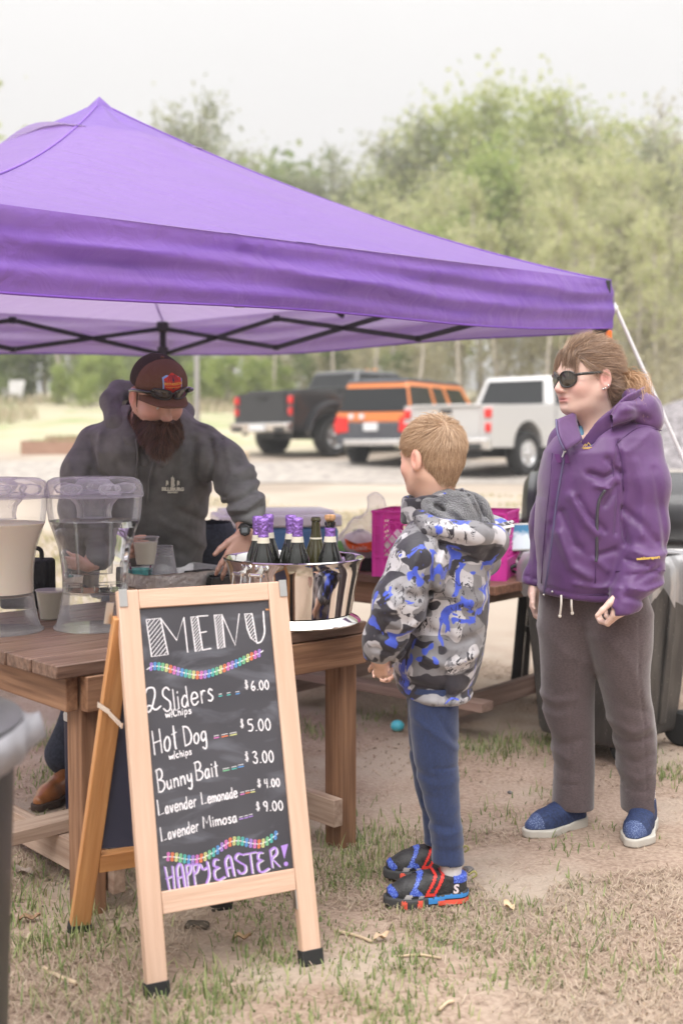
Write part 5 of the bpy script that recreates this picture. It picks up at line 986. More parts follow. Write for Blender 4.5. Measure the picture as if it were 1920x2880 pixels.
def leaf(px, py, L, ang, label, col=(.55, .42, .27)):
    c = G(px, py); c[2] = float(gz(c[0], c[1])) + .006; d = v3([math.cos(ang), math.sin(ang), 0]); s = v3([-d[1], d[0], 0]); m_ = MB(); vs = []
    for k in range(9):
        q = k / 8; w = L * .22 * math.sin(math.pi * q) ** .7 * (1 if k not in (0, 8) else .05) + .0005
        for e in (-1, 0, 1): vs.append(c + d * L * (q - .5) + s * w * e + [0, 0, .008 * abs(e) + .010 * math.sin(q * 5) ** 2])
    m_.add(vs, [(3 * k + j, 3 * k + j + 1, 3 * k + j + 4, 3 * k + j + 3) for k in range(8) for j in (0, 1)]); tag(m_.build('fallen_leaf', mat('dry_leaf', col, .8, var=.2), None, 180), label, 'leaf')
leaf(1431, 2557, .055, 1.9, 'pale dry leaf standing out on the dirt right of the boy\'s shoes'); leaf(1072, 2640, .05, .6, 'pale rounded dry leaf lying left of centre in the foreground', (.50, .36, .24)); leaf(83, 2600, .06, .3, 'brown dry leaf behind the rear foot of the menu board', (.33, .20, .12)); leaf(680, 2648, .05, .1, 'tan dry leaf under the right leg of the menu board', (.45, .30, .17)); leaf(66, 2462, .08, 2.6, 'grey curled leaf at the foot of the table beam', (.30, .24, .2))
def stick(pts, r, label):
    P_ = [G(*q) for q in pts]; P_ = [v3([q[0], q[1], float(gz(q[0], q[1])) + r + .003]) for q in P_]; m_ = MB(); m_.tube(catmull(P_, 4), r, 7); tag(m_.build('stick', mat('dry_stick', (.52, .40, .27), .85, var=.2), None, 180), label, 'stick')
stick([(125, 2738), (165, 2760), (215, 2782)], .006, 'pale split stick lying on the grass at the lower left'); stick([(940, 2615), (1000, 2630), (1045, 2648)], .004, 'thin dry stick right of the menu board\'s foot'); stick([(1120, 2690), (1180, 2686), (1240, 2694)], .003, 'thin dry stick in the middle of the foreground'); stick([(1235, 2845), (1255, 2825), (1275, 2818)], .004, 'short bent stick near the bottom edge of the photo')
# ------------------------------------------------------------------ menu board
bA = v3([-.4493, 2.6078, 0]); bw = v3([.8996, .4368, 0]); bb = v3([-.4368, .8996, 0]); BWd, HD, BHt = .448, .2235, .93
bs = nrm(bb * HD + v3([0, 0, BHt])); SL = math.hypot(HD, BHt); bn = nrm(np.cross(bw, bs)); bn = bn if bn[1] < 0 else -bn
board = thing('menu_board', 'wooden A-frame chalkboard with the hand lettered menu standing before the front table', 'menu board', bA + bw * BWd / 2 + bb * HD)
def fr_(a, s, d=0.): return bA + bw * a + bs * s + bn * d                     # a across, s up the slope, d towards the viewer
pine, honey = MT['wood_pine'], MT['wood_honey']
ff = thing('front_frame', '', ''); del ff['label'], ff['category']; ff.parent = board; ff.matrix_parent_inverse = wmat(board).inverted()
for a in (.026, BWd - .026):
    m_ = MB(); m_.beam(fr_(a, .0, -.013), fr_(a, SL - .0, -.013), .052, .026, bn); m_.build('stile', pine, ff, 30, .003)
    m_ = MB(); m_.beam(fr_(a, -.004, -.013), fr_(a, .034, -.013), .0575, .0315, bn); m_.build('rubber_foot', MT['rubber'], ff, 30, .002)
m_ = MB(); m_.beam(fr_(.0525, SL - .0235, -.0125), fr_(BWd - .0525, SL - .0235, -.0125), .024, .046, bs); m_.build('rail', pine, ff, 30, .002)
m_ = MB(); m_.beam(fr_(.0525, .208, -.0125), fr_(BWd - .0525, .208, -.0125), .024, .052, bs); m_.build('rail', pine, ff, 30, .002)
S0, S1 = .2345, SL - .047
cm = mat('chalkboard', (.055, .053, .062), .5, col2=(.085, .083, .095), vscale=3.2, detail=3, ramp=(.35, .8), spec=.35)
# chalk haze: wiped chalk smears with soft edges
t_ = cm.node_tree; n_ = t_.nodes; l_ = t_.links; mp = n_.new('ShaderNodeMapping'); mp.inputs['Rotation'].default_value = (.2, .5, .6); mp.inputs['Scale'].default_value = (3, 3, 9); tcx = n_.new('ShaderNodeTexCoord'); l_.new(tcx.outputs['Object'], mp.inputs[0])
zz = n_.new('ShaderNodeTexNoise'); zz.inputs['Scale'].default_value = 1.5; zz.inputs['Detail'].default_value = 5; zz.inputs['Distortion'].default_value = 1.5; l_.new(mp.outputs[0], zz.inputs[0]); rr_ = n_.new('ShaderNodeValToRGB'); rr_.color_ramp.elements[0].position = .52; rr_.color_ramp.elements[1].position = .80; rr_.color_ramp.elements[1].color = (.55, .55, .55, 1); l_.new(zz.outputs[0], rr_.inputs[0])
mxx = n_.new('ShaderNodeMix'); mxx.data_type = 'RGBA'; src = n_['Principled BSDF'].inputs['Base Color'].links[0].from_socket; l_.new(rr_.outputs[0], mxx.inputs['Factor']); l_.new(src, mxx.inputs['A']); mxx.inputs['B'].default_value = (.26, .27, .32, 1); l_.new(mxx.outputs['Result'], n_['Principled BSDF'].inputs['Base Color'])
PD = -.008; m_ = MB(); m_.beam(fr_(BWd / 2, S0 + .0005, PD - .004), fr_(BWd / 2, S1 - .0005, PD - .004), BWd - .105, .008, bn); panel = m_.build('chalkboard', cm, ff, 30)
b2 = nrm(-bb * HD + v3([0, 0, BHt])); n2 = nrm(np.cross(b2, bw)); n2 = n2 if n2[1] > 0 else -n2
rA = bA + bb * 2 * HD - bw * .086
def bk_f(a, s, d=0.): return rA + bw * (a + .080 * s / SL) + b2 * s + n2 * d
rf = thing('rear_frame', '', ''); del rf['label'], rf['category']; rf.parent = board; rf.matrix_parent_inverse = wmat(board).inverted()
for a in (.026, BWd - .026):
    m_ = MB(); m_.beam(bk_f(a, .0, -.013), bk_f(a, SL - .066, -.013), .052, .026, n2); m_.build('stile', honey, rf, 30, .003)
    m_ = MB(); m_.beam(bk_f(a, -.004, -.013), bk_f(a, .034, -.013), .0575, .0315, n2); m_.build('rubber_foot', MT['rubber'], rf, 30, .002)
for s in (.208, SL - .10): m_ = MB(); m_.beam(bk_f(.0525, s, -.0125), bk_f(BWd - .0525, s, -.0125), .024, .052, b2); m_.build('rail', honey, rf, 30, .002)
m_ = MB(); m_.beam(bk_f(BWd / 2, S0 + .0005, -.012), bk_f(BWd / 2, SL - .127, -.012), BWd - .105, .008, n2); m_.build('back_panel', mat('navy_panel', (.06, .065, .115), .6, var=.12, vscale=4), rf)
for a in (.012, BWd - .012):
    m_ = MB(); m_.beam(fr_(a, SL - .040, .0015), fr_(a, SL + .003, .0015), .020, .003, bn); m_.build('hinge', MT['steel_dull'], ff, 30)
    m_ = MB(); m_.beam(bk_f(a - .02, SL - .085, -.0005), bk_f(a - .02, SL - .03, -.0005), .018, .003, n2); m_.build('hinge', MT['steel_dull'], rf, 30)
m_ = MB(); p0_, p1_ = bk_f(-.003, .66, -.008), fr_(-.003, .63, -.012); md = (p0_ + p1_) / 2 + [0, 0, .006]; m_.beam(p0_ - bw * .003, md - bw * .003, .003, .014, (0, 0, 1)); m_.beam(md - bw * .0065, p1_ - bw * .0065, .003, .014, (0, 0, 1)); m_.build('stay_bar', MT['steel'], board, 30)
m_ = MB(); m_.beam(fr_(BWd - .0535, .135, -.013), fr_(BWd - .0535, .182, -.013), .003, .02, bn); m_.build('bracket', MT['steel_dull'], ff)
# lettering: strokes on the board's face
chalk = mat('white_chalk', (.78, .75, .78), .9, var=.13, vscale=240); PAL = {'p': (.42, .25, .68), 'b': (.12, .32, .68), 't': (.10, .50, .46), 'g': (.22, .56, .30), 'y': (.66, .66, .28), 'o': (.80, .22, .10), 'k': (.70, .20, .52)}
CH = {k: mat('chalk_colour_' + k, c, .9) for k, c in PAL.items()}; CH['w'] = chalk
Po = fr_(0, 0, PD)
def onb(px, py, off=.0008):
    d = ray(px, py); o = v3([0, 0, EYE]); tt = np.dot(Po + bn * off - o, bn) / np.dot(d, bn); return o + d * tt
SMB = {k: MB() for k in CH}
def stroke(pts, col='w', w=4.6, off=.0008, smooth=True):
    w = w * .84
    if smooth and len(pts) > 2: pts = [q[:2] for q in catmull([(a, b, 0) for a, b in pts], 5)]
    pts = np.array([q[:2] for q in pts], float); n = len(pts); L_, R_ = [], []
    for i in range(n):
        d = pts[min(i + 1, n - 1)] - pts[max(i - 1, 0)]; d /= np.linalg.norm(d) + 1e-9; s = np.array([-d[1], d[0]]) * w / 2 * (1 if 0 < i < n - 1 else .7); e = (-d if i == 0 else d if i == n - 1 else d * 0) * w * .3
        L_.append(onb(*(pts[i] + s + e), off)); R_.append(onb(*(pts[i] - s + e), off))
    vs = [q for ab in zip(L_, R_) for q in ab]; SMB[col].add(vs, [(2 * i, 2 * i + 1, 2 * i + 3, 2 * i + 2) for i in range(n - 1)])
GL = {'2': '0,.8 .2,1 .6,.96 .68,.7 .5,.35 .25,.05 .02,.05 .05,.25 .3,.25 .6,.03 1,.12', 'S': '.9,.86 .6,1 .2,.92 .15,.7 .5,.52 .85,.35 .8,.08 .4,0 .05,.15', 'l': '.3,1 .35,0', 'i': '.3,.58 .35,0;.28,.78 .3,.84',
 'd': '.75,.42 .5,.58 .12,.4 .1,.1 .45,0 .75,.25;.72,1 .8,0', 'e': '.1,.3 .85,.34 .7,.58 .3,.58 .08,.3 .25,.03 .6,0 .9,.12', 'r': '.2,.58 .25,0;.25,.38 .5,.58 .85,.55', 's': '.8,.5 .45,.6 .2,.45 .55,.3 .8,.15 .5,0 .1,.06',
 'w': '0,.55 .2,0 .5,.45 .75,0 1,.58', '/': '.2,-.1 .7,1.1', 'C': '.9,.8 .55,1 .15,.8 .05,.4 .3,.05 .65,0 .95,.15', 'c': '.85,.5 .5,.6 .12,.35 .4,.0 .85,.1', 'h': '.15,1 .2,0;.2,.4 .55,.58 .78,.4 .8,0', 'p': '.15,.58 .2,-.4;.18,.45 .5,.6 .85,.35 .55,.02 .2,.1',
 'H': '.1,1 .15,0;.85,1 .9,0;.12,.5 .88,.52', 'o': '.5,.6 .12,.4 .15,.08 .55,0 .85,.25 .75,.52 .5,.6', 't': '.4,.95 .45,.05 .6,0;.05,.62 .8,.66', 'D': '.1,1 .15,0;.05,1 .6,.9 .95,.5 .75,.12 .15,0', 'g': '.8,.55 .4,.58 .1,.35 .3,.05 .75,.2;.82,.58 .85,-.2 .6,-.42 .2,-.3',
 'B': '.1,1 .15,0;.0,.95 .5,1 .75,.8 .6,.58 .2,.52;.3,.53 .8,.42 .95,.2 .6,.0 .12,0', 'u': '.1,.58 .15,.15 .4,0 .75,.2;.75,.58 .82,0', 'n': '.1,.58 .15,0;.15,.4 .5,.58 .78,.4 .82,0', 'y': '.1,.58 .2,.2 .5,.12 .75,.3;.8,.58 .78,-.2 .5,-.42 .15,-.3', 'a': '.75,.45 .45,.6 .1,.35 .2,.02 .55,.05 .75,.4;.75,.58 .85,0',
 'L': '.1,1 .15,0 .9,.08', 'v': '.1,.58 .4,0 .8,.6', 'm': '.05,.58 .1,0;.1,.4 .3,.58 .45,.4 .48,0;.48,.4 .72,.58 .9,.4 .95,0', 'M': '.05,0 .1,1 .5,.35 .85,1 .95,0', '$': '.7,.8 .4,.92 .2,.7 .6,.45 .7,.2 .3,.08 .1,.2;.35,1.05 .35,-.05;.55,1.05 .55,-.05',
 '6': '.6,1 .2,.6 .12,.2 .45,0 .8,.2 .6,.45 .2,.3', '0': '.5,1 .15,.7 .15,.25 .5,0 .85,.3 .8,.75 .5,1', '5': '.85,1 .2,.97 .2,.6 .6,.6 .85,.35 .6,.05 .1,.05', '3': '.1,.9 .5,1 .75,.8 .4,.55 .8,.4 .75,.1 .4,0 .05,.15', '4': '.2,1 .15,.5 .85,.5;.75,1 .7,-.05', '9': '.8,.6 .45,.5 .15,.75 .45,1 .8,.85 .75,.3 .65,0', '.': '.35,.02 .6,.05'}
SHARP = set('LM4$/')
WID = {'l': .45, 'i': .45, '/': .5, '.': .5, 'm': 1.35, 'w': 1.2, 'M': 1.75, 't': .8, 'r': .8, 's': .8, '2': 1.4, 'S': 1.1, 'H': 1.3, 'D': 1.4, 'B': 1.4, 'L': 1.6}
def word(txt, x0, y0, x1, y1, cap, w=4.6, col='w', first=1.0, lean=-.10):
    tot = sum(WID.get(c, 1) for c in txt); ux, uy = (x1 - x0), (y1 - y0); x = 0
    for k, c in enumerate(txt):
        wd = WID.get(c, 1); H_ = cap * (first if k == 0 else 1)
        for part in GL[c].split(';'):
            pts = [tuple(map(float, q.split(','))) for q in part.split()]
            stroke([(x0 + ux * (x + a * wd * .86) / tot - b * H_ * lean * -1, y0 + uy * (x + a * wd * .86) / tot - b * H_) for a, b in pts], col, w, smooth=c not in SHARP)
        x += wd
word('2', 414, 2005, 460, 1992, 66, 5.5); word('Sliders', 460, 2003, 606, 1968, 56, 5.2, first=1.18); word('w/Chips', 467, 2018, 541, 2006, 19, 4)
word('Hot', 432, 2124, 506, 2101, 66, 5.5); word('Dog', 518, 2099, 586, 2083, 48, 5.2, first=1.15); word('w/chips', 477, 2136, 541, 2121, 18, 4)
word('Bunny', 444, 2229, 546, 2198, 42, 5.2, first=1.5); word('Bait', 551, 2195, 619, 2180, 42, 5.2, first=1.2)
word('Lavender', 445, 2294, 556, 2267, 33, 4.8, first=1.3); word('Lemonade', 567, 2263, 670, 2241, 29, 4.6, first=1.15); word('Lavender', 453, 2367, 562, 2336, 32, 4.6, first=1.2); word('Mimosa', 572, 2329, 670, 2311, 29, 4.6, first=1.1)
for pr, d, cents in (('6', (688, 704, 1938, 23), (707, 760, 1942, 26)), ('5', (676, 691, 2047, 23), (698, 766, 2057, 33)), ('3', (689, 705, 2141, 25), (712, 774, 2147, 33)), ('4', (723, 740, 2214, 21), (744, 790, 2215, 23)), ('9', (720, 737, 2280, 23), (741, 800, 2282, 27))):
    word('$', d[0], d[2], d[1], d[2] - 2, d[3], 3.8); word(pr + '.00', cents[0], cents[2], cents[1], cents[2] - 4, cents[3], 4.4)
c1 = lambda x, y: (380 + .2934 * x, 1680 + .2934 * y); c2 = lambda x, y: (400 + .2934 * x, 2080 + .2934 * y)
for f_, x0, x1, y, col in ((c1, 803, 830, 930, 't'), (c1, 882, 910, 918, 't'), (c1, 965, 997, 908, 'b'), (c1, 758, 800, 1330, 'k'), (c1, 830, 885, 1318, 'o'), (c1, 910, 970, 1304, 'y'), (c2, 775, 832, 282, 'g'), (c2, 860, 903, 264, 't'), (c2, 920, 968, 246, 'b'), (c2, 942, 974, 508, 'k'), (c2, 990, 1026, 495, 'o'), (c2, 1040, 1076, 486, 'y'), (c2, 932, 964, 744, 'p'), (c2, 980, 1011, 733, 'p'), (c2, 1025, 1055, 720, 'p')):
    k = (x1 - x0) * -.2; stroke([f_(x0, y), f_(x1, y + k)], 'w', 3); stroke([f_(x0 + 2, y + 19), f_(x1 + 2, y + 19 + k)], col, 4.6)
def garland(f_, path, x0, x1, n, order, hgt):
    pts = catmull([(a, b, 0) for a, b in path], 8); xs_ = [q[0] for q in pts]; ys_ = [q[1] for q in pts]
    stroke([f_(a, b) for a, b, _ in pts], 'w', 3.4, .0008, False)
    for k in range(n):
        x = x0 + (x1 - x0) * k / (n - 1); y = float(np.interp(x, xs_, ys_)); col = order[k % len(order)]; pl = []
        for q in range(13):
            a = 2 * math.pi * q / 12; pl.append(f_(x + 9 * math.sin(2 * a) * 1.1 + 3 * math.cos(a), y - hgt / 2 * math.cos(a)))
        stroke(pl, col, 3.6, .0012, False)
garland(c1, [(115, 692), (170, 660), (270, 668), (400, 705), (520, 735), (620, 745), (720, 727), (800, 700), (900, 660), (1000, 620), (1100, 572), (1190, 535), (1227, 510)], 155, 1190, 29, 'pbtgyok', 72)
garland(c2, [(200, 1130), (260, 1122), (340, 1130), (420, 1146), (500, 1150), (580, 1132), (650, 1100), (720, 1060), (790, 1012), (860, 977), (930, 970), (1000, 985), (1080, 1000), (1150, 995), (1220, 960), (1300, 900)], 250, 1278, 27, 'koygtbp', 80)
def hatch(poly, f_, n, ang=(1, -1.25)):
    poly = np.array(poly, float); d = np.array(ang) / np.hypot(*ang); nn = np.array([-d[1], d[0]]); pr = poly @ nn
    for k in range(1, n):
        v_ = pr.min() + (pr.max() - pr.min()) * k / n; hit = []
        for i in range(len(poly)):
            a, b = poly[i], poly[(i + 1) % len(poly)]; fa, fb = a @ nn - v_, b @ nn - v_
            if fa * fb < 0: hit.append(a + (b - a) * fa / (fa - fb))
        if len(hit) == 2: stroke([f_(*hit[0]), f_(*hit[1])], 'w', 3.6)
def closed(p, f_, w=4.6): stroke([f_(*q) for q in p + [p[0]]], 'w', w, smooth=False)
for box_, n in (([(108, 215), (245, 200), (318, 548), (160, 568)], 12), ([(535, 190), (600, 182), (648, 505), (580, 520)], 13), ([(758, 172), (832, 165), (860, 478), (795, 492)], 13), ([(1050, 160), (1120, 155), (1146, 300), (1168, 440), (1110, 390), (1075, 300)], 11)): closed(box_, c1); hatch(box_, c1, n)
for l_ in ([(245, 200), (400, 412), (468, 190), (505, 525)], [(600, 182), (697, 175)], [(625, 340), (683, 328)], [(648, 505), (727, 490)], [(832, 165), (960, 460), (997, 160)]): stroke([c1(*q) for q in l_], 'w', 5.4, smooth=False)
stroke([c1(*q) for q in [(1168, 440), (1210, 420), (1240, 340), (1235, 230), (1228, 135)]], 'w', 5.2)
HE = [[(215, 1220), (262, 1455)], [(287, 1215), (308, 1450)], [(228, 1335), (296, 1305)], [(352, 1432), (330, 1260), (345, 1200), (375, 1210), (408, 1415)], [(340, 1330), (385, 1310)], [(415, 1205), (438, 1420)], [(418, 1210), (460, 1200), (455, 1270), (428, 1300)], [(482, 1200), (508, 1410)], [(486, 1205), (535, 1195), (525, 1260), (495, 1290)], [(555, 1195), (580, 1245), (620, 1225)], [(620, 1170), (640, 1300), (600, 1415)],
      [(725, 1150), (690, 1155), (685, 1210), (735, 1225)], [(735, 1225), (690, 1260), (700, 1330), (740, 1345), (790, 1315)], [(820, 1310), (795, 1180), (810, 1130), (840, 1125), (880, 1305)], [(808, 1235), (855, 1220)], [(965, 1105), (915, 1095), (890, 1140), (940, 1180), (985, 1210), (985, 1265), (940, 1285), (915, 1250)], [(975, 1100), (1090, 1078)], [(1030, 1095), (1055, 1280)], [(1150, 1085), (1112, 1090), (1108, 1145), (1150, 1155)], [(1150, 1155), (1105, 1190), (1120, 1260), (1160, 1268), (1212, 1235)], [(1222, 1060), (1245, 1225)], [(1222, 1065), (1270, 1035), (1285, 1090), (1238, 1140)], [(1240, 1140), (1312, 1215)]]
for pl in HE: stroke([c2(a + 13, b + 6) for a, b in pl], 'w', 4.2, .0006, len(pl) > 2); stroke([c2(*q) for q in pl], 'p', 6.4, .0013, len(pl) > 2)
tri = [c2(*q) for q in ((1328, 1018), (1398, 1000), (1362, 1145))]; SMB['p'].add([onb(*q, .0012) for q in tri], [(0, 2, 1)]); cx, cy_ = c2(1378, 1192); SMB['p'].add([onb(cx + 6 * math.cos(k * .524), cy_ + 6.5 * math.sin(k * .524), .0012) for k in range(12)], [tuple(range(12))])
NMC = {'w': 'white_lettering', 'p': 'purple_lettering', 'b': 'blue_chalk_marks', 't': 'teal_chalk_marks', 'g': 'green_chalk_marks', 'y': 'yellow_chalk_marks', 'o': 'orange_chalk_marks', 'k': 'pink_chalk_marks'}
for k, q in SMB.items():
    if q.n: q.build(NMC[k], CH[k], ff, 0)
# ------------------------------------------------------------------ people: shared sculpting
MT['hair_boy'] = tint_mat('sandy_hair', [(.26, .15, .085), (.42, .27, .16), (.60, .42, .28)], .45); MT['hair_woman'] = tint_mat('light_brown_hair', [(.12, .070, .046), (.22, .135, .088), (.38, .25, .17)], .4)
MT['hair_tail'] = tint_mat('faded_blonde_hair', [(.36, .21, .12), (.58, .36, .21), (.74, .52, .34)], .45); MT['beard'] = tint_mat('dark_brown_beard', [(.022, .012, .008), (.055, .028, .018), (.13, .06, .035)], .5)
def skin(name, c, lip, flush):
    m = tint_mat(name, [c, flush, lip], .45, sss=.12, spec=.4); m.node_tree.nodes['Principled BSDF'].inputs['Subsurface Scale'].default_value = .004; return m
MT['skin_boy'] = skin('boy_skin', (.74, .47, .36), (.62, .30, .25), (.78, .38, .30)); MT['skin_woman'] = skin('woman_skin', (.72, .50, .42), (.60, .26, .24), (.72, .36, .32)); MT['skin_man'] = skin('man_skin', (.60, .36, .28), (.48, .22, .18), (.66, .30, .24))
class Head:
    def __init__(s, c, fwd, S, pitch=0., roll=0.):
        f = nrm([fwd[0], fwd[1], 0]); l = np.cross([0, 0, 1.], f); u = v3([0, 0, 1.]); cp, sp = math.cos(pitch), math.sin(pitch)
        s.f = f * cp - u * sp; u = u * cp + f * sp; cr, sr = math.cos(roll), math.sin(roll); s.l = l * cr + u * sr; s.u = u * cr - l * sr; s.c = v3(c); s.S = S; s.ax = np.array([s.f, s.l, s.u])
    def pt(s, x, y, z): return s.c + s.S * (s.f * x + s.l * y + s.u * z)
    def loc(s, P): d = (np.asarray(P) - s.c) / s.S; return d @ s.f, d @ s.l, d @ s.u
    def lgrid(s, g): x, y, z = g.X - F32(s.c[0]), g.Y - F32(s.c[1]), g.Z - F32(s.c[2]); return [(x * F32(a[0]) + y * F32(a[1]) + z * F32(a[2])) / F32(s.S) for a in s.ax]
    def ell(s, g, c, r): return g.ell(s.pt(*c), v3(r) * s.S, s.ax)
    def sdf(s, g, nose=1., full=0.):
        S = s.S; C = lambda a, b, r1, r2: g.cone(s.pt(*a), s.pt(*b), r1 * S, r2 * S)
        f = s.ell(g, (-.012, 0, .028), (.098, .074, .088)); f = smin(f, s.ell(g, (.028, 0, -.036), (.062, .056 + full, .076)), .03 * S)
        for y in (-1, 1):
            f = smin(f, C((-.005, y * .052, -.045), (.05, y * .016, -.088), .020 + full, .020), .03 * S); f = smin(f, s.ell(g, (.054, y * .034, -.03), (.030, .026 + full, .030)), .02 * S)
        f = smin(f, C((.066, -.009, -.093), (.066, .009, -.093), .0185, .0185), .016 * S)
        if full: f = smin(f, s.ell(g, (.01, 0, -.088), (.05, .045, .024)), .03 * S)
        f = smin(f, C((.078, -.030, .016), (.078, .030, .016), .012, .012), .02 * S)
        for y in (-1, 1):
            f = smax(f, -s.ell(g, (.097, y * .031, -.001), (.016, .019, .011)), .01 * S); f = smin(f, s.ell(g, (.073, y * .031, -.002), (.014, .015, .012)), .006 * S)
        f = smin(f, C((.084, 0, .004), (.106 * nose, 0, -.034), .0085, .0120), .012 * S)
        for y in (-1, 1): f = smin(f, s.ell(g, (.096 * nose, y * .0115, -.039), (.0115, .008, .008)), .006 * S)
        f = smin(f, s.ell(g, (.076, 0, -.064), (.014, .030, .019)), .012 * S)
        f = smin(f, s.ell(g, (.0845, 0, -.0610), (.0075, .024, .0046)), .004 * S); f = smin(f, s.ell(g, (.0835, 0, -.0728), (.0075, .021, .0052)), .004 * S); f = smax(f, -s.ell(g, (.0935, 0, -.0668), (.009, .026, .0016)), .003 * S); f = smax(f, -g.cone(s.pt(.091, -.012, -.0835), s.pt(.091, .012, -.0835), .0055 * S, .0055 * S), .008 * S)
        return f
    def ears(s, g, f):
        for y in (-1, 1):
            e = s.ell(g, (-.016, y * .081, -.006), (.021, .011, .034)); e = smin(e, s.ell(g, (-.008, y * .075, -.030), (.010, .007, .011)), .006 * s.S)
            e = smax(e, -s.ell(g, (-.010, y * .091, -.006), (.0115, .009, .021)), .005 * s.S); e = smin(e, s.ell(g, (-.012, y * .080, .002), (.004, .006, .016)), .003 * s.S); f = smin(f, e, .008 * s.S)
        return f
    def tint(s, P, lips=1., flush=.75):
        x, y, z = s.loc(P); t = np.exp(-((x - .087) / .02) ** 2 - (y / .023) ** 2 - ((z + .067) / .0085) ** 2) * lips
        for q in (-1, 1): t = np.maximum(t, flush * .5 * np.exp(-((x - .06) / .04) ** 2 - ((y - q * .045) / .026) ** 2 - ((z + .03) / .028) ** 2)); t = np.maximum(t, flush * .7 * np.exp(-((x + .01) / .03) ** 2 - ((y - q * .085) / .012) ** 2 - (z / .04) ** 2))
        return np.maximum(t, flush * .5 * np.exp(-((x - .108) / .014) ** 2 - (y / .02) ** 2 - ((z + .036) / .016) ** 2))
def rotv(v, k, a): k = nrm(k); v = v3(v); return v * math.cos(a) + np.cross(k, v) * math.sin(a) + k * np.dot(k, v) * (1 - math.cos(a))
def hand(g, w, d, n, t, curl=(.35, .45, .35), S=1., spread=.10, thumb=.5):
    """palm, four jointed fingers and a thumb: w wrist, d along the fingers, n palm side, t thumb side"""
    d, n, t = nrm(d), nrm(n), nrm(t); w = v3(w); f = None
    for i, (o, L, a) in enumerate(((.027, .92, 1.5), (.009, 1.05, .5), (-.009, .98, -.5), (-.026, .78, -1.5))):
        k = w + (d * (.086 - .004 * abs(i - 1)) + t * o) * S; q = g.cone(w + t * o * .55 * S, k, .0145 * S, .0115 * S); f = q if f is None else smin(f, q, .012 * S)
        dd = nrm(d + t * spread * a); ax = np.cross(dd, n); p = k
        for j, (ln, r1, r2) in enumerate(((.042, .0098, .0088), (.026, .0088, .0080), (.021, .0080, .0066))):
            dd = rotv(dd, ax, curl[j] * (1 + .12 * (i - 1))); p2 = p + dd * ln * L * S; f = smin(f, g.cone(p, p2, r1 * S, r2 * S), .0035 * S); p = p2
    p = w + (t * .020 + d * .016) * S; dd = nrm(d * .75 + t * .8 + n * thumb * .5)
    for ln, r1, r2 in ((.042, .0145, .0115), (.034, .0112, .0098), (.026, .0098, .0075)):
        p2 = p + dd * ln * S; f = smin(f, g.cone(p, p2, r1 * S, r2 * S), .005 * S); p = p2; dd = nrm(dd + d * .25 + n * thumb * .35)
    return f
def subset(P, Q, cond, off=.003, N=None):
    N = vnormals(P, Q) if N is None else N; k = cond[Q].all(1); Q2 = Q[k]; u, inv = np.unique(Q2, return_inverse=True); return P[u] + N[u] * off, inv.reshape(-1, 4)
def folds(g, f, lst, Y):            # creases drawn as polylines of photo points at the depth Y; positive = ridge, negative = furrow
    for pts, w, a in lst: f = f - F32(a) * np.exp(-(g.seg2([W(px, py, Y) for px, py in pts]) / F32(w)) ** 2)
    return f
def cloth(name, g, f, mt, parent, it=2, noise=(), sm=180):
    for a, sc in noise: f = f + F32(a) * vnoise(g.X * sc[0] + 50, g.Y * sc[1] + 50, g.Z * sc[2] + 50)
    P, Q = g.mesh(f); P = relax(P, Q, it); return mesh_obj(name, P, Q, mt, parent, sm), P, Q
def person(label, loc, g, f, mt, heads):
    P, Q = g.mesh(f); P = relax(P, Q, 1, .4); tn = np.clip(heads.tint(P), 0, 1); o = mesh_obj('person', P, Q, mt, None, 180, tint=tn); return tag(o, label, 'person'), P, Q
def shoe(parent, heel, toe, S, up_m, sole_m, name='shoe', wid=1., collar=.085, sole_h=.026):
    heel, toe = v3(heel), v3(toe); x = nrm([toe[0] - heel[0], toe[1] - heel[1], 0]); y = np.cross([0, 0, 1.], x); L = np.linalg.norm((toe - heel)[:2]); A = np.array([x, y, [0, 0, 1.]])
    g = Sd(axis(-.02, L + .02, .0034), axis(-.07, .07, .0034), axis(-.01, .15, .0034)); w = .040 * wid
    xy = lambda pts, rs_: g.chain([(a, b, 0) for a, b in pts], rs_, .02, sq=((0, 0, 1), 40.))
    foot = xy([(.15 * L, 0), (.45 * L, .002), (.70 * L, .004), (.90 * L, .0)], [w * .86, w * .86, w * 1.10, w * .62])
    f = g.chain([(.15 * L, 0, .045), (.45 * L, 0, .046), (.70 * L, 0, .034), (.88 * L, 0, .028)], [.036 * wid, .038 * wid, .036 * wid, .026], .03)
    f = smin(f, g.cone((.17 * L, 0, .05), (.15 * L, 0, collar), .034, .034), .02); f = smin(f, g.cone((.22 * L, 0, .075), (.60 * L, 0, .045), .030, .026), .02)
    f = smax(f, foot - F32(.001), .01); f = np.maximum(f, F32(sole_h - .006) - g.Z); f = np.maximum(f, g.Z - F32(collar) - F32(.10) * np.abs(g.X - F32(.13 * L)))
    P, Q = g.mesh(f); P = relax(P, Q, 2); T = lambda p: heel + p[:, :1] * x + p[:, 1:2] * y + p[:, 2:3] * np.array([0, 0, 1.])
    o = mesh_obj(name, T(P), Q, up_m, parent, 180)
    zt = F32(sole_h) + F32(.010) * np.exp(-((g.X - F32(.05 * L)) / F32(.1)) ** 2); s = np.maximum(foot - F32(.004), np.maximum(-g.Z, g.Z - zt)); s = smax(s, -g.cone((.42 * L, -.09, -.012), (.42 * L, .09, -.012), .016, .016), .01)
    Ps, Qs = g.mesh(s); Ps = relax(Ps, Qs, 2); mesh_obj('sole', T(Ps), Qs, sole_m, o, 60)
    return o, P, Q, T, L, Ps, Qs
def eyeball(h, parent, y):
    m = mat('eye', (.85, .84, .82), .2); pass
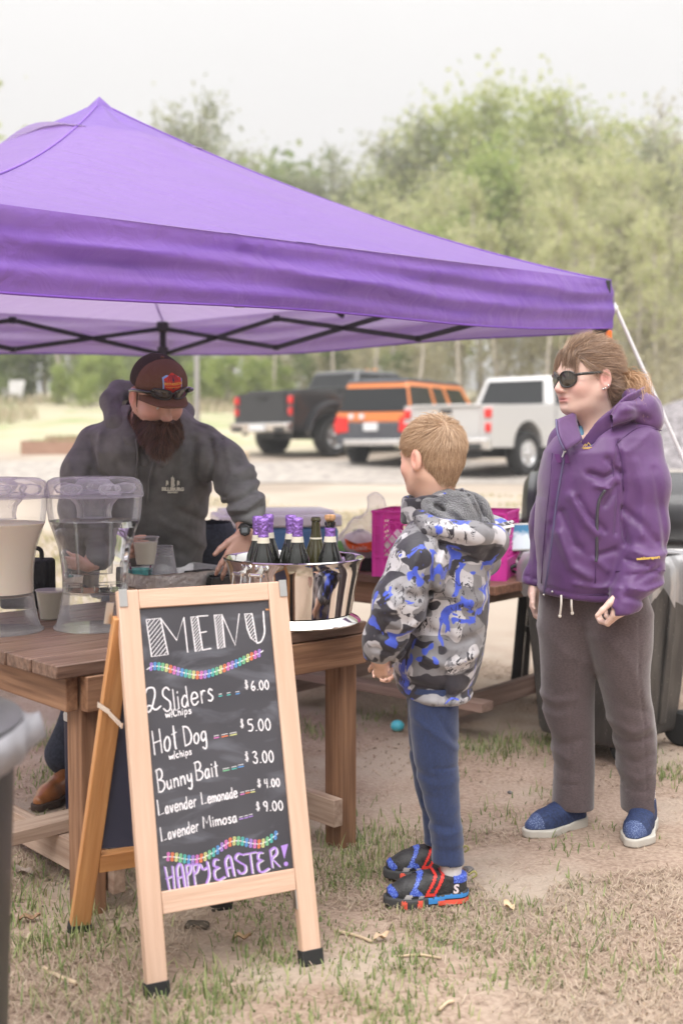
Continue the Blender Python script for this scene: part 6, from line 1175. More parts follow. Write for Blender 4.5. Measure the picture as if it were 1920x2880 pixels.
def flow_strands(name, roots, N, dirs, length, width, mt, parent, seed, lift=.25, droop=.0, jitter=.25, nseg=4, wave=0.):
    r_ = np.random.RandomState(seed); n = len(roots); d = dirs + r_.randn(n, 3) * jitter; d -= N * np.sum(d * N, 1, keepdims=True); d /= np.linalg.norm(d, axis=1, keepdims=True) + 1e-9
    L = (length * (.65 + .7 * r_.rand(n)))[:, None]; ph = r_.rand(n)[:, None] * 6.28; sd_ = np.cross(d, N)
    path = lambda t: (d * t + N * lift * (t - t * t * .75) + np.array([0, 0, -1.]) * droop * t * t + sd_ * wave * np.sin(t * 7 + ph) * t) * L
    return strands(name, roots, path, width, mt, parent, seed, nseg)
def pick(P, Q, N, mask, n, seed):
    r_ = np.random.RandomState(seed); i = np.nonzero(mask)[0]; i = i[r_.randint(0, len(i), n)]; return P[i] + r_.randn(n, 3) * .0015, N[i]
# ------------------------------------------------------------------ boy
hb = Head(W(1209, 1288, 3.30), (-.69, .72), .93, .06); Yb = 3.32
q = lambda px, py, Y=Yb: W(px, py, Y)
g = Sd(axis(-.02 + q(1020, 1500)[0], q(1390, 1500)[0], .011, ((hb.c[0] - .11, hb.c[0] + .12, .0032), (q(1035, 1880)[0], q(1100, 1880)[0], .0032))), axis(3.05, 3.58, .011, ((3.18, 3.43, .0032), (3.1, 3.2, .0032))), axis(.06, hb.c[2] + .13, .012, ((hb.c[2] - .125, hb.c[2] + .13, .0032), (q(0, 1925)[2], q(0, 1850)[2], .0032))))
f = hb.ears(g, hb.sdf(g)); f = smin(f, g.cone(hb.pt(-.028, 0, -.06), q(1225, 1440), .050, .052), .025)
f = smin(f, g.column([(q(0, 1890)[2], q(1225, 1)[0], Yb, .06, .09), (q(0, 1700)[2], q(1235, 1)[0], Yb, .085, .105), (q(0, 1500)[2], q(1240, 1)[0], Yb, .08, .12), (q(0, 1440)[2], q(1235, 1)[0], Yb, .04, .07)]), .03)
wr_ = q(1066, 1855, 3.16)
for sg, yy in ((-1, 0), (1, 1)):
    sh, el, wr2 = (q(1200, 1530, 3.20), q(1140, 1690, 3.10), wr_) if not yy else (q(1215, 1530, 3.46), q(1150, 1690, 3.52), q(1075, 1850, 3.38))
    f = smin(f, g.chain([sh, el, wr2], [.045, .036, .024], .02), .03); f = smin(f, hand(g, wr2, (.12 if not yy else .1, .45 if not yy else -.4, -.9), (.55, .75, 0) if not yy else (.5, -.8, 0), (-.85, .4, 0) if not yy else (-.85, -.4, 0), (.6, .8, .6), S=.60), .012)
for k, (hx, kx, ax_, Y_) in enumerate(((1215, 1228, 1258, 3.22), (1215, 1215, 1240, 3.41))): f = smin(f, g.chain([q(hx, 1960, Y_), q(kx, 2160, Y_), q(ax_, 2440, Y_)], [.048, .032, .022], .02), .02)
boy, Pb, Qb = person('young boy in a grey, black and blue camouflage jacket standing before the table', (0, 0, 0), g, f, MT['skin_boy'], hb)
# hair: cap plus strands that swirl from the crown
g = Sd(axis(hb.c[0] - .12, hb.c[0] + .13, .0035), axis(hb.c[1] - .12, hb.c[1] + .12, .0035), axis(hb.c[2] - .12, hb.c[2] + .14, .0035)); x, y, z = hb.lgrid(g)
hl = np.maximum(x - (.030 + .95 * (z - .0)), np.maximum(-(z + .085) + .0 * x, (x + .018 - .55 * (z + .00)) * F32(1.) * (z < .018) - (z >= .018)))
cap = smin(hb.ell(g, (-.014, 0, .034), (.105, .081, .093)), g.cone(hb.pt(-.05, 0, -.02), hb.pt(-.038, 0, -.07), .058 * .93, .048 * .93), .03)
earcut = np.minimum(hb.ell(g, (-.012, .078, -.010), (.028, .03, .036)), hb.ell(g, (-.012, -.078, -.010), (.028, .03, .036)))
cap = smax(smax(cap, hl * F32(hb.S), .012), -earcut, .006); P, Q = g.mesh(cap); P = relax(P, Q, 3); N = vnormals(P, Q); lx, ly, lz = hb.loc(P)
hair = mesh_obj('hair', P, Q, MT['hair_boy'], boy, 180, tint=np.clip(.3 + .6 * vn(P, (90, 90, 30)), 0, 1))
wh = hb.pt(-.075, .018, .095); ok = np.sum((P - hb.c) * N, 1) > .0
def boyflow(Rt):
    d = Rt - wh; d /= np.linalg.norm(d, axis=1, keepdims=True) + 1e-9; x_, y_, z_ = hb.loc(Rt); sw = np.cross(d, hb.u) * .35
    return d + sw + (-hb.u) * np.clip(.06 - z_, 0, .12)[:, None] * 12 + hb.f * np.clip(z_ - .05, 0, 1)[:, None] * 9 * np.clip(x_ + .03, 0, 1)[:, None] * 3
Rt, Nt = pick(P, Q, N, ok, 14000, 1); x_, y_, z_ = hb.loc(Rt); Ln = np.where(z_ > .05, .034, np.where(z_ > 0, .024, .014)); flow_strands('strands', Rt, Nt, boyflow(Rt), Ln, .0010, MT['hair_boy'], hair, 2, lift=.16, jitter=.14)
Rt, Nt = pick(P, Q, N, ok & (lz > .085) & (lx < 0), 160, 4); flow_strands('cowlick', Rt, Nt, boyflow(Rt) * .3 + Nt * 0 + hb.u * .3, np.full(160, .032), .0011, MT['hair_boy'], hair, 5, lift=.95, jitter=.4)
for y in (-1, 1):
    m_ = MB(); m_.lathe([(0, -.0115), (.006, -.0098), (.0105, -.005), (.0115, 0), (.0105, .005), (.006, .0098), (0, .0115)], hb.pt(.0775, y * .031, -.002), 14); eo = m_.build('eye', mat('boy_eye', (.7, .69, .67), .2), boy, 180)
    m_ = MB(); m_.tube(catmull([hb.pt(.0865, y * .017, .001), hb.pt(.0905, y * .030, .005), hb.pt(.085, y * .046, .0)], 4), .0011, 5); m_.build('lashes', MT['beard'], eo, 180)
    m_ = MB(); m_.tube(catmull([hb.pt(.090, y * .014, .018), hb.pt(.0905, y * .030, .023), hb.pt(.080, y * .05, .016)], 4), [.002] * 8 + [.001], 6, flat=.6); m_.build('eyebrow', mat('boy_brow', (.30, .18, .11), .7), boy, 180)
# jacket
cmz = bpy.data.materials.new('camouflage_fabric'); cmz.use_nodes = True; t = cmz.node_tree; n = t.nodes; l = t.links; b = n['Principled BSDF']; b.inputs['Roughness'].default_value = .55; b.inputs['Sheen Weight'].default_value = .2
tcn = n.new('ShaderNodeTexCoord')
def cn(scale, det, dist, p, w=.012, st=(1, 1, 1), off=(0, 0, 0), rough=.5):
    mp = n.new('ShaderNodeMapping'); mp.inputs['Scale'].default_value = st; mp.inputs['Location'].default_value = off; l.new(tcn.outputs['Object'], mp.inputs[0])
    z = n.new('ShaderNodeTexNoise'); z.inputs['Scale'].default_value = scale; z.inputs['Detail'].default_value = det; z.inputs['Distortion'].default_value = dist; z.inputs['Roughness'].default_value = rough; l.new(mp.outputs[0], z.inputs['Vector'])
    r = n.new('ShaderNodeValToRGB'); e = r.color_ramp.elements; e[0].position = p; e[1].position = p + w; l.new(z.outputs[0], r.inputs[0]); return r.outputs[0]
def mulc(a, b_):
    q_ = n.new('ShaderNodeMath'); q_.operation = 'MULTIPLY'; l.new(a, q_.inputs[0]); l.new(b_, q_.inputs[1]); return q_.outputs[0]
col = mixn(cn(9.5, 1, .6, .515, .012, (1, 1, 1.3)), (.175, .168, .18), (.46, .44, .46))
col = mixn(cn(11, 1, .4, .57, .012, (1, 1, 1.2), (3, 1, 2)), col, (.27, .26, .275))
col = mixn(cn(8.5, 1.6, 1.1, .505, .012, (.85, .85, 1.5), (7.3, 2, 5)), col, (.018, .015, .024))
col = mixn(cn(11.5, 2.4, 1.2, .590, .012, (1.1, 1.1, .9), (1.7, 9, 3), .6), col, (.045, .085, .52))
col = mixn(mulc(cn(40, 4, 1.5, .555, .02, (1, 1, .55), (5, 5, 5), .7), cn(6, 1, 0, .52, .05, (1, 1, 1), (2, 8, 4))), col, (.018, .015, .024))
# mixn/noise_ramp use the module-level links, so connect here
l.new(col, b.inputs['Base Color']); MT['camo'] = cmz
zb = n.new('ShaderNodeTexNoise'); zb.inputs['Scale'].default_value = 26; zb.inputs['Detail'].default_value = 4; l.new(tcn.outputs['Object'], zb.inputs['Vector']); bp = n.new('ShaderNodeBump'); bp.inputs['Strength'].default_value = .35; bp.inputs['Distance'].default_value = .012; l.new(zb.outputs[0], bp.inputs['Height']); l.new(bp.outputs[0], b.inputs['Normal'])
g = Sd(axis(q(1005, 1)[0], q(1470, 1)[0], .0055), axis(2.98, 3.66, .007), axis(q(1, 2010)[2], q(1, 1360)[2], .0055))
def row(py, a, b_, ry, Y=Yb): pa, pb = q(a, py, Y), q(b_, py, Y); return (pa[2], (pa[0] + pb[0]) / 2, Y, (pb[0] - pa[0]) / 2, ry)
torso = g.column([row(1948, 1140, 1318, .182), row(1928, 1116, 1326, .19), row(1875, 1098, 1342, .19), row(1816, 1104, 1358, .19), row(1740, 1112, 1370, .185), row(1643, 1120, 1374, .178), row(1560, 1135, 1372, .175), row(1490, 1150, 1350, .165), row(1450, 1172, 1318, .12), row(1425, 1180, 1300, .08)], 2.4)
arm = g.chain([q(1196, 1520, 3.19), q(1175, 1580, 3.14), q(1128, 1700, 3.11), q(1085, 1800, 3.13), q(1062, 1850, 3.16)], [.066, .074, .072, .058, .042], .04)
arm2 = g.chain([q(1225, 1520, 3.45), q(1150, 1690, 3.53), q(1078, 1842, 3.40)], [.066, .066, .042], .03)
f = smin(torso, arm, .022); f = smin(f, arm2, .022); f = np.maximum(f, np.minimum(g.halfplane(q(1058, 1860, 3.16), (-.25, 0, -1)), g.halfplane(q(1108, 1, 3.3), (-1, 0, 0))))
hem_ = F32(.006) * np.exp(-((g.Z - F32(q(1, 1938)[2])) / F32(.010)) ** 2) - F32(.004) * np.exp(-((g.Z - F32(q(1, 1916)[2])) / F32(.006)) ** 2); f = f - hem_
f = smax(f, -g.cone(q(1220, 1380, Yb), q(1232, 1460, Yb), .072, .06), .01)
BF = [([(1240, 1500), (1205, 1590), (1195, 1700), (1150, 1790), (1090, 1850)], .010, -.010), ([(1262, 1480), (1230, 1560), (1225, 1640)], .012, .006), ([(1110, 1640), (1160, 1660), (1210, 1650)], .012, -.008), ([(1075, 1720), (1130, 1745), (1180, 1720)], .012, .008), ([(1070, 1760), (1120, 1775), (1160, 1760)], .010, -.008), ([(1060, 1700), (1100, 1690), (1150, 1620)], .012, .006),
      ([(1050, 1800), (1100, 1815)], .009, -.007), ([(1200, 1760), (1280, 1800), (1340, 1780)], .014, -.006), ([(1190, 1840), (1260, 1860), (1340, 1830)], .014, .007), ([(1120, 1900), (1160, 1920), (1240, 1930)], .012, -.007), ([(1230, 1640), (1300, 1690), (1360, 1680)], .016, .006), ([(1250, 1720), (1255, 1850), (1240, 1960)], .012, -.005), ([(1310, 1640), (1330, 1760), (1320, 1900)], .014, .005), ([(1170, 1540), (1140, 1600)], .012, .006)]
f = folds(g, f, [(a, b_ * .9, c_ * 1.25) for a, b_, c_ in BF], 3.2)
jk, P, Q = cloth('jacket', g, f, MT['camo'], boy, 2, [(.007, (9, 9, 12)), (.0035, (26, 26, 34))])
# stand collar, hood and fleece lining
gc = Sd(axis(q(1115, 1)[0], q(1330, 1)[0], .005), axis(3.15, 3.48, .005), axis(q(1, 1480)[2], q(1, 1355)[2], .005))
nc = q(1217, 1425); k_ = np.sqrt(((gc.X - F32(nc[0])) / F32(.085)) ** 2 + ((gc.Y - F32(nc[1])) / F32(.098)) ** 2); sh = np.abs(k_ - 1) * F32(.09) - F32(.007)
top_l, top_r = q(1134, 1400), q(1300, 1371); slope = (top_r[2] - top_l[2]) / (top_r[0] - top_l[0]); topz = F32(top_l[2]) + F32(slope) * (gc.X - F32(top_l[0])); sh = smax(sh, gc.Z - topz, .006); sh = smax(sh, (topz - F32(.075)) - gc.Z, .006)
cloth('collar', gc, sh, MT['camo'], jk, 2, [(.006, (30, 30, 30))])
gh = Sd(axis(q(1150, 1)[0], q(1470, 1)[0], .0055), axis(3.08, 3.56, .0065), axis(q(1, 1650)[2], q(1, 1370)[2], .0055))
ho = gh.chain([q(1178, 1450, 3.17), q(1215, 1492, 3.13), q(1270, 1500, 3.13), q(1330, 1512, 3.16), q(1385, 1520, 3.22)], [.022, .028, .030, .040, .048], .03)
ho = smin(ho, gh.cone(q(1335, 1560, 3.24), q(1352, 1570, 3.42), .058, .058), .05); ho = smin(ho, gh.cone(q(1330, 1600, 3.26), q(1340, 1600, 3.38), .022, .022), .04)
ho = smin(ho, gh.chain([q(1385, 1505, 3.40), q(1400, 1490, 3.44), q(1345, 1450, 3.50)], [.038, .032, .03], .03), .03); ho = smin(ho, gh.cone(q(1395, 1500, 3.26), q(1440, 1467, 3.26), .030, .010, sq=((.4, 0, .9), .6)), .015)
ho = smax(ho, -gh.cone(q(1290, 1440, 3.32), q(1335, 1470, 3.32), .05, .045), .012)
ho = folds(gh, ho, [([(1200, 1500), (1290, 1520), (1370, 1545)], .007, -.007), ([(1290, 1560), (1330, 1600)], .010, -.006), ([(1390, 1530), (1350, 1590)], .010, -.008), ([(1240, 1480), (1300, 1490)], .007, .005)], 3.2)
cloth('hood', gh, ho, MT['camo'], jk, 2, [(.012, (20, 20, 24))])
fl = gh.chain([q(1205, 1418, 3.22), q(1250, 1420, 3.25), q(1300, 1440, 3.24), q(1345, 1480, 3.25)], [.022, .036, .048, .036], .03); fl = smin(fl, gh.chain([q(1290, 1415, 3.36), q(1335, 1440, 3.36), q(1362, 1490, 3.34)], [.042, .046, .034], .03), .03); fl = smin(fl, gh.chain([q(1215, 1440, 3.19), q(1270, 1470, 3.18), q(1330, 1500, 3.21)], [.026, .034, .03], .03), .03)
fl = folds(gh, fl, [([(1225, 1425), (1270, 1450), (1320, 1500)], .009, -.013), ([(1320, 1400), (1345, 1450), (1355, 1500)], .007, -.012), ([(1345, 1405), (1362, 1450), (1368, 1500)], .007, -.010), ([(1210, 1440), (1260, 1468)], .008, .005)], 3.2)
cloth('hood_lining', gh, fl, mat('grey_fleece', (.085, .083, .095), .95, var=.35, vscale=45, bump=1, bscale=260, sheen=.6), jk, 1, [(.012, (16, 16, 16)), (.004, (70, 70, 70))])
m_ = MB(); m_.beam(q(1414, 1484, 3.225), q(1444, 1478, 3.235), .004, .007, (0, 0, 1)); m_.build('reflective_strip', MT['white_plastic'], jk)
# trousers, socks and shoes
MT['blue_sweat'] = mat('blue_sweatpants', (.020, .034, .098), .85, var=.16, vscale=260, stretch=(1, 1, .5), sheen=.3, bump=.12, bscale=40)
g = Sd(axis(q(1120, 1)[0], q(1330, 1)[0], .005), axis(3.08, 3.56, .0055), axis(q(1, 2440)[2], q(1, 1900)[2], .005))
def leg(rows, Y): return g.column([(q(1, py, Y)[2], q((a + b_) / 2, py, Y)[0], Y + .0, (q(b_, py, Y)[0] - q(a, py, Y)[0]) / 2, (q(b_, py, Y)[0] - q(a, py, Y)[0]) / 2 * k) for py, a, b_, k in rows], 2.2)
l1 = leg([(1900, 1150, 1284, 1.05), (1990, 1148, 1288, 1.0), (2050, 1153, 1288, .98), (2128, 1161, 1288, .95), (2180, 1171, 1289, .92), (2215, 1180, 1290, .92), (2283, 1199, 1294, 1.0), (2340, 1205, 1301, 1.0), (2368, 1209, 1304, 1.0), (2374, 1213, 1300, 1.0), (2425, 1212, 1305, 1.0)], 3.215)
l2 = leg([(1900, 1140, 1270, 1.05), (1990, 1146, 1276, 1.0), (2128, 1150, 1262, .95), (2215, 1166, 1262, .92), (2283, 1186, 1268, 1.0), (2320, 1190, 1272, 1.0), (2345, 1193, 1274, 1), (2372, 1192, 1276, 1)], 3.42)
f = smin(l1, l2, .02)
TF = [([(1160, 2010), (1230, 2060), (1285, 2100)], .010, .007), ([(1222, 1995), (1260, 2060), (1285, 2090)], .008, -.008), ([(1175, 2190), (1230, 2200), (1290, 2190)], .010, .003), ([(1165, 2165), (1220, 2180)], .010, -.005), ([(1185, 2230), (1240, 2240)], .010, -.004), ([(1200, 2270), (1260, 2285), (1295, 2270)], .012, .003), ([(1205, 2330), (1250, 2340), (1300, 2330)], .010, .005), ([(1205, 2310), (1260, 2318)], .009, -.006), ([(1205, 2300), (1215, 2360)], .010, -.006), ([(1186, 1990), (1212, 2120), (1228, 2240), (1242, 2370)], .004, -.0035), ([(1216, 2152), (1288, 2150)], .004, -.004)]; f = folds(g, f, [(a, b_ * .85, c_ * (.6 if b_ > .005 else 1)) for a, b_, c_ in TF], 3.2)
pt_, P, Q = cloth('trousers', g, f, MT['blue_sweat'], boy, 2, [(.004, (9, 9, 9)), (.002, (34, 34, 34))])
sk = mat('white_sock', (.74, .70, .70), .9, bump=.4, bscale=180, stretch=(1, 1, .1))
bu = mat('black_shoe_fabric', (.035, .034, .036), .55, var=.3, vscale=60, bump=.3, bscale=150); bsole = mat('dark_sole', (.05, .05, .052), .7); bblue = mat('blue_shoe_mesh', (.035, .07, .42), .45, col2=(.14, .22, .62), vscale=260, ramp=(.5, .56)); bred = mat('red_shoe_strap', (.78, .05, .04), .4); bsky = mat('sky_blue_midsole', (.05, .25, .62), .4); bcoral = mat('coral_midsole', (.85, .12, .08), .35); bsil = mat('silver_shoe_panel', (.55, .53, .55), .35, metal=.3)
for k, (hx, hy, tx_, ty_, Y_) in enumerate(((1311, 2548, 1082, 2552, 3.205), (1290, 2450, 1082, 2462, 3.43))):
    hl_ = W(hx, hy, Y_ + .012); tl_ = W(tx_, hy, Y_ - .02); hl_[2] = tl_[2] = float(gz(hl_[0], hl_[1])) + .001
    so_, P, Q, T, L, Ps, Qs = shoe(boy, hl_, tl_, .9, bu, bsole, collar=.078); N = vnormals(P, Q); X_, Y2, Z_ = P[:, 0] / L, P[:, 1], P[:, 2]
    def pan(nm, cond, mt, off=.0025):
        V_, Q2 = subset(P, Q, cond, off, N)
        if len(Q2): mesh_obj(nm, T(V_), Q2, mt, so_, 180)
    sb = (Z_ - .02) / .06; pan('strap', (np.abs((X_ - .44) + (Z_ - .055) * 2.6) < .075) & (Z_ > .032), bred, .004); pan('strap_inset', (np.abs((X_ - .445) + (Z_ - .055) * 2.6) < .035) & (Z_ > .040), bu, .0052)
    pan('side_panel', (Z_ < .042 + .012 * np.sin(X_ * 22)) & (X_ > .40) & (X_ < .97) & (Z_ > .030 + .006 * np.sin(X_ * 40)), bblue); pan('side_panel', (np.abs(X_ - .70 + (Z_ - .045) * 3) < .035) & (Z_ > .03), bblue, .003); pan('heel_panel', (X_ < .20) & (Z_ > .060), bblue)
    pan('toe_panel', (np.abs(X_ - .74 + (Z_ - .035) * 2.5) < .05) & (Z_ < .040), bsil, .0035); pan('toe_panel', (np.abs(X_ - .585 + (Z_ - .035) * 2.5) < .04) & (Z_ < .038), bsil, .0035)
    Ns = vnormals(Ps, Qs); xs_ = Ps[:, 0] / L; zs = Ps[:, 2]
    for nm, cnd, mt, o_ in (('midsole', (xs_ < .52) & (zs > .022 - .01 * (xs_ > .3)) & (np.abs(Ns[:, 2]) < .75), bsky, .002), ('midsole', (xs_ < .40) & (zs < .022) & (zs > .003) & (np.abs(Ns[:, 2]) < .75), bcoral, .0025), ('sole_pad', (np.abs(xs_ - .62) < .035) & (np.abs(Ns[:, 2]) < .75), bcoral, .002), ('sole_pad', (np.abs(xs_ - .80) < .035) & (np.abs(Ns[:, 2]) < .75), bcoral, .002)):
        V_, Q2 = subset(Ps, Qs, cnd, o_, Ns)
        if len(Q2): mesh_obj(nm, T(V_), Q2, mt, so_, 180)
    ax_ = (hl_ + (tl_ - hl_) * .19); m_ = MB(); m_.lathe([(.028, .055), (.0285, .085), (.029, .10), (.029, .125), (.028, .16)], ax_, 28, mod=lambda th, z: 1 + .012 * math.cos(24 * th)); m_.build('sock', sk, boy, 180)
    if k == 0: text_mesh('logo', 'S', .034, hl_ + nrm(tl_ - hl_) * .035 + [0, -.0385, .036], nrm(hl_ - tl_), (.1, .12, 1), mat('logo_print', (.72, .62, .64), .4), so_, bold=.0012)
    for j in range(4): a = hl_ + (tl_ - hl_) * (.50 + .055 * j) + [0, 0, .079 - .0075 * j]; m_ = MB(); m_.tube([a + [0, -.022, -.006], a, a + [.0, .022, -.006]], .0028, 6); m_.build('lace', MT['navy'], so_, 180)
    m_ = MB(); a = hl_ + [.004, 0, .07]; m_.tube(catmull([a, a + [.016, 0, .012], a + [.024, 0, .002], a + [.012, 0, -.008]], 4), .003, 6); m_.build('pull_loop', mat('loop_fabric', (.3, .28, .1), .8), so_, 180)
# ------------------------------------------------------------------ woman
hw = Head(W(1645, 1063, 3.70), (-.90, -.44), 1.0, .03); Yw = 3.73
q = lambda px, py, Y=Yw: W(px, py, Y)
hz = q(1, 1722, 3.5)[2]
g = Sd(axis(q(1475, 1)[0], q(1890, 1)[0], .012, ((hw.c[0] - .125, hw.c[0] + .12, .003), (q(1700, 1)[0], q(1765, 1)[0], .0035), (q(1478, 1)[0], q(1525, 1)[0], .0035))), axis(3.42, 4.05, .012, ((hw.c[1] - .10, hw.c[1] + .10, .003), (3.44, 3.56, .0035), (3.86, 3.95, .004))), axis(.08, hw.c[2] + .14, .012, ((hw.c[2] - .13, hw.c[2] + .135, .003), (hz - .09, hz + .03, .0035))))
f = hw.ears(g, hw.sdf(g, 1.0, .005)); f = smin(f, g.cone(hw.pt(-.022, 0, -.07), q(1692, 1235), .055, .062), .03)
f = smin(f, g.column([(q(1, 1720)[2], q(1660, 1)[0], Yw + .02, .11, .07), (q(1, 1500)[2], q(1665, 1)[0], Yw, .12, .11), (q(1, 1300)[2], q(1680, 1)[0], Yw, .13, .12), (q(1, 1225)[2], q(1690, 1)[0], Yw, .10, .10)]), .04)
w1, w2 = q(1748, 1700, 3.52), q(1506, 1668, 3.90)
f = smin(f, g.chain([q(1800, 1260, 3.66), q(1805, 1480, 3.60), w1], [.055, .045, .028], .02), .03); f = smin(f, g.chain([q(1600, 1260, 3.90), q(1545, 1480, 3.97), w2], [.055, .045, .028], .02), .03)
f = smin(f, hand(g, w1 + [0, 0, .045], (-.16, -.10, -1), (-.6, .7, .1), (-.7, -.6, 0), (.75, 1.1, .7), .92, .03), .012); f = smin(f, hand(g, w2 + [0, 0, .035], (-.05, -.1, -1), (.6, -.5, 0), (-.5, -.8, 0), (.5, .7, .5), .92, .05), .012)
for (a, b_, c_, Y_, Y2) in ((1590, 1612, 1614, 3.80, 3.84), (1765, 1775, 1802, 3.67, 3.80)): f = smin(f, g.chain([q(a, 1740, Y_), q(b_, 2000, (Y_ + Y2) / 2), q(c_, 2300, Y2)], [.08, .05, .030], .02), .03)
wom, Pw, Qw = person('woman with ponytail in purple rain jacket and dark sunglasses standing at the right', (0, 0, 0), g, f, MT['skin_woman'], hw)
# hair
g = Sd(axis(hw.c[0] - .13, hw.c[0] + .15, .004), axis(hw.c[1] - .13, hw.c[1] + .13, .004), axis(hw.c[2] - .13, hw.c[2] + .15, .004)); x, y, z = hw.lgrid(g)
hl = np.maximum(x - (.022 + .80 * (z - .01)), -(z + .10) - .3 * (x + .06))
cap = smin(hw.ell(g, (-.016, 0, .036), (.104, .080, .093)), g.cone(hw.pt(-.06, 0, -.02), hw.pt(-.07, 0, -.055), .062, .042), .03); cap = smin(cap, hw.ell(g, (-.10, 0, -.012), (.03, .03, .03)), .02)
earcut = np.minimum(hw.ell(g, (-.006, .080, -.012), (.026, .03, .040)), hw.ell(g, (-.006, -.080, -.012), (.026, .03, .040)))
cap = smax(smax(cap, hl, .010), -earcut, .006); P, Q = g.mesh(cap); P = relax(P, Q, 3); N = vnormals(P, Q); lx, ly, lz = hw.loc(P)
hair = mesh_obj('hair', P, Q, MT['hair_woman'], wom, 180, tint=np.clip(.35 + .8 * vn(P, (60, 60, 120)), 0, 1)); tie = hw.pt(-.125, 0, -.018)
ok = np.sum((P - hw.c) * N, 1) > 0; Rt, Nt = pick(P, Q, N, ok, 11000, 1); d = tie - Rt; d += hw.u * .035 * (hw.loc(Rt)[2] > .02)[:, None]; d /= np.linalg.norm(d, axis=1, keepdims=True)
flow_strands('strands', Rt, Nt, d, np.full(len(Rt), .062), .0010, MT['hair_woman'], hair, 2, lift=.025, droop=-.0, jitter=.07)
Rt, Nt = pick(P, Q, N, ok & (lz > .03), 330, 3); d = tie - Rt; flow_strands('flyaway_hair', Rt, Nt, d * 8 + hw.u * .6, np.full(len(Rt), .045), .0006, MT['hair_tail'], hair, 4, lift=.5, jitter=.7, wave=.12)
Rt, Nt = pick(P, Q, N, (lx > .052) & (lz > .045) & (np.abs(ly) < .05), 520, 5)
x_, y_, z_ = hw.loc(Rt); dF = hw.f * .75 + hw.l * np.sign(y_ + .012)[:, None] * .35 - hw.u * .15
r_ = np.random.RandomState(8); nn_ = len(Rt); Lb = (.055 + .02 * r_.rand(nn_))[:, None]; dj = dF + r_.randn(nn_, 3) * .10
strands('bangs', Rt, lambda t_: (dj * (t_ - .50 * t_ * t_) * .85 + hw.u * (.40 * t_ * (1 - t_) - 1.02 * t_ ** 1.7)) * Lb, .0012, MT['hair_woman'], hair, 9, 6)
r_ = np.random.RandomState(3); nn_ = 3600; Rt = tie + r_.randn(nn_, 3) * .010; en = np.stack([q(1800 + 13 * a, 1150 + 22 * b_, 3.70 + .035 * c_) for a, b_, c_ in r_.randn(nn_, 3)]); out = r_.randn(nn_, 3) * .010; ph = r_.rand(nn_)[:, None] * 6.28
strands('ponytail', Rt, lambda t_: (en - Rt) * t_ + np.array([.022, 0, .030]) * np.sin(np.pi * min(t_ * 1.05, 1)) + out * np.sin(np.pi * t_) * 1.3 + np.array([.004, .003, .004]) * np.sin(t_ * 9 + ph) * t_, .0013, MT['hair_tail'], hair, 4, 7)
m_ = MB(); m_.lathe([(.017, -.008), (.020, 0), (.017, .008)], tie + hw.f * .01, 16, np.array([hw.l, hw.u, -hw.f])); m_.build('hair_tie', MT['rubber'], hair, 180)
for y in (-1, 1): m_ = MB(); m_.tube(catmull([hw.pt(.092, y * .013, .016), hw.pt(.092, y * .030, .021), hw.pt(.082, y * .050, .014)], 4), [.002] * 8 + [.001], 6, flat=.6); m_.build('eyebrow', mat('brow', (.2, .12, .08), .7), wom, 180)
# sunglasses, earrings
fm = mat('tortoise_frame', (.02, .017, .015), .2, coat=.5); gl = mat('sunglass_lens', (.035, .028, .02), .06, spec=.8, coat=.6); m_ = MB(); ln = []
for y in (-1, 1):
    ring = [(.031 + .026 * math.cos(a) * (1 + .06 * math.sin(a)), -.005 + .0245 * math.sin(a) * (1.0 + .05 * math.cos(a))) for a in np.linspace(0, 6.283, 25)]
    R3 = [hw.pt(.1035 - .9 * max(0, u_ - .018) ** 1.25 * 1.6, y * u_, v_) for u_, v_ in ring]; m_.tube(R3, .0030, 8, False); c_ = hw.pt(.1045, y * .031, -.004); lm = MB(); lm.add([c_] + R3[:-1], [(0, i + 1, (i + 1) % 24 + 1) if y > 0 else (0, (i + 1) % 24 + 1, i + 1) for i in range(24)]); ln.append(lm)
    m_.tube(catmull([hw.pt(.082, y * .060, .008), hw.pt(.07, y * .076, .010), hw.pt(.03, y * .081, .012), hw.pt(-.012, y * .083, .014), hw.pt(-.03, y * .081, .0)], 4), .0028, 8, flat=1.6)
m_.tube([hw.pt(.1035, -.008, .002), hw.pt(.108, 0, .004), hw.pt(.1035, .008, .002)], .0026, 8); gs = m_.build('sunglasses', fm, wom, 180)
for lm in ln: lm.build('lens', gl, gs, 180)
for (a, b_, c_) in ((-.010, .0865, -.036), (-.003, .084, -.038), (-.020, .088, -.028)): m_ = MB(); m_.lathe([(0, -.0035), (.0028, -.002), (.0035, 0), (.0028, .002), (0, .0035)], hw.pt(a, b_, c_), 10); m_.build('earring', MT['steel'], wom, 180)
# jacket
MT['jacket'] = mat('purple_shell_fabric', (.100, .036, .140), .5, var=.08, vscale=20, sheen=.25, bump=.12, bscale=30)
MT['jacket_seam'] = mat('purple_seam', (.075, .028, .11), .6); MT['yellow_print'] = mat('yellow_embroidery', (.80, .55, .10), .6)
g = Sd(axis(q(1470, 1)[0], q(1905, 1)[0], .006), axis(3.40, 4.12, .0075), axis(q(1, 1725)[2], q(1, 1120)[2], .006))
def row(py, a, b_, ry, Y=Yw): pa, pb = q(a, py, Y), q(b_, py, Y); return (pa[2], (pa[0] + pb[0]) / 2, Y, (pb[0] - pa[0]) / 2, ry)
torso = g.column([row(1678, 1518, 1784, .170), row(1650, 1510, 1795, .18), row(1600, 1506, 1800, .185), row(1512, 1505, 1812, .19), row(1420, 1511, 1822, .195), row(1340, 1517, 1830, .195), row(1270, 1530, 1838, .185), row(1230, 1560, 1832, .16), row(1200, 1600, 1812, .12), row(1170, 1630, 1785, .075)], 2.3)
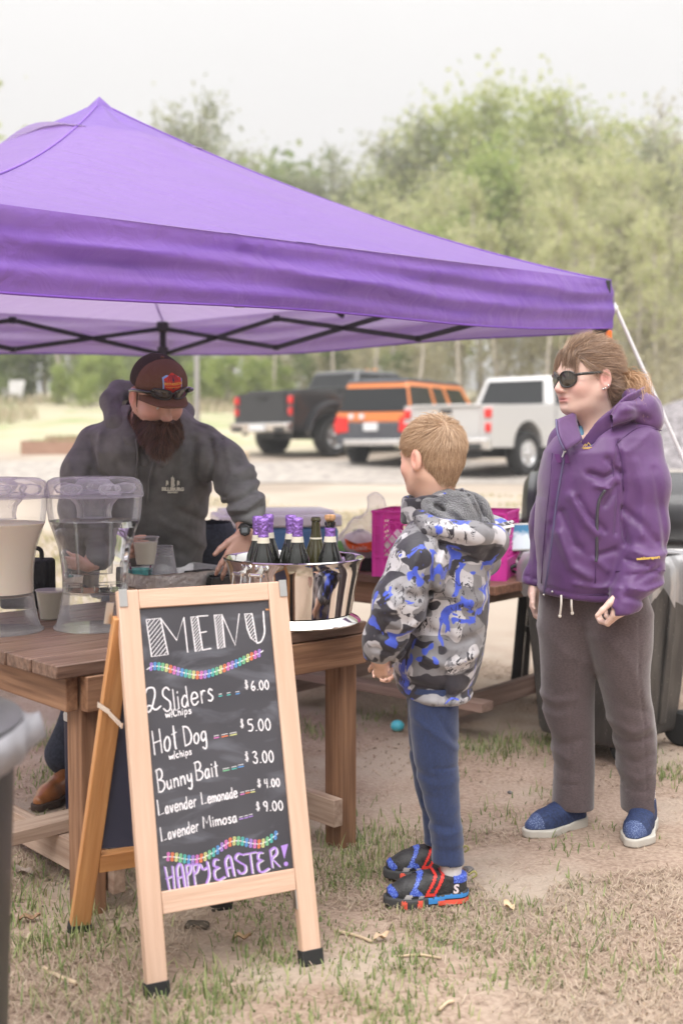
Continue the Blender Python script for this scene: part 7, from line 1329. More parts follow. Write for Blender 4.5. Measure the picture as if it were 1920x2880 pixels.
arm = g.chain([q(1800, 1250, 3.66), q(1808, 1360, 3.62), q(1808, 1490, 3.60), q(1798, 1600, 3.56), q(1762, 1680, 3.52)], [.070, .075, .073, .066, .053], .04); arm = smin(arm, g.cone(q(1756, 1690, 3.52), q(1748, 1716, 3.51), .050, .046), .012)
arm2 = g.chain([q(1600, 1250, 3.88), q(1550, 1480, 3.95), q(1515, 1630, 3.92), q(1510, 1665, 3.90)], [.075, .070, .050, .042], .04)
f = smin(torso, arm, .02); f = smin(f, arm2, .02); f = np.maximum(f, np.minimum(g.halfplane(q(1748, 1724, 3.52), (.12, 0, -1)), g.halfplane(q(1700, 1, 3.6), (1, 0, 0)))); f = np.maximum(f, np.minimum(g.halfplane(q(1500, 1664, 3.9), (0, 0, -1)), g.halfplane(q(1521, 1664, 3.73), (-1, 0, 0))))
f = np.maximum(f, np.minimum(g.halfplane(q(1600, 1672, 3.73), (-.09, 0, -1)), g.halfplane(q(1714, 1690, 3.55), (-1, 0, 0))))
f = smax(f, -g.chain([q(1690, 1120, 3.72), q(1672, 1200, 3.66), q(1635, 1235, 3.57), q(1600, 1262, 3.52)], [.074, .056, .028, .008], .02), .01)
WF = [([(1650, 1330), (1690, 1345), (1715, 1330)], .012, -.014), ([(1665, 1365), (1700, 1372)], .010, .008), ([(1700, 1290), (1722, 1320), (1740, 1330)], .010, -.012), ([(1735, 1240), (1725, 1300), (1728, 1400), (1722, 1500)], .008, -.010), ([(1738, 1275), (1745, 1380), (1740, 1460), (1755, 1530)], .010, -.012), ([(1690, 1420), (1712, 1390), (1722, 1365)], .010, -.010),
      ([(1600, 1395), (1640, 1470), (1670, 1500)], .016, .010), ([(1580, 1440), (1610, 1530), (1650, 1560)], .014, -.009), ([(1570, 1500), (1600, 1590), (1650, 1620)], .016, .010), ([(1620, 1400), (1640, 1440), (1690, 1490)], .012, -.009), ([(1545, 1480), (1535, 1580), (1530, 1650)], .014, -.004), ([(1560, 1300), (1552, 1420), (1545, 1500)], .014, .003), ([(1670, 1560), (1720, 1545)], .012, -.008), ([(1610, 1640), (1680, 1650), (1720, 1640)], .010, .007),
      ([(1590, 1270), (1565, 1420), (1545, 1560), (1532, 1672)], .006, -.005), ([(1740, 1610), (1800, 1600), (1860, 1612)], .006, -.006), ([(1745, 1640), (1790, 1650), (1850, 1635)], .012, .012), ([(1735, 1665), (1790, 1680), (1840, 1668)], .011, -.012), ([(1760, 1540), (1810, 1560), (1865, 1550)], .014, .010), ([(1750, 1570), (1800, 1585)], .010, -.010), ([(1780, 1300), (1800, 1400), (1790, 1500)], .018, .007), ([(1830, 1320), (1850, 1450), (1860, 1540)], .014, -.007),
      ([(1745, 1430), (1790, 1470), (1830, 1520)], .014, -.009), ([(1770, 1620), (1830, 1590)], .010, -.008), ([(1522, 1655), (1600, 1668), (1712, 1672)], .005, -.005), ([(1800, 1200), (1770, 1215), (1745, 1240)], .005, -.005), ([(1640, 1550), (1700, 1600)], .014, .007), ([(1520, 1350), (1535, 1400)], .012, -.006), ([(1755, 1270), (1790, 1250), (1830, 1215)], .010, .004)]
f = folds(g, f, [(a, b_ * .75, c_ * 1.1) for a, b_, c_ in WF], 3.58); jk, P, Q = cloth('jacket', g, f, MT['jacket'], wom, 2, [(.005, (5, 5, 7)), (.002, (18, 18, 22))]); N = vnormals(P, Q)
def surf_pt(px, py, off=.002):               # the front point of the jacket seen at a photo position
    o = v3([0, 0, EYE]); d = nrm(ray(px, py)); r = P - o; t_ = r @ d; dist = np.linalg.norm(r - t_[:, None] * d, axis=1); k = np.argsort(dist)[:60]; k = k[dist[k] < .012] if (dist[k] < .012).any() else k[:3]; k0 = k[np.argmin(t_[k])]; near = k[t_[k] < t_[k0] + .03]; tt = t_[near].mean(); nn = nrm(N[near].mean(0)); return o + d * tt + nn * off
def seam(pts, name, mt, r=.0022, off=.001): 
    pp = [q_[:2] for q_ in catmull([(a, b_, 0) for a, b_ in pts], 5)]; m_ = MB(); m_.tube(relaxline([surf_pt(a, b_, off) for a, b_ in pp]), r, 6); return m_.build(name, mt, jk, 180)
def relaxline(L, it=3):
    L = np.array(L)
    for _ in range(it): L[1:-1] = (L[:-2] + L[2:] + 2 * L[1:-1]) / 4
    return L
zc = mat('zip_tape', (.12, .10, .20), .5); seam([(1590, 1270), (1575, 1350), (1562, 1430), (1552, 1520), (1540, 1610), (1528, 1676)], 'zip', zc, .0035); seam([(1552, 1275), (1548, 1350), (1538, 1430), (1528, 1540), (1522, 1640)], 'placket_seam', MT['jacket_seam'], .0016)
seam([(1733, 1240), (1718, 1300), (1725, 1340), (1690, 1400), (1676, 1440), (1676, 1540), (1672, 1640)], 'pocket_seam', MT['jacket_seam'], .0016); seam([(1858, 1212), (1800, 1200), (1760, 1225), (1733, 1245)], 'shoulder_seam', MT['jacket_seam'], .0016); seam([(1733, 1245), (1748, 1300), (1752, 1380)], 'sleeve_seam', MT['jacket_seam'], .0015); seam([(1716, 1190), (1735, 1245)], 'shoulder_seam', MT['jacket_seam'], .0014)
seam([(1730, 1608), (1800, 1600), (1868, 1605)], 'cuff_seam', MT['jacket_seam'], .0015); seam([(1545, 1660), (1630, 1672), (1700, 1672)], 'hem_seam', MT['jacket_seam'], .0015); seam([(1700, 1378), (1682, 1410), (1677, 1470), (1677, 1560), (1674, 1580)], 'pocket_zip', mat('pocket_zip_tape', (.06, .055, .07), .35), .005)
for (a, b_, w_, h_, mt) in ((1570, 1290, 13, 24, 'jacket_seam'), (1594, 1290, 12, 26, 'jacket_seam')):
    m_ = MB(); c4 = [surf_pt(a + i * w_ / 2 - j * 3, b_ - j * h_ / 2, .0035) for i, j in ((-1, -1), (1, -1), (1, 1), (-1, 1))]; m_.add(c4, [(0, 1, 2, 3)]); m_.build('patch', mat('velcro', (.13, .035, .16), .8), jk, 0)
m_ = MB(); a = surf_pt(1590, 1268, .006); m_.box(a, (.008, .005, .014)); m_.tube([a + [-.002, -.003, -.006], a + [-.008, -.004, -.022]], .003, 6); m_.build('zip_pull', MT['steel_dull'], jk, 30)
def print_text(s_, px, py, size, ex, name, **k): o = surf_pt(px, py, .004); nn = nrm(v3([-.3, -1, .05])); ex = nrm(ex); ey = np.cross(nn, ex); ey = ey if ey[2] > 0 else -ey; return text_mesh(name, s_, size, o, ex, ey, MT['yellow_print'], jk, **k)
print_text('outdoorsport', 1821, 1572, .0125, (1, -.1, .09), 'sleeve_print', bold=.0004); m_ = MB()
o_ = surf_pt(1652, 1262, .010); ex = nrm([.95, -.25, .12]); ey = v3([-.05, .05, 1])
for pl in ([(-.012, -.001), (-.004, .007), (0, .002), (.005, .010), (.012, -.001)], [(-.006, -.001), (-.001, .004), (.002, -.001)], [(-.016, -.004), (.015, -.006)], [(-.012, -.007), (.014, -.010)]): m_.tube([o_ + ex * a + ey * b_ for a, b_ in pl], .0011, 5)
m_.build('chest_logo', MT['yellow_print'], jk, 180)
for (a, b_) in ((1553, 1664), (1529, 1672)): m_ = MB(); p_ = surf_pt(a, b_, .002); m_.lathe([(0, -.002), (.004, -.001), (.004, .002), (0, .003)], p_, 10, np.array([[1, 0, 0], [0, 0, 1], [0, -1, 0]], float)); m_.build('snap', MT['steel_dull'], jk, 180)
# collar with open zip, hood rolled behind, tee underneath
gc = Sd(axis(q(1540, 1)[0], q(1870, 1)[0], .0055), axis(3.42, 3.98, .006), axis(q(1, 1290)[2], q(1, 1080)[2], .0055)); nc = q(1682, 1200, 3.71)
dz = (gc.Z - F32(nc[2])); xo = F32(nc[0]) + dz * F32(.18); k_ = np.sqrt(((gc.X - xo) / F32(.100)) ** 2 + ((gc.Y - F32(nc[1])) / F32(.098)) ** 2); sh = np.abs(k_ - 1 - dz * 1.1) * F32(.10) - F32(.0075)
tl, tr_ = q(1575, 1182), q(1770, 1100); sl_ = (tr_[2] - tl[2]) / (tr_[0] - tl[0]); topz = F32(tl[2]) + F32(sl_) * (gc.X - F32(tl[0])); sh = smax(sh, gc.Z - topz, .008); sh = smax(sh, F32(nc[2] - .055) + F32(.25) * (gc.X - xo) - gc.Z, .006)
fx = (gc.X - xo) * F32(-.72) + (gc.Y - F32(nc[1])) * F32(-.70); lat = (gc.X - xo) * F32(.70) + (gc.Y - F32(nc[1])) * F32(-.72); sh = smax(sh, np.where(fx > 0, F32(.020) + np.maximum(dz + F32(.05), 0) * F32(.62) - np.abs(lat + F32(.01)), F32(-1)), .006)
cloth('collar', gc, sh, MT['jacket'], jk, 2, [(.006, (20, 20, 20))])
fl_ = []
for u_ in np.linspace(0, 1, 9):
    lo_ = q(1590, 1268, 3.53) * (1 - u_) + q(1636, 1238, 3.57) * u_; hi_ = q(1566, 1180, 3.585) * (1 - u_) + q(1616, 1160, 3.665) * u_; fl_.append([lo_ * (1 - v_) + hi_ * v_ + v3([-.010, -.012, 0]) * math.sin(math.pi * v_) * (1 - .5 * u_) for v_ in np.linspace(0, 1, 9)])
m_ = MB(); m_.add(np.array(fl_).reshape(-1, 3), [(i * 9 + k, (i + 1) * 9 + k, (i + 1) * 9 + k + 1, i * 9 + k + 1) for i in range(8) for k in range(8)]); co_ = m_.build('collar_flap', MT['jacket'], jk, 180); md_ = co_.modifiers.new('t', 'SOLIDIFY'); md_.thickness = .009; md_.offset = 0
m_ = MB(); m_.tube([p_ + v3([-.004, -.004, 0]) for p_ in fl_[0]], .0032, 6); m_.build('zip', zc, co_, 180)
gh = Sd(axis(q(1700, 1)[0], q(1885, 1)[0], .006), axis(3.50, 4.05, .007), axis(q(1, 1290)[2], q(1, 1090)[2], .006))
ho = gh.chain([q(1712, 1190, 3.575), q(1752, 1160, 3.59), q(1795, 1142, 3.66), q(1812, 1140, 3.78), q(1790, 1150, 3.90)], [.018, .026, .034, .036, .034], .03); ho = smin(ho, gh.cone(q(1818, 1180, 3.68), q(1822, 1185, 3.84), .052, .052), .05); ho = smin(ho, gh.cone(q(1770, 1115, 3.68), q(1782, 1120, 3.80), .024, .024), .03)
ho = folds(gh, ho, [([(1740, 1170), (1790, 1160), (1830, 1180)], .008, -.006), ([(1760, 1140), (1800, 1150)], .006, -.006)], 3.6); cloth('hood', gh, ho, MT['jacket'], jk, 2, [(.014, (16, 16, 16))])
m_ = MB()
for p_ in (q(1796, 1128, 3.64), q(1803, 1133, 3.63)): m_.lathe([(0, -.006), (.006, -.003), (.006, .003), (0, .006)], p_, 10)
m_.tube(catmull([q(1790, 1122, 3.64), q(1800, 1118, 3.63), q(1798, 1130, 3.63)], 4), .002, 6); m_.build('cord_lock', MT['navy'], jk, 180)
gt = Sd(axis(q(1590, 1)[0], q(1790, 1)[0], .007), axis(3.5, 3.92, .007), axis(q(1, 1330)[2], q(1, 1190)[2], .006)); ts = smax(gt.column([(q(1, 1330)[2], nc[0] - .02, 3.71, .075, .11), (q(1, 1255)[2], nc[0], 3.71, .08, .125), (q(1, 1215)[2], nc[0] + .008, 3.71, .082, .095), (q(1, 1195)[2], nc[0] + .01, 3.71, .074, .08)], 2.2), -gt.cone(q(1690, 1150, 3.71), q(1660, 1228, 3.63), .07, .030), .008); cloth('tee_shirt', gt, ts, mat('blue_tee', (.12, .28, .42), .8), wom, 2)
# trousers, drawstring, shoes
MT['heather'] = mat('brown_heather', (.098, .072, .077), .9, var=.16, vscale=260, stretch=(.5, .5, 1), sheen=.35, bump=.25, bscale=36)
g = Sd(axis(q(1490, 1)[0], q(1875, 1)[0], .006), axis(3.44, 4.06, .007), axis(q(1, 2300)[2], q(1, 1650)[2], .006))
def lg(rows, dY): return g.column([(q(1, py, Y)[2], q((a + b_) / 2, py, Y)[0], Y, (q(b_, py, Y)[0] - q(a, py, Y)[0]) / 2, ry) for py, a, b_, ry, Y in rows], 2.2)
l1 = lg([(1660, 1520, 1700, .13, 3.76), (1758, 1512, 1676, .125, 3.78), (1850, 1518, 1668, .115, 3.79), (1945, 1521, 1670, .105, 3.81), (1995, 1522, 1669, .10, 3.81), (2076, 1548, 1668, .09, 3.82), (2150, 1555, 1667, .085, 3.83), (2200, 1555, 1666, .082, 3.835), (2266, 1552, 1667, .08, 3.84)], 0)
l2 = lg([(1660, 1600, 1812, .14, 3.70), (1720, 1620, 1834, .14, 3.70), (1790, 1640, 1830, .13, 3.69), (1889, 1674, 1820, .115, 3.70), (1945, 1690, 1825, .105, 3.71), (1990, 1700, 1834, .10, 3.72), (2056, 1718, 1842, .095, 3.74), (2125, 1732, 1848, .09, 3.76), (2200, 1744, 1853, .085, 3.775), (2276, 1747, 1857, .082, 3.785)], 0)
f = smin(l1, l2, .025)
TF = [([(1530, 1780), (1600, 1850), (1660, 1880)], .018, .007), ([(1525, 1985), (1580, 1998), (1640, 1985)], .014, .012), ([(1530, 2015), (1590, 2025)], .016, -.009), ([(1560, 2090), (1600, 2130), (1655, 2110)], .016, -.009), ([(1560, 2150), (1620, 2170)], .014, .009), ([(1570, 2200), (1640, 2215)], .014, -.007), ([(1640, 1760), (1700, 1800), (1760, 1850), (1810, 1960)], .020, .008), ([(1700, 1920), (1760, 1990), (1830, 2010)], .018, -.007), ([(1725, 2075), (1780, 2105), (1835, 2085)], .014, -.012), ([(1740, 2050), (1790, 2070), (1840, 2050)], .016, .012), ([(1745, 2140), (1800, 2165), (1845, 2140)], .014, -.010), ([(1750, 2190), (1810, 2215), (1850, 2195)], .014, .010), ([(1755, 2225), (1800, 2245)], .010, -.008),
      ([(1635, 1840), (1634, 2000), (1626, 2150), (1618, 2255)], .004, -.004), ([(1788, 1740), (1790, 1900), (1820, 2050), (1838, 2250)], .004, -.004), ([(1555, 2248), (1610, 2252), (1664, 2247)], .004, -.004), ([(1750, 2252), (1800, 2256), (1852, 2250)], .004, -.004), ([(1640, 1780), (1700, 1775), (1720, 1750)], .014, -.006)]; f = folds(g, f, [(a, b_ * .85, c_ * (.5 if b_ > .005 else 1)) for a, b_, c_ in TF], 3.6)
tr_o, P3, Q3 = cloth('trousers', g, f, MT['heather'], wom, 2, [(.006, (6, 6, 5)), (.002, (22, 22, 22))])
for (a, b_, c_, d_) in ((1577, 1688, 1573, 1733), (1606, 1692, 1608, 1725)): m_ = MB(); Y_ = 3.585; m_.tube(catmull([q(a, b_ - 14, Y_), q(a, b_ + 12, Y_ - .012), q(c_, d_, Y_ - .005)], 4), .0034, 7); m_.lathe([(0, -.006), (.005, -.003), (.005, .004), (0, .006)], q(c_, d_, Y_ - .005), 8); m_.build('drawstring', mat('cream_cord', (.66, .60, .54), .8), tr_o, 180)
wu = mat('navy_knit', (.022, .038, .105), .75, var=.25, vscale=120, bump=.4, bscale=220); wsole = mat('cream_sole', (.50, .47, .42), .6); wl = mat('navy_lace', (.012, .018, .06), .6); wk = mat('dotted_knit', (.045, .07, .18), .7, col2=(.22, .28, .42), vscale=330, ramp=(.56, .62))
for k, (h_, t_) in enumerate((((1640, 2300), (1476, 2346)), ((1822, 2318), (1770, 2388)))):
    hl_, tl_ = G(*h_), G(*t_)
    if k: hl_ = tl_ + nrm([.46, .89, 0]) * .255; tl_[0] += .004
    else: hl_ = tl_ + nrm([.86, .50, 0]) * .255
    hl_[2] = tl_[2] = float(gz(tl_[0], tl_[1])) + .002
    so_, P4, Q4, T, L, Ps, Qs = shoe(wom, hl_, tl_, 1, wu, wsole, collar=.098, wid=1.08); N4 = vnormals(P4, Q4); X_ = P4[:, 0] / L
    V_, Q2 = subset(P4, Q4, (X_ > .80) & (P4[:, 2] > .026), .0012, N4); mesh_obj('toe_knit', T(V_), Q2, wk, so_, 180); d_ = nrm(tl_ - hl_); s_ = np.cross([0, 0, 1], d_)
    for c0 in (.42, .52, .62):
        V_, Q2 = subset(P4, Q4, (np.abs(X_ - c0 - (P4[:, 2] - .04) * 2.2) < .016) & (P4[:, 2] < .068) & (P4[:, 2] > .027), .0018, N4); mesh_obj('side_band', T(V_), Q2, wl, so_, 180)
    m_ = MB(); zz_ = []
    for j in range(8): zz_.append(hl_ + d_ * L * (.38 + .05 * j) + s_ * (.018 if j % 2 else -.018) + [0, 0, .103 - .0068 * j - .002])
    m_.tube(zz_, .0022, 6); m_.build('lace', wl, so_, 180)
    m_ = MB(); m_.beam(hl_ + d_ * L * .30 + [0, 0, .098], hl_ + d_ * L * .32 + [0, 0, .112], .010, .003, s_); m_.build('tongue_tab', wu, so_)
    m_ = MB(); m_.lathe([(.031, .06), (.030, .09), (.032, .12), (.032, .16)], hl_ + d_ * L * .20, 24); m_.build('sock', sk, wom, 180)
# ------------------------------------------------------------------ bearded man
hm = Head(W(444, 1113, 4.06), (.52, -.85), 1.05, .47, .06); Ym = 4.25
q = lambda px, py, Y=Ym: W(px, py, Y)
w1, w2 = q(694, 1496, 4.02), q(285, 1562, 4.03)
g = Sd(axis(q(150, 1)[0], q(765, 1)[0], .013, ((hm.c[0] - .13, hm.c[0] + .15, .0038), (q(605, 1)[0], q(730, 1)[0], .0035), (q(275, 1)[0], q(410, 1)[0], .004))), axis(3.80, 4.85, .014, ((3.86, 4.06, .0038),)), axis(.08, hm.c[2] + .15, .014, ((hm.c[2] - .15, hm.c[2] + .13, .004), (q(1, 1620, 3.95)[2], q(1, 1480, 4)[2], .0036))))
f = hm.ears(g, hm.sdf(g, 1.02, .008)); neck = q(425, 1215, 4.26); f = smin(f, g.cone(hm.pt(-.03, 0, -.05), neck, .066, .075), .03)
f = smin(f, g.chain([neck, q(425, 1330, 4.32), q(420, 1500, 4.45), q(420, 1640, 4.55)], [.10, .14, .13, .12], .05), .05)
f = smin(f, g.chain([q(280, 1264, 4.25), q(425, 1245, 4.28), q(560, 1264, 4.25)], [.045, .07, .045], .02), .03); f = smin(f, g.chain([q(566, 1258, 4.24), q(628, 1305, 4.20), q(674, 1372, 4.16), w1], [.046, .046, .042, .034], .02), .03); f = smin(f, g.chain([q(276, 1258, 4.24), q(240, 1335, 4.21), q(230, 1430, 4.16), w2], [.046, .046, .042, .034], .02), .03)
f = smin(f, hand(g, w1, (-.42, -.30, -.86), (-.25, .6, -.75), (-.80, -.35, .1), (.25, .35, .3), 1.06, .16, .25), .015); f = smin(f, hand(g, w2, (.86, -.30, .25), (.25, .85, -.1), (.1, -.2, .9), (.35, .55, .45), 1.04, .06, .5), .015)
ft = [G(168, 2262), v3([-.42, 4.62, 0])]
for p_, hx in zip(ft, (-.72, -.56)):
    f = smin(f, g.chain([v3([hx, 4.56, .82]), v3([(hx + p_[0]) / 2, p_[1] + .18, .47]), v3([p_[0], p_[1] + .16, .12])], [.10, .07, .045], .02), .03)
man, P, Q = person('bearded man in a brown cap and charcoal hoodie leaning over the table', (0, 0, 0), g, f, MT['skin_man'], hm)
for y in (-1, 1): m_ = MB(); m_.lathe([(0, -.0115), (.006, -.0098), (.0105, -.005), (.0115, 0), (.0105, .005), (.006, .0098), (0, .0115)], hm.pt(.0765, y * .031, -.003), 14); m_.build('eye', mat('man_eye', (.7, .69, .67), .2), man, 180); m_ = MB(); m_.tube(catmull([hm.pt(.092, y * .013, .017), hm.pt(.092, y * .031, .022), hm.pt(.081, y * .052, .015)], 4), [.003] * 8 + [.0015], 6, flat=.6); m_.build('eyebrow', MT['beard'], man, 180)
# beard: a soft core and thousands of strands, hanging straight down
gb = Sd(axis(hm.c[0] - .13, hm.c[0] + .17, .005), axis(3.80, 4.20, .005), axis(hm.c[2] - .30, hm.c[2] + .04, .005)); bt = q(454, 1240, 3.965)
be = gb.cone(hm.pt(.052, 0, -.098), bt, .044, .024)
for y in (-1, 1): be = smin(be, gb.chain([hm.pt(-.010, y * .066, -.048), hm.pt(.008, y * .060, -.074), hm.pt(.05, y * .034, -.098)], [.008, .013, .020], .02), .03); be = smin(be, gb.cone(hm.pt(.06, y * .03, -.085), bt + [y * .026, 0, .05], .030, .018), .03)
be = smin(be, gb.chain([hm.pt(.076, -.034, -.082), hm.pt(.088, -.014, -.062), hm.pt(.090, 0, -.0600), hm.pt(.088, .014, -.062), hm.pt(.076, .034, -.082)], [.011, .010, .009, .010, .011], .01), .012)
be = be + F32(.014) * vnoise(gb.X * 40 + 50, gb.Y * 40 + 50, gb.Z * 14 + 50); be = smax(be, -hm.ell(gb, (.105, 0, -.075), (.012, .016, .004)), .003)
P, Q = gb.mesh(be); P = relax(P, Q, 2); N = vnormals(P, Q); bo = mesh_obj('beard', P, Q, MT['beard'], man, 180, tint=np.clip(.25 + .9 * vn(P, (70, 70, 12)), 0, 1))
rr = np.random.RandomState(6); i = rr.randint(0, len(P), 9000); i = i[(P[i] - hm.pt(.02, 0, -.04)) @ (hm.f * .6 - [0, 0, .5]) > -.03]; d = np.tile(v3([0, -.25, -1]), (len(i), 1)) + N[i] * .35 + hm.l * ((P[i] - hm.c) @ hm.l)[:, None] * 2
L = np.clip(.014 + .030 * ((hm.c[2] - .06) - P[i][:, 2]) / .15, .010, .055); flow_strands('beard_strands', P[i], N[i] * 0 + [0, -.1, 0], d, L, .0016, MT['beard'], bo, 7, lift=.3, droop=.25, jitter=.28, wave=.10)
# side hair under the cap
for y in (-1, 1):
    n_ = 260; Rt = np.stack([hm.pt(-.03 + .045 * a, y * .075, .02 - .055 * b_) for a, b_ in rr.rand(n_, 2)]); flow_strands('side_hair', Rt, np.tile(hm.l * y, (n_, 1)), np.tile(-hm.u * 1. + hm.f * .15, (n_, 1)), np.full(n_, .018), .0016, MT['beard'], man, 8 + y, lift=.15, jitter=.3)
# cap: crown, front panels, brim, patch
gcp = Sd(axis(hm.c[0] - .16, hm.c[0] + .16, .0045), axis(hm.c[1] - .17, hm.c[1] + .15, .0045), axis(hm.c[2] - .10, hm.c[2] + .19, .0045)); x, y, z = hm.lgrid(gcp)
cr = hm.ell(gcp, (-.012, 0, .040), (.112, .090, .098)); cr = smin(cr, hm.ell(gcp, (.035, 0, .075), (.066, .068, .052)), .03); cr = smax(cr, (F32(.038) + F32(.10) * np.maximum(-x, 0) * -1 - z) * F32(hm.S), .006)
MT['cap_brown'] = mat('brown_cap_cloth', (.125, .055, .034), .8, bump=.25, bscale=160); MT['cap_dark'] = mat('dark_brown_mesh', (.035, .016, .013), .9, bump=.9, bscale=330)
P, Q = gcp.mesh(cr); P = relax(P, Q, 2); N = vnormals(P, Q); cap = mesh_obj('cap', P, Q, MT['cap_dark'], man, 180); lx, ly, lz = hm.loc(P)
V_, Q2 = subset(P, Q, (lx > .012 + .0 * np.abs(ly)) & (lz > .036), .0022, N); mesh_obj('front_panel', V_, Q2, MT['cap_brown'], cap, 180)
def capsurf(y_, z_, off=.004):
    lo, hi = 0., .2
    def inside(x_): return min((((x_ + .012) / .112) ** 2 + (y_ / .090) ** 2 + ((z_ - .04) / .098) ** 2), (((x_ - .035) / .066) ** 2 + (y_ / .068) ** 2 + ((z_ - .075) / .052) ** 2)) < 1
    for _ in range(24):
        md_ = (lo + hi) / 2
        if inside(md_): lo = md_
        else: hi = md_
    return hm.pt(lo + off, y_, z_)
m_ = MB()
m_.tube([capsurf(0, .036 + .010 * k, .0015) for k in range(10)], .0012, 5); m_.build('centre_seam', MT['cap_dark'], cap, 180)
for (a, b_) in ((.035, .105), (-.035, .105)): m_ = MB(); p_ = capsurf(a, b_, .0032); m_.lathe([(.0022, -.001), (.0042, 0), (.0022, .0012)], p_, 10, np.array([hm.l, hm.u, hm.f])); m_.build('eyelet', MT['cap_dark'], cap, 180)
m_ = MB(); m_.lathe([(0, -.004), (.008, -.001), (.006, .004), (0, .005)], hm.pt(.0, 0, .138), 12, np.array([hm.f, hm.l, hm.u])); m_.build('button', MT['cap_brown'], cap, 180)
rg = []
for k, t_ in enumerate(np.linspace(0, 1, 9)):
    r_ = []
    for u_ in np.linspace(-1, 1, 21):
        yb = .080 * u_; xb = .094 - .055 * abs(u_) ** 2.4; xe = xb + t_ * (.066 * (1 - abs(u_) ** 3.0) + .004); r_.append(hm.pt(xe, yb * (1 + .02 * t_), .046 - .012 * t_ - .020 * u_ * u_ * (1 + .3 * t_)))
    rg.append(r_)
vs = np.concatenate([np.array(r_) for r_ in rg]); fs = [(i * 21 + k, i * 21 + k + 1, (i + 1) * 21 + k + 1, (i + 1) * 21 + k) for i in range(8) for k in range(20)]; bo_ = mesh_obj('brim', vs, fs, MT['cap_brown'], cap, 180); sm_ = bo_.modifiers.new('t', 'SOLIDIFY'); sm_.thickness = .004; sm_.offset = 0
def patch_fill(nm, R_, off, mt):
    cor = [(.004 - R_ * math.sin(k * math.pi / 3), .0885 + R_ * .92 * math.cos(k * math.pi / 3)) for k in range(6)]; per = [(cor[k][0] + (cor[(k + 1) % 6][0] - cor[k][0]) * j / 4, cor[k][1] + (cor[(k + 1) % 6][1] - cor[k][1]) * j / 4) for k in range(6) for j in range(4)]
    m_ = MB(); m_.loft([[capsurf(.004 + (a - .004) * s_, .0885 + (b_ - .0885) * s_, off) for a, b_ in per] for s_ in (1.02, 1, .75, .5, .25, .02)], False); m_.build(nm, mt, cap, 180)
patch_fill('patch_border', .0385, .0085, mat('light_blue_thread', (.24, .42, .75), .7)); patch_fill('patch_field', .0340, .0105, mat('red_thread', (.55, .045, .03), .7))
nv_ = mat('navy_thread', (.02, .02, .06), .7); gd = mat('gold_thread', (.70, .38, .06), .6); m_ = MB(); bn_ = [capsurf(.004 - a, .0885 + b_, .0115) for a, b_ in ((-.029, -.013), (0, -.013), (.029, -.013), (.029, .010), (0, .010), (-.029, .010))]; m_.add(bn_, [(0, 1, 4, 5), (1, 2, 3, 4)]); m_.build('patch_band', nv_, cap, 0)
cv = lambda dz: (lambda a, b_: capsurf(.004 + a, .0885 + dz + b_, .0130))
text_mesh('patch_text', 'BROTHERS/SONS', .0098, (0, 0, 0), hm.l, hm.u, gd, cap, curve=cv(.0005), xs=.86, bold=.0002, depth=.0003); text_mesh('patch_text', 'PROVISIONS FOR THE GRIND', .0050, (0, 0, 0), hm.l, hm.u, gd, cap, curve=cv(-.0085), xs=.82, depth=.0003)
for a0 in (-.6, -.3, .3, .6): m_ = MB(); m_.tube([capsurf(.004 - .006 * a0 * 2, .0885 + .026, .0118), capsurf(.004 - .030 * a0, .0885 + .0125, .0118)], .0011, 4); m_.build('patch_ray', nv_, cap)
m_ = MB(); m_.add([capsurf(.004 - a, .0885 + b_, .0125) for a, b_ in ((-.004, .0115), (.004, .0115), (0, .027))], [(0, 1, 2)]); m_.build('patch_tree', nv_, cap, 0)
# sunglasses resting on the brim
m_ = MB(); lns = []
for y_ in (-1, 1):
    ring = [(.033 + .029 * math.copysign(abs(math.cos(a)) ** .7, math.cos(a)), .058 + .0165 * math.copysign(abs(math.sin(a)) ** .7, math.sin(a))) for a in np.linspace(0, 6.283, 25)]; R3 = [hm.pt(.120 - .9 * max(0, u_ - .015) ** 1.3 * 1.7, y_ * u_, v_) for u_, v_ in ring]; m_.tube(R3, .0032, 8, False); lm = MB(); c_ = hm.pt(.121, y_ * .032, .058); lm.add([c_] + R3[:-1], [(0, i + 1, (i + 1) % 24 + 1) if y_ > 0 else (0, (i + 1) % 24 + 1, i + 1) for i in range(24)]); lns.append(lm)
    m_.tube(catmull([hm.pt(.095, y_ * .063, .059), hm.pt(.075, y_ * .088, .054), hm.pt(.02, y_ * .0965, .034), hm.pt(-.02, y_ * .094, .012)], 4), .0045, 8, flat=1.3)
m_.tube([hm.pt(.119, -.008, .063), hm.pt(.123, 0, .065), hm.pt(.119, .008, .063)], .0035, 8); gs = m_.build('sunglasses', mat('gloss_black_frame', (.012, .012, .012), .2, coat=.5), man, 180)
for lm in lns: lm.build('lens', gl, gs, 180)
# hoodie
MT['hoodie'] = mat('charcoal_cotton', (.150, .150, .146), .9, var=.22, vscale=16, detail=6, sheen=.15, bump=.2, bscale=45)
g = Sd(axis(q(145, 1)[0], q(790, 1)[0], .007), axis(3.92, 4.85, .009), axis(q(1, 1690, 4.4)[2], q(1, 1060)[2], .007))
def row(py, a, b_, ry, Y): pa, pb = q(a, py, Y), q(b_, py, Y); return (pa[2], (pa[0] + pb[0]) / 2, Y, (pb[0] - pa[0]) / 2, ry)
torso = g.column([row(1690, 262, 578, .19, 4.56), row(1578, 256, 577, .20, 4.48), row(1500, 258, 580, .20, 4.42), row(1436, 258, 584, .20, 4.37), row(1340, 250, 592, .20, 4.31), row(1270, 242, 596, .19, 4.27), row(1220, 262, 580, .165, 4.26), row(1175, 300, 545, .13, 4.26), row(1140, 340, 510, .09, 4.27)], 2.3)
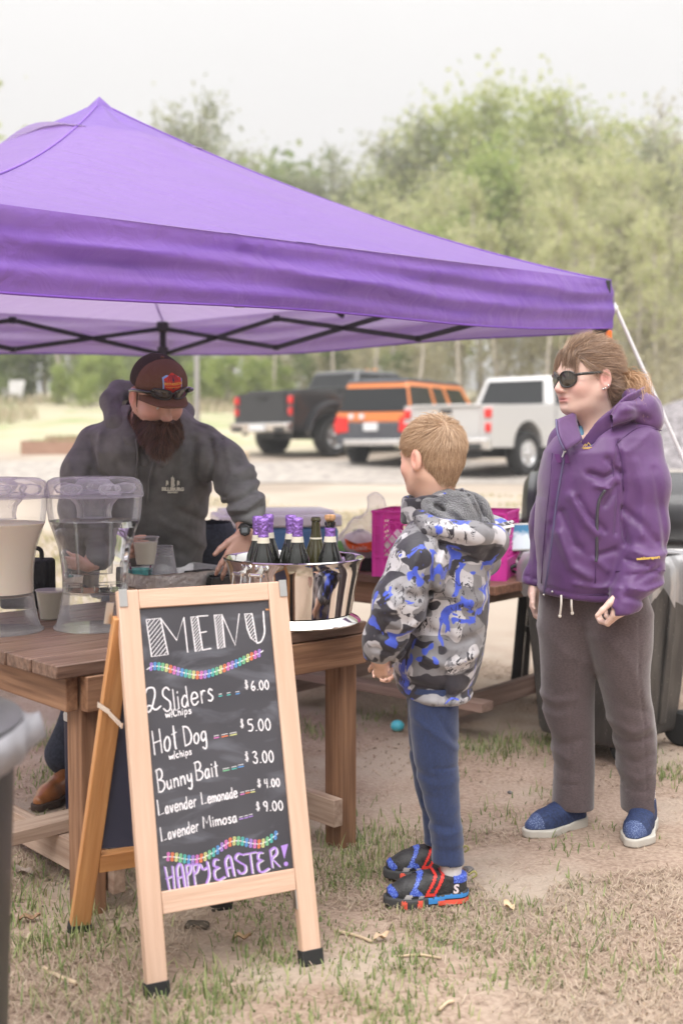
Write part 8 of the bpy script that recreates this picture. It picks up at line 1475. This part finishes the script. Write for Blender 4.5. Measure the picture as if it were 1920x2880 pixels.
a1 = g.chain([q(568, 1248, 4.24), q(628, 1302, 4.20), q(672, 1370, 4.16), q(694, 1425, 4.09), q(702, 1470, 4.03)], [.074, .076, .072, .060, .045], .04); a2 = g.chain([q(272, 1250, 4.24), q(240, 1330, 4.21), q(230, 1430, 4.16), q(240, 1515, 4.08), q(264, 1550, 4.04)], [.076, .078, .074, .060, .045], .04)
f = smin(smin(torso, a1, .03), a2, .03); f = np.maximum(f, np.minimum(g.halfplane(q(705, 1478, 4.03), (-.12, -.15, -1)), g.halfplane(q(628, 1, 4.1), (1, 0, 0)))); f = np.maximum(f, np.minimum(g.halfplane(q(280, 1554, 4.03), (.9, -.2, -.3)), np.minimum(g.halfplane((0, 4.10, 0), (0, -1, 0)), g.halfplane(q(480, 1, 4.1), (-1, 0, 0)))))
f = smax(f, -g.chain([hm.pt(-.02, 0, -.04), q(428, 1190, 4.20), q(440, 1240, 4.10)], [.088, .084, .05], .02), .012)
MF = [([(250, 1235), (280, 1330), (330, 1370)], .014, -.010), ([(285, 1220), (282, 1320)], .012, .007), ([(340, 1300), (346, 1420)], .014, -.006), ([(520, 1250), (512, 1330), (518, 1420)], .016, .008), ([(545, 1240), (540, 1340), (548, 1420)], .012, -.008), ([(570, 1250), (560, 1330), (580, 1390)], .012, .007), ([(592, 1240), (606, 1300), (590, 1380)], .010, -.012), ([(640, 1260), (655, 1330), (630, 1400)], .014, .009), ([(600, 1400), (640, 1395)], .012, -.010), ([(640, 1415), (690, 1400), (735, 1370)], .011, -.014), ([(655, 1430), (700, 1425), (742, 1395)], .010, .012), ([(660, 1445), (705, 1440), (740, 1420)], .009, -.010), ([(690, 1350), (725, 1345)], .010, -.010), ([(670, 1330), (715, 1310)], .012, .008),
      ([(200, 1300), (230, 1380), (225, 1450)], .016, .008), ([(255, 1320), (262, 1420), (250, 1500)], .011, -.012), ([(500, 1440), (560, 1480), (575, 1520)], .016, -.008), ([(450, 1470), (530, 1520), (570, 1570)], .018, .008), ([(420, 1520), (500, 1570)], .016, -.007), ([(240, 1205), (262, 1195), (300, 1180)], .006, -.004), ([(545, 1195), (600, 1215), (625, 1240)], .006, -.005), ([(680, 1462), (742, 1456)], .005, -.006), ([(622, 1236), (600, 1300), (588, 1370)], .005, -.005), ([(380, 1330), (384, 1430), (378, 1520)], .014, .005)]
f = folds(g, f, [(a, b_ * .9, c_ * 1.25) for a, b_, c_ in MF], 4.15); hd, P, Q = cloth('hoodie', g, f, MT['hoodie'], man, 2, [(.006, (5, 5, 6)), (.003, (16, 16, 18))]); N = vnormals(P, Q)
hood = g.chain([q(408, 1300, 4.115), q(365, 1245, 4.12), q(328, 1190, 4.17), q(312, 1130, 4.26), q(335, 1096, 4.34), q(400, 1092, 4.40), q(470, 1110, 4.40), q(520, 1160, 4.34), q(520, 1200, 4.24), q(495, 1260, 4.14), q(455, 1302, 4.11)], [.022, .030, .036, .036, .032, .034, .034, .032, .034, .030, .020], .03); hood = smin(hood, g.cone(q(390, 1150, 4.46), q(470, 1160, 4.46), .07, .07), .05)
hood = folds(g, hood, [([(330, 1220), (390, 1280), (410, 1300)], .007, -.007), ([(312, 1180), (300, 1130), (325, 1095)], .008, .006), ([(500, 1290), (520, 1230)], .008, -.006)], 4.15); cloth('hood', g, hood, MT['hoodie'], hd, 2, [(.012, (14, 14, 14))])
tsx = g.cone(q(420, 1215, 4.26), q(412, 1160, 4.27), .088, .080); tsx = smax(tsx, -g.cone(q(430, 1100, 4.24), q(428, 1195, 4.22), .07, .066), .01); cloth('tee_shirt', g, tsx, mat('black_tee', (.012, .012, .014), .9), man, 2)
def surf_m(px, py, off=.003):
    o = v3([0, 0, EYE]); d = nrm(ray(px, py)); r = P - o; t_ = r @ d; dist = np.linalg.norm(r - t_[:, None] * d, axis=1); k = np.argsort(dist)[:50]; k = k[dist[k] < .014] if (dist[k] < .014).any() else k[:3]; k0 = k[np.argmin(t_[k])]; near = k[t_[k] < t_[k0] + .03]; return o + d * t_[near].mean() + nrm(N[near].mean(0)) * off
for pts in ([(384, 1236), (386, 1290), (384, 1345)], [(432, 1300), (420, 1350), (416, 1415)]): m_ = MB(); m_.tube([surf_m(*p_, .007) for p_ in [q_[:2] for q_ in catmull([(a, b_, 0) for a, b_ in pts], 5)]], .0048, 8); m_.build('drawstring', MT['hoodie'], hd, 180)
lg_m = mat('cream_print', (.62, .60, .50), .8); o_ = surf_m(484, 1366, .017); ex = nrm([1, -.06, -.01]); ey = nrm(v3([.02, -.12, 1]))
text_mesh('print_text', 'BILLSBURG', .0165, o_ + ey * -.010, ex, ey, lg_m, hd, bold=.0011); text_mesh('print_text', 'BREWERY', .0085, o_ + ey * -.019, ex, ey, lg_m, hd, bold=.0004)
for (a, b_, s_) in ((0, .005, .024), (0, .0225, .021), (-.020, .005, .015), (-.020, .0160, .013), (.020, .005, .015), (.020, .0160, .013)): text_mesh('logo_letter', 'B', s_, o_ + ex * a + ey * b_, ex, ey, lg_m, hd, bold=.0016)
m_ = MB(); m_.tube([o_ + ey * .037, o_ + ey * .044], .0010, 5); m_.build('logo_mast', lg_m, hd)
# trousers, boots, watch
g = Sd(axis(-1.15, -.25, .010), axis(3.98, 4.85, .011), axis(.05, .98, .010)); f = None
for p_, hx in zip(ft, (-.72, -.56)):
    c_ = g.chain([v3([hx, 4.56, .90]), v3([(hx + p_[0]) / 2, p_[1] + .18, .47]), v3([p_[0], p_[1] + .16, .14])], [.15, .10, .085], .03); f = c_ if f is None else smin(f, c_, .03)
cloth('trousers', g, f, mat('dark_denim', (.03, .035, .055), .9, var=.3, vscale=90), man, 2, [(.02, (9, 9, 7))])
bl = mat('brown_boot_leather', (.30, .11, .035), .32, var=.35, vscale=14, coat=.3); bsl = mat('boot_sole', (.06, .035, .025), .7)
for p_ in ft:
    tl_ = v3([p_[0] - .06, p_[1] - .11, 0]); hl_ = v3([p_[0] + .03, p_[1] + .18, 0]); tl_[2] = hl_[2] = float(gz(p_[0], p_[1])); so_, P4, Q4, T, L, Ps, Qs = shoe(man, hl_, tl_, 1, bl, bsl, name='boot', collar=.13)
wc = q(696, 1503, 3.995); d_ = nrm(w1 - q(700, 1440, 4.08)); A = np.array([nrm(np.cross(d_, [0, 1, 0])), nrm(np.cross(np.cross(d_, [0, 1, 0]), d_)), d_]); m_ = MB(); m_.lathe([(.034, -.010), (.0365, -.009), (.0365, .009), (.034, .010)], w1 - d_ * .004, 28, A); wt = m_.build('watch', MT['rubber'], man, 60)
fc = nrm(v3([-.1, -1, .15])); fx_ = nrm(np.cross(d_, fc)); fz3 = np.cross(fx_, fc); m_ = MB(); m_.lathe([(0, -.006), (.019, -.006), (.021, -.002), (.020, .004), (.017, .006), (0, .006)], w1 - d_ * .004 + fc * .036, 8, np.array([fx_, fz3, fc])); m_.build('case', MT['black_plastic'], wt, 30); m_ = MB(); m_.box(w1 - d_ * .004 + fc * .0428, (.021, .017, .001), np.array([fx_, fz3, fc])); m_.build('display', mat('grey_display', (.16, .18, .19), .2, coat=.5), wt)
# cup in his hand
cp = W(410, 1588, 4.0); cup(cp, 'plastic cup of cloudy drink held by the bearded man', 'lemon_pale', .80)
# ------------------------------------------------------------------ air
m_ = MB(); m_.box((0, 70, 16), (230, 170, 44)); hz_o = m_.build('haze', None); hz_o['kind'] = 'stuff'
hm_ = bpy.data.materials.new('haze'); hm_.use_nodes = True; t = hm_.node_tree; t.nodes.remove(t.nodes['Principled BSDF']); pv = t.nodes.new('ShaderNodeVolumePrincipled'); pv.inputs['Color'].default_value = (.97, .96, .96, 1); pv.inputs['Density'].default_value = .0025; pv.inputs['Anisotropy'].default_value = .2
t.links.new(pv.outputs[0], t.nodes['Material Output'].inputs['Volume']); hz_o.data.materials.append(hm_)
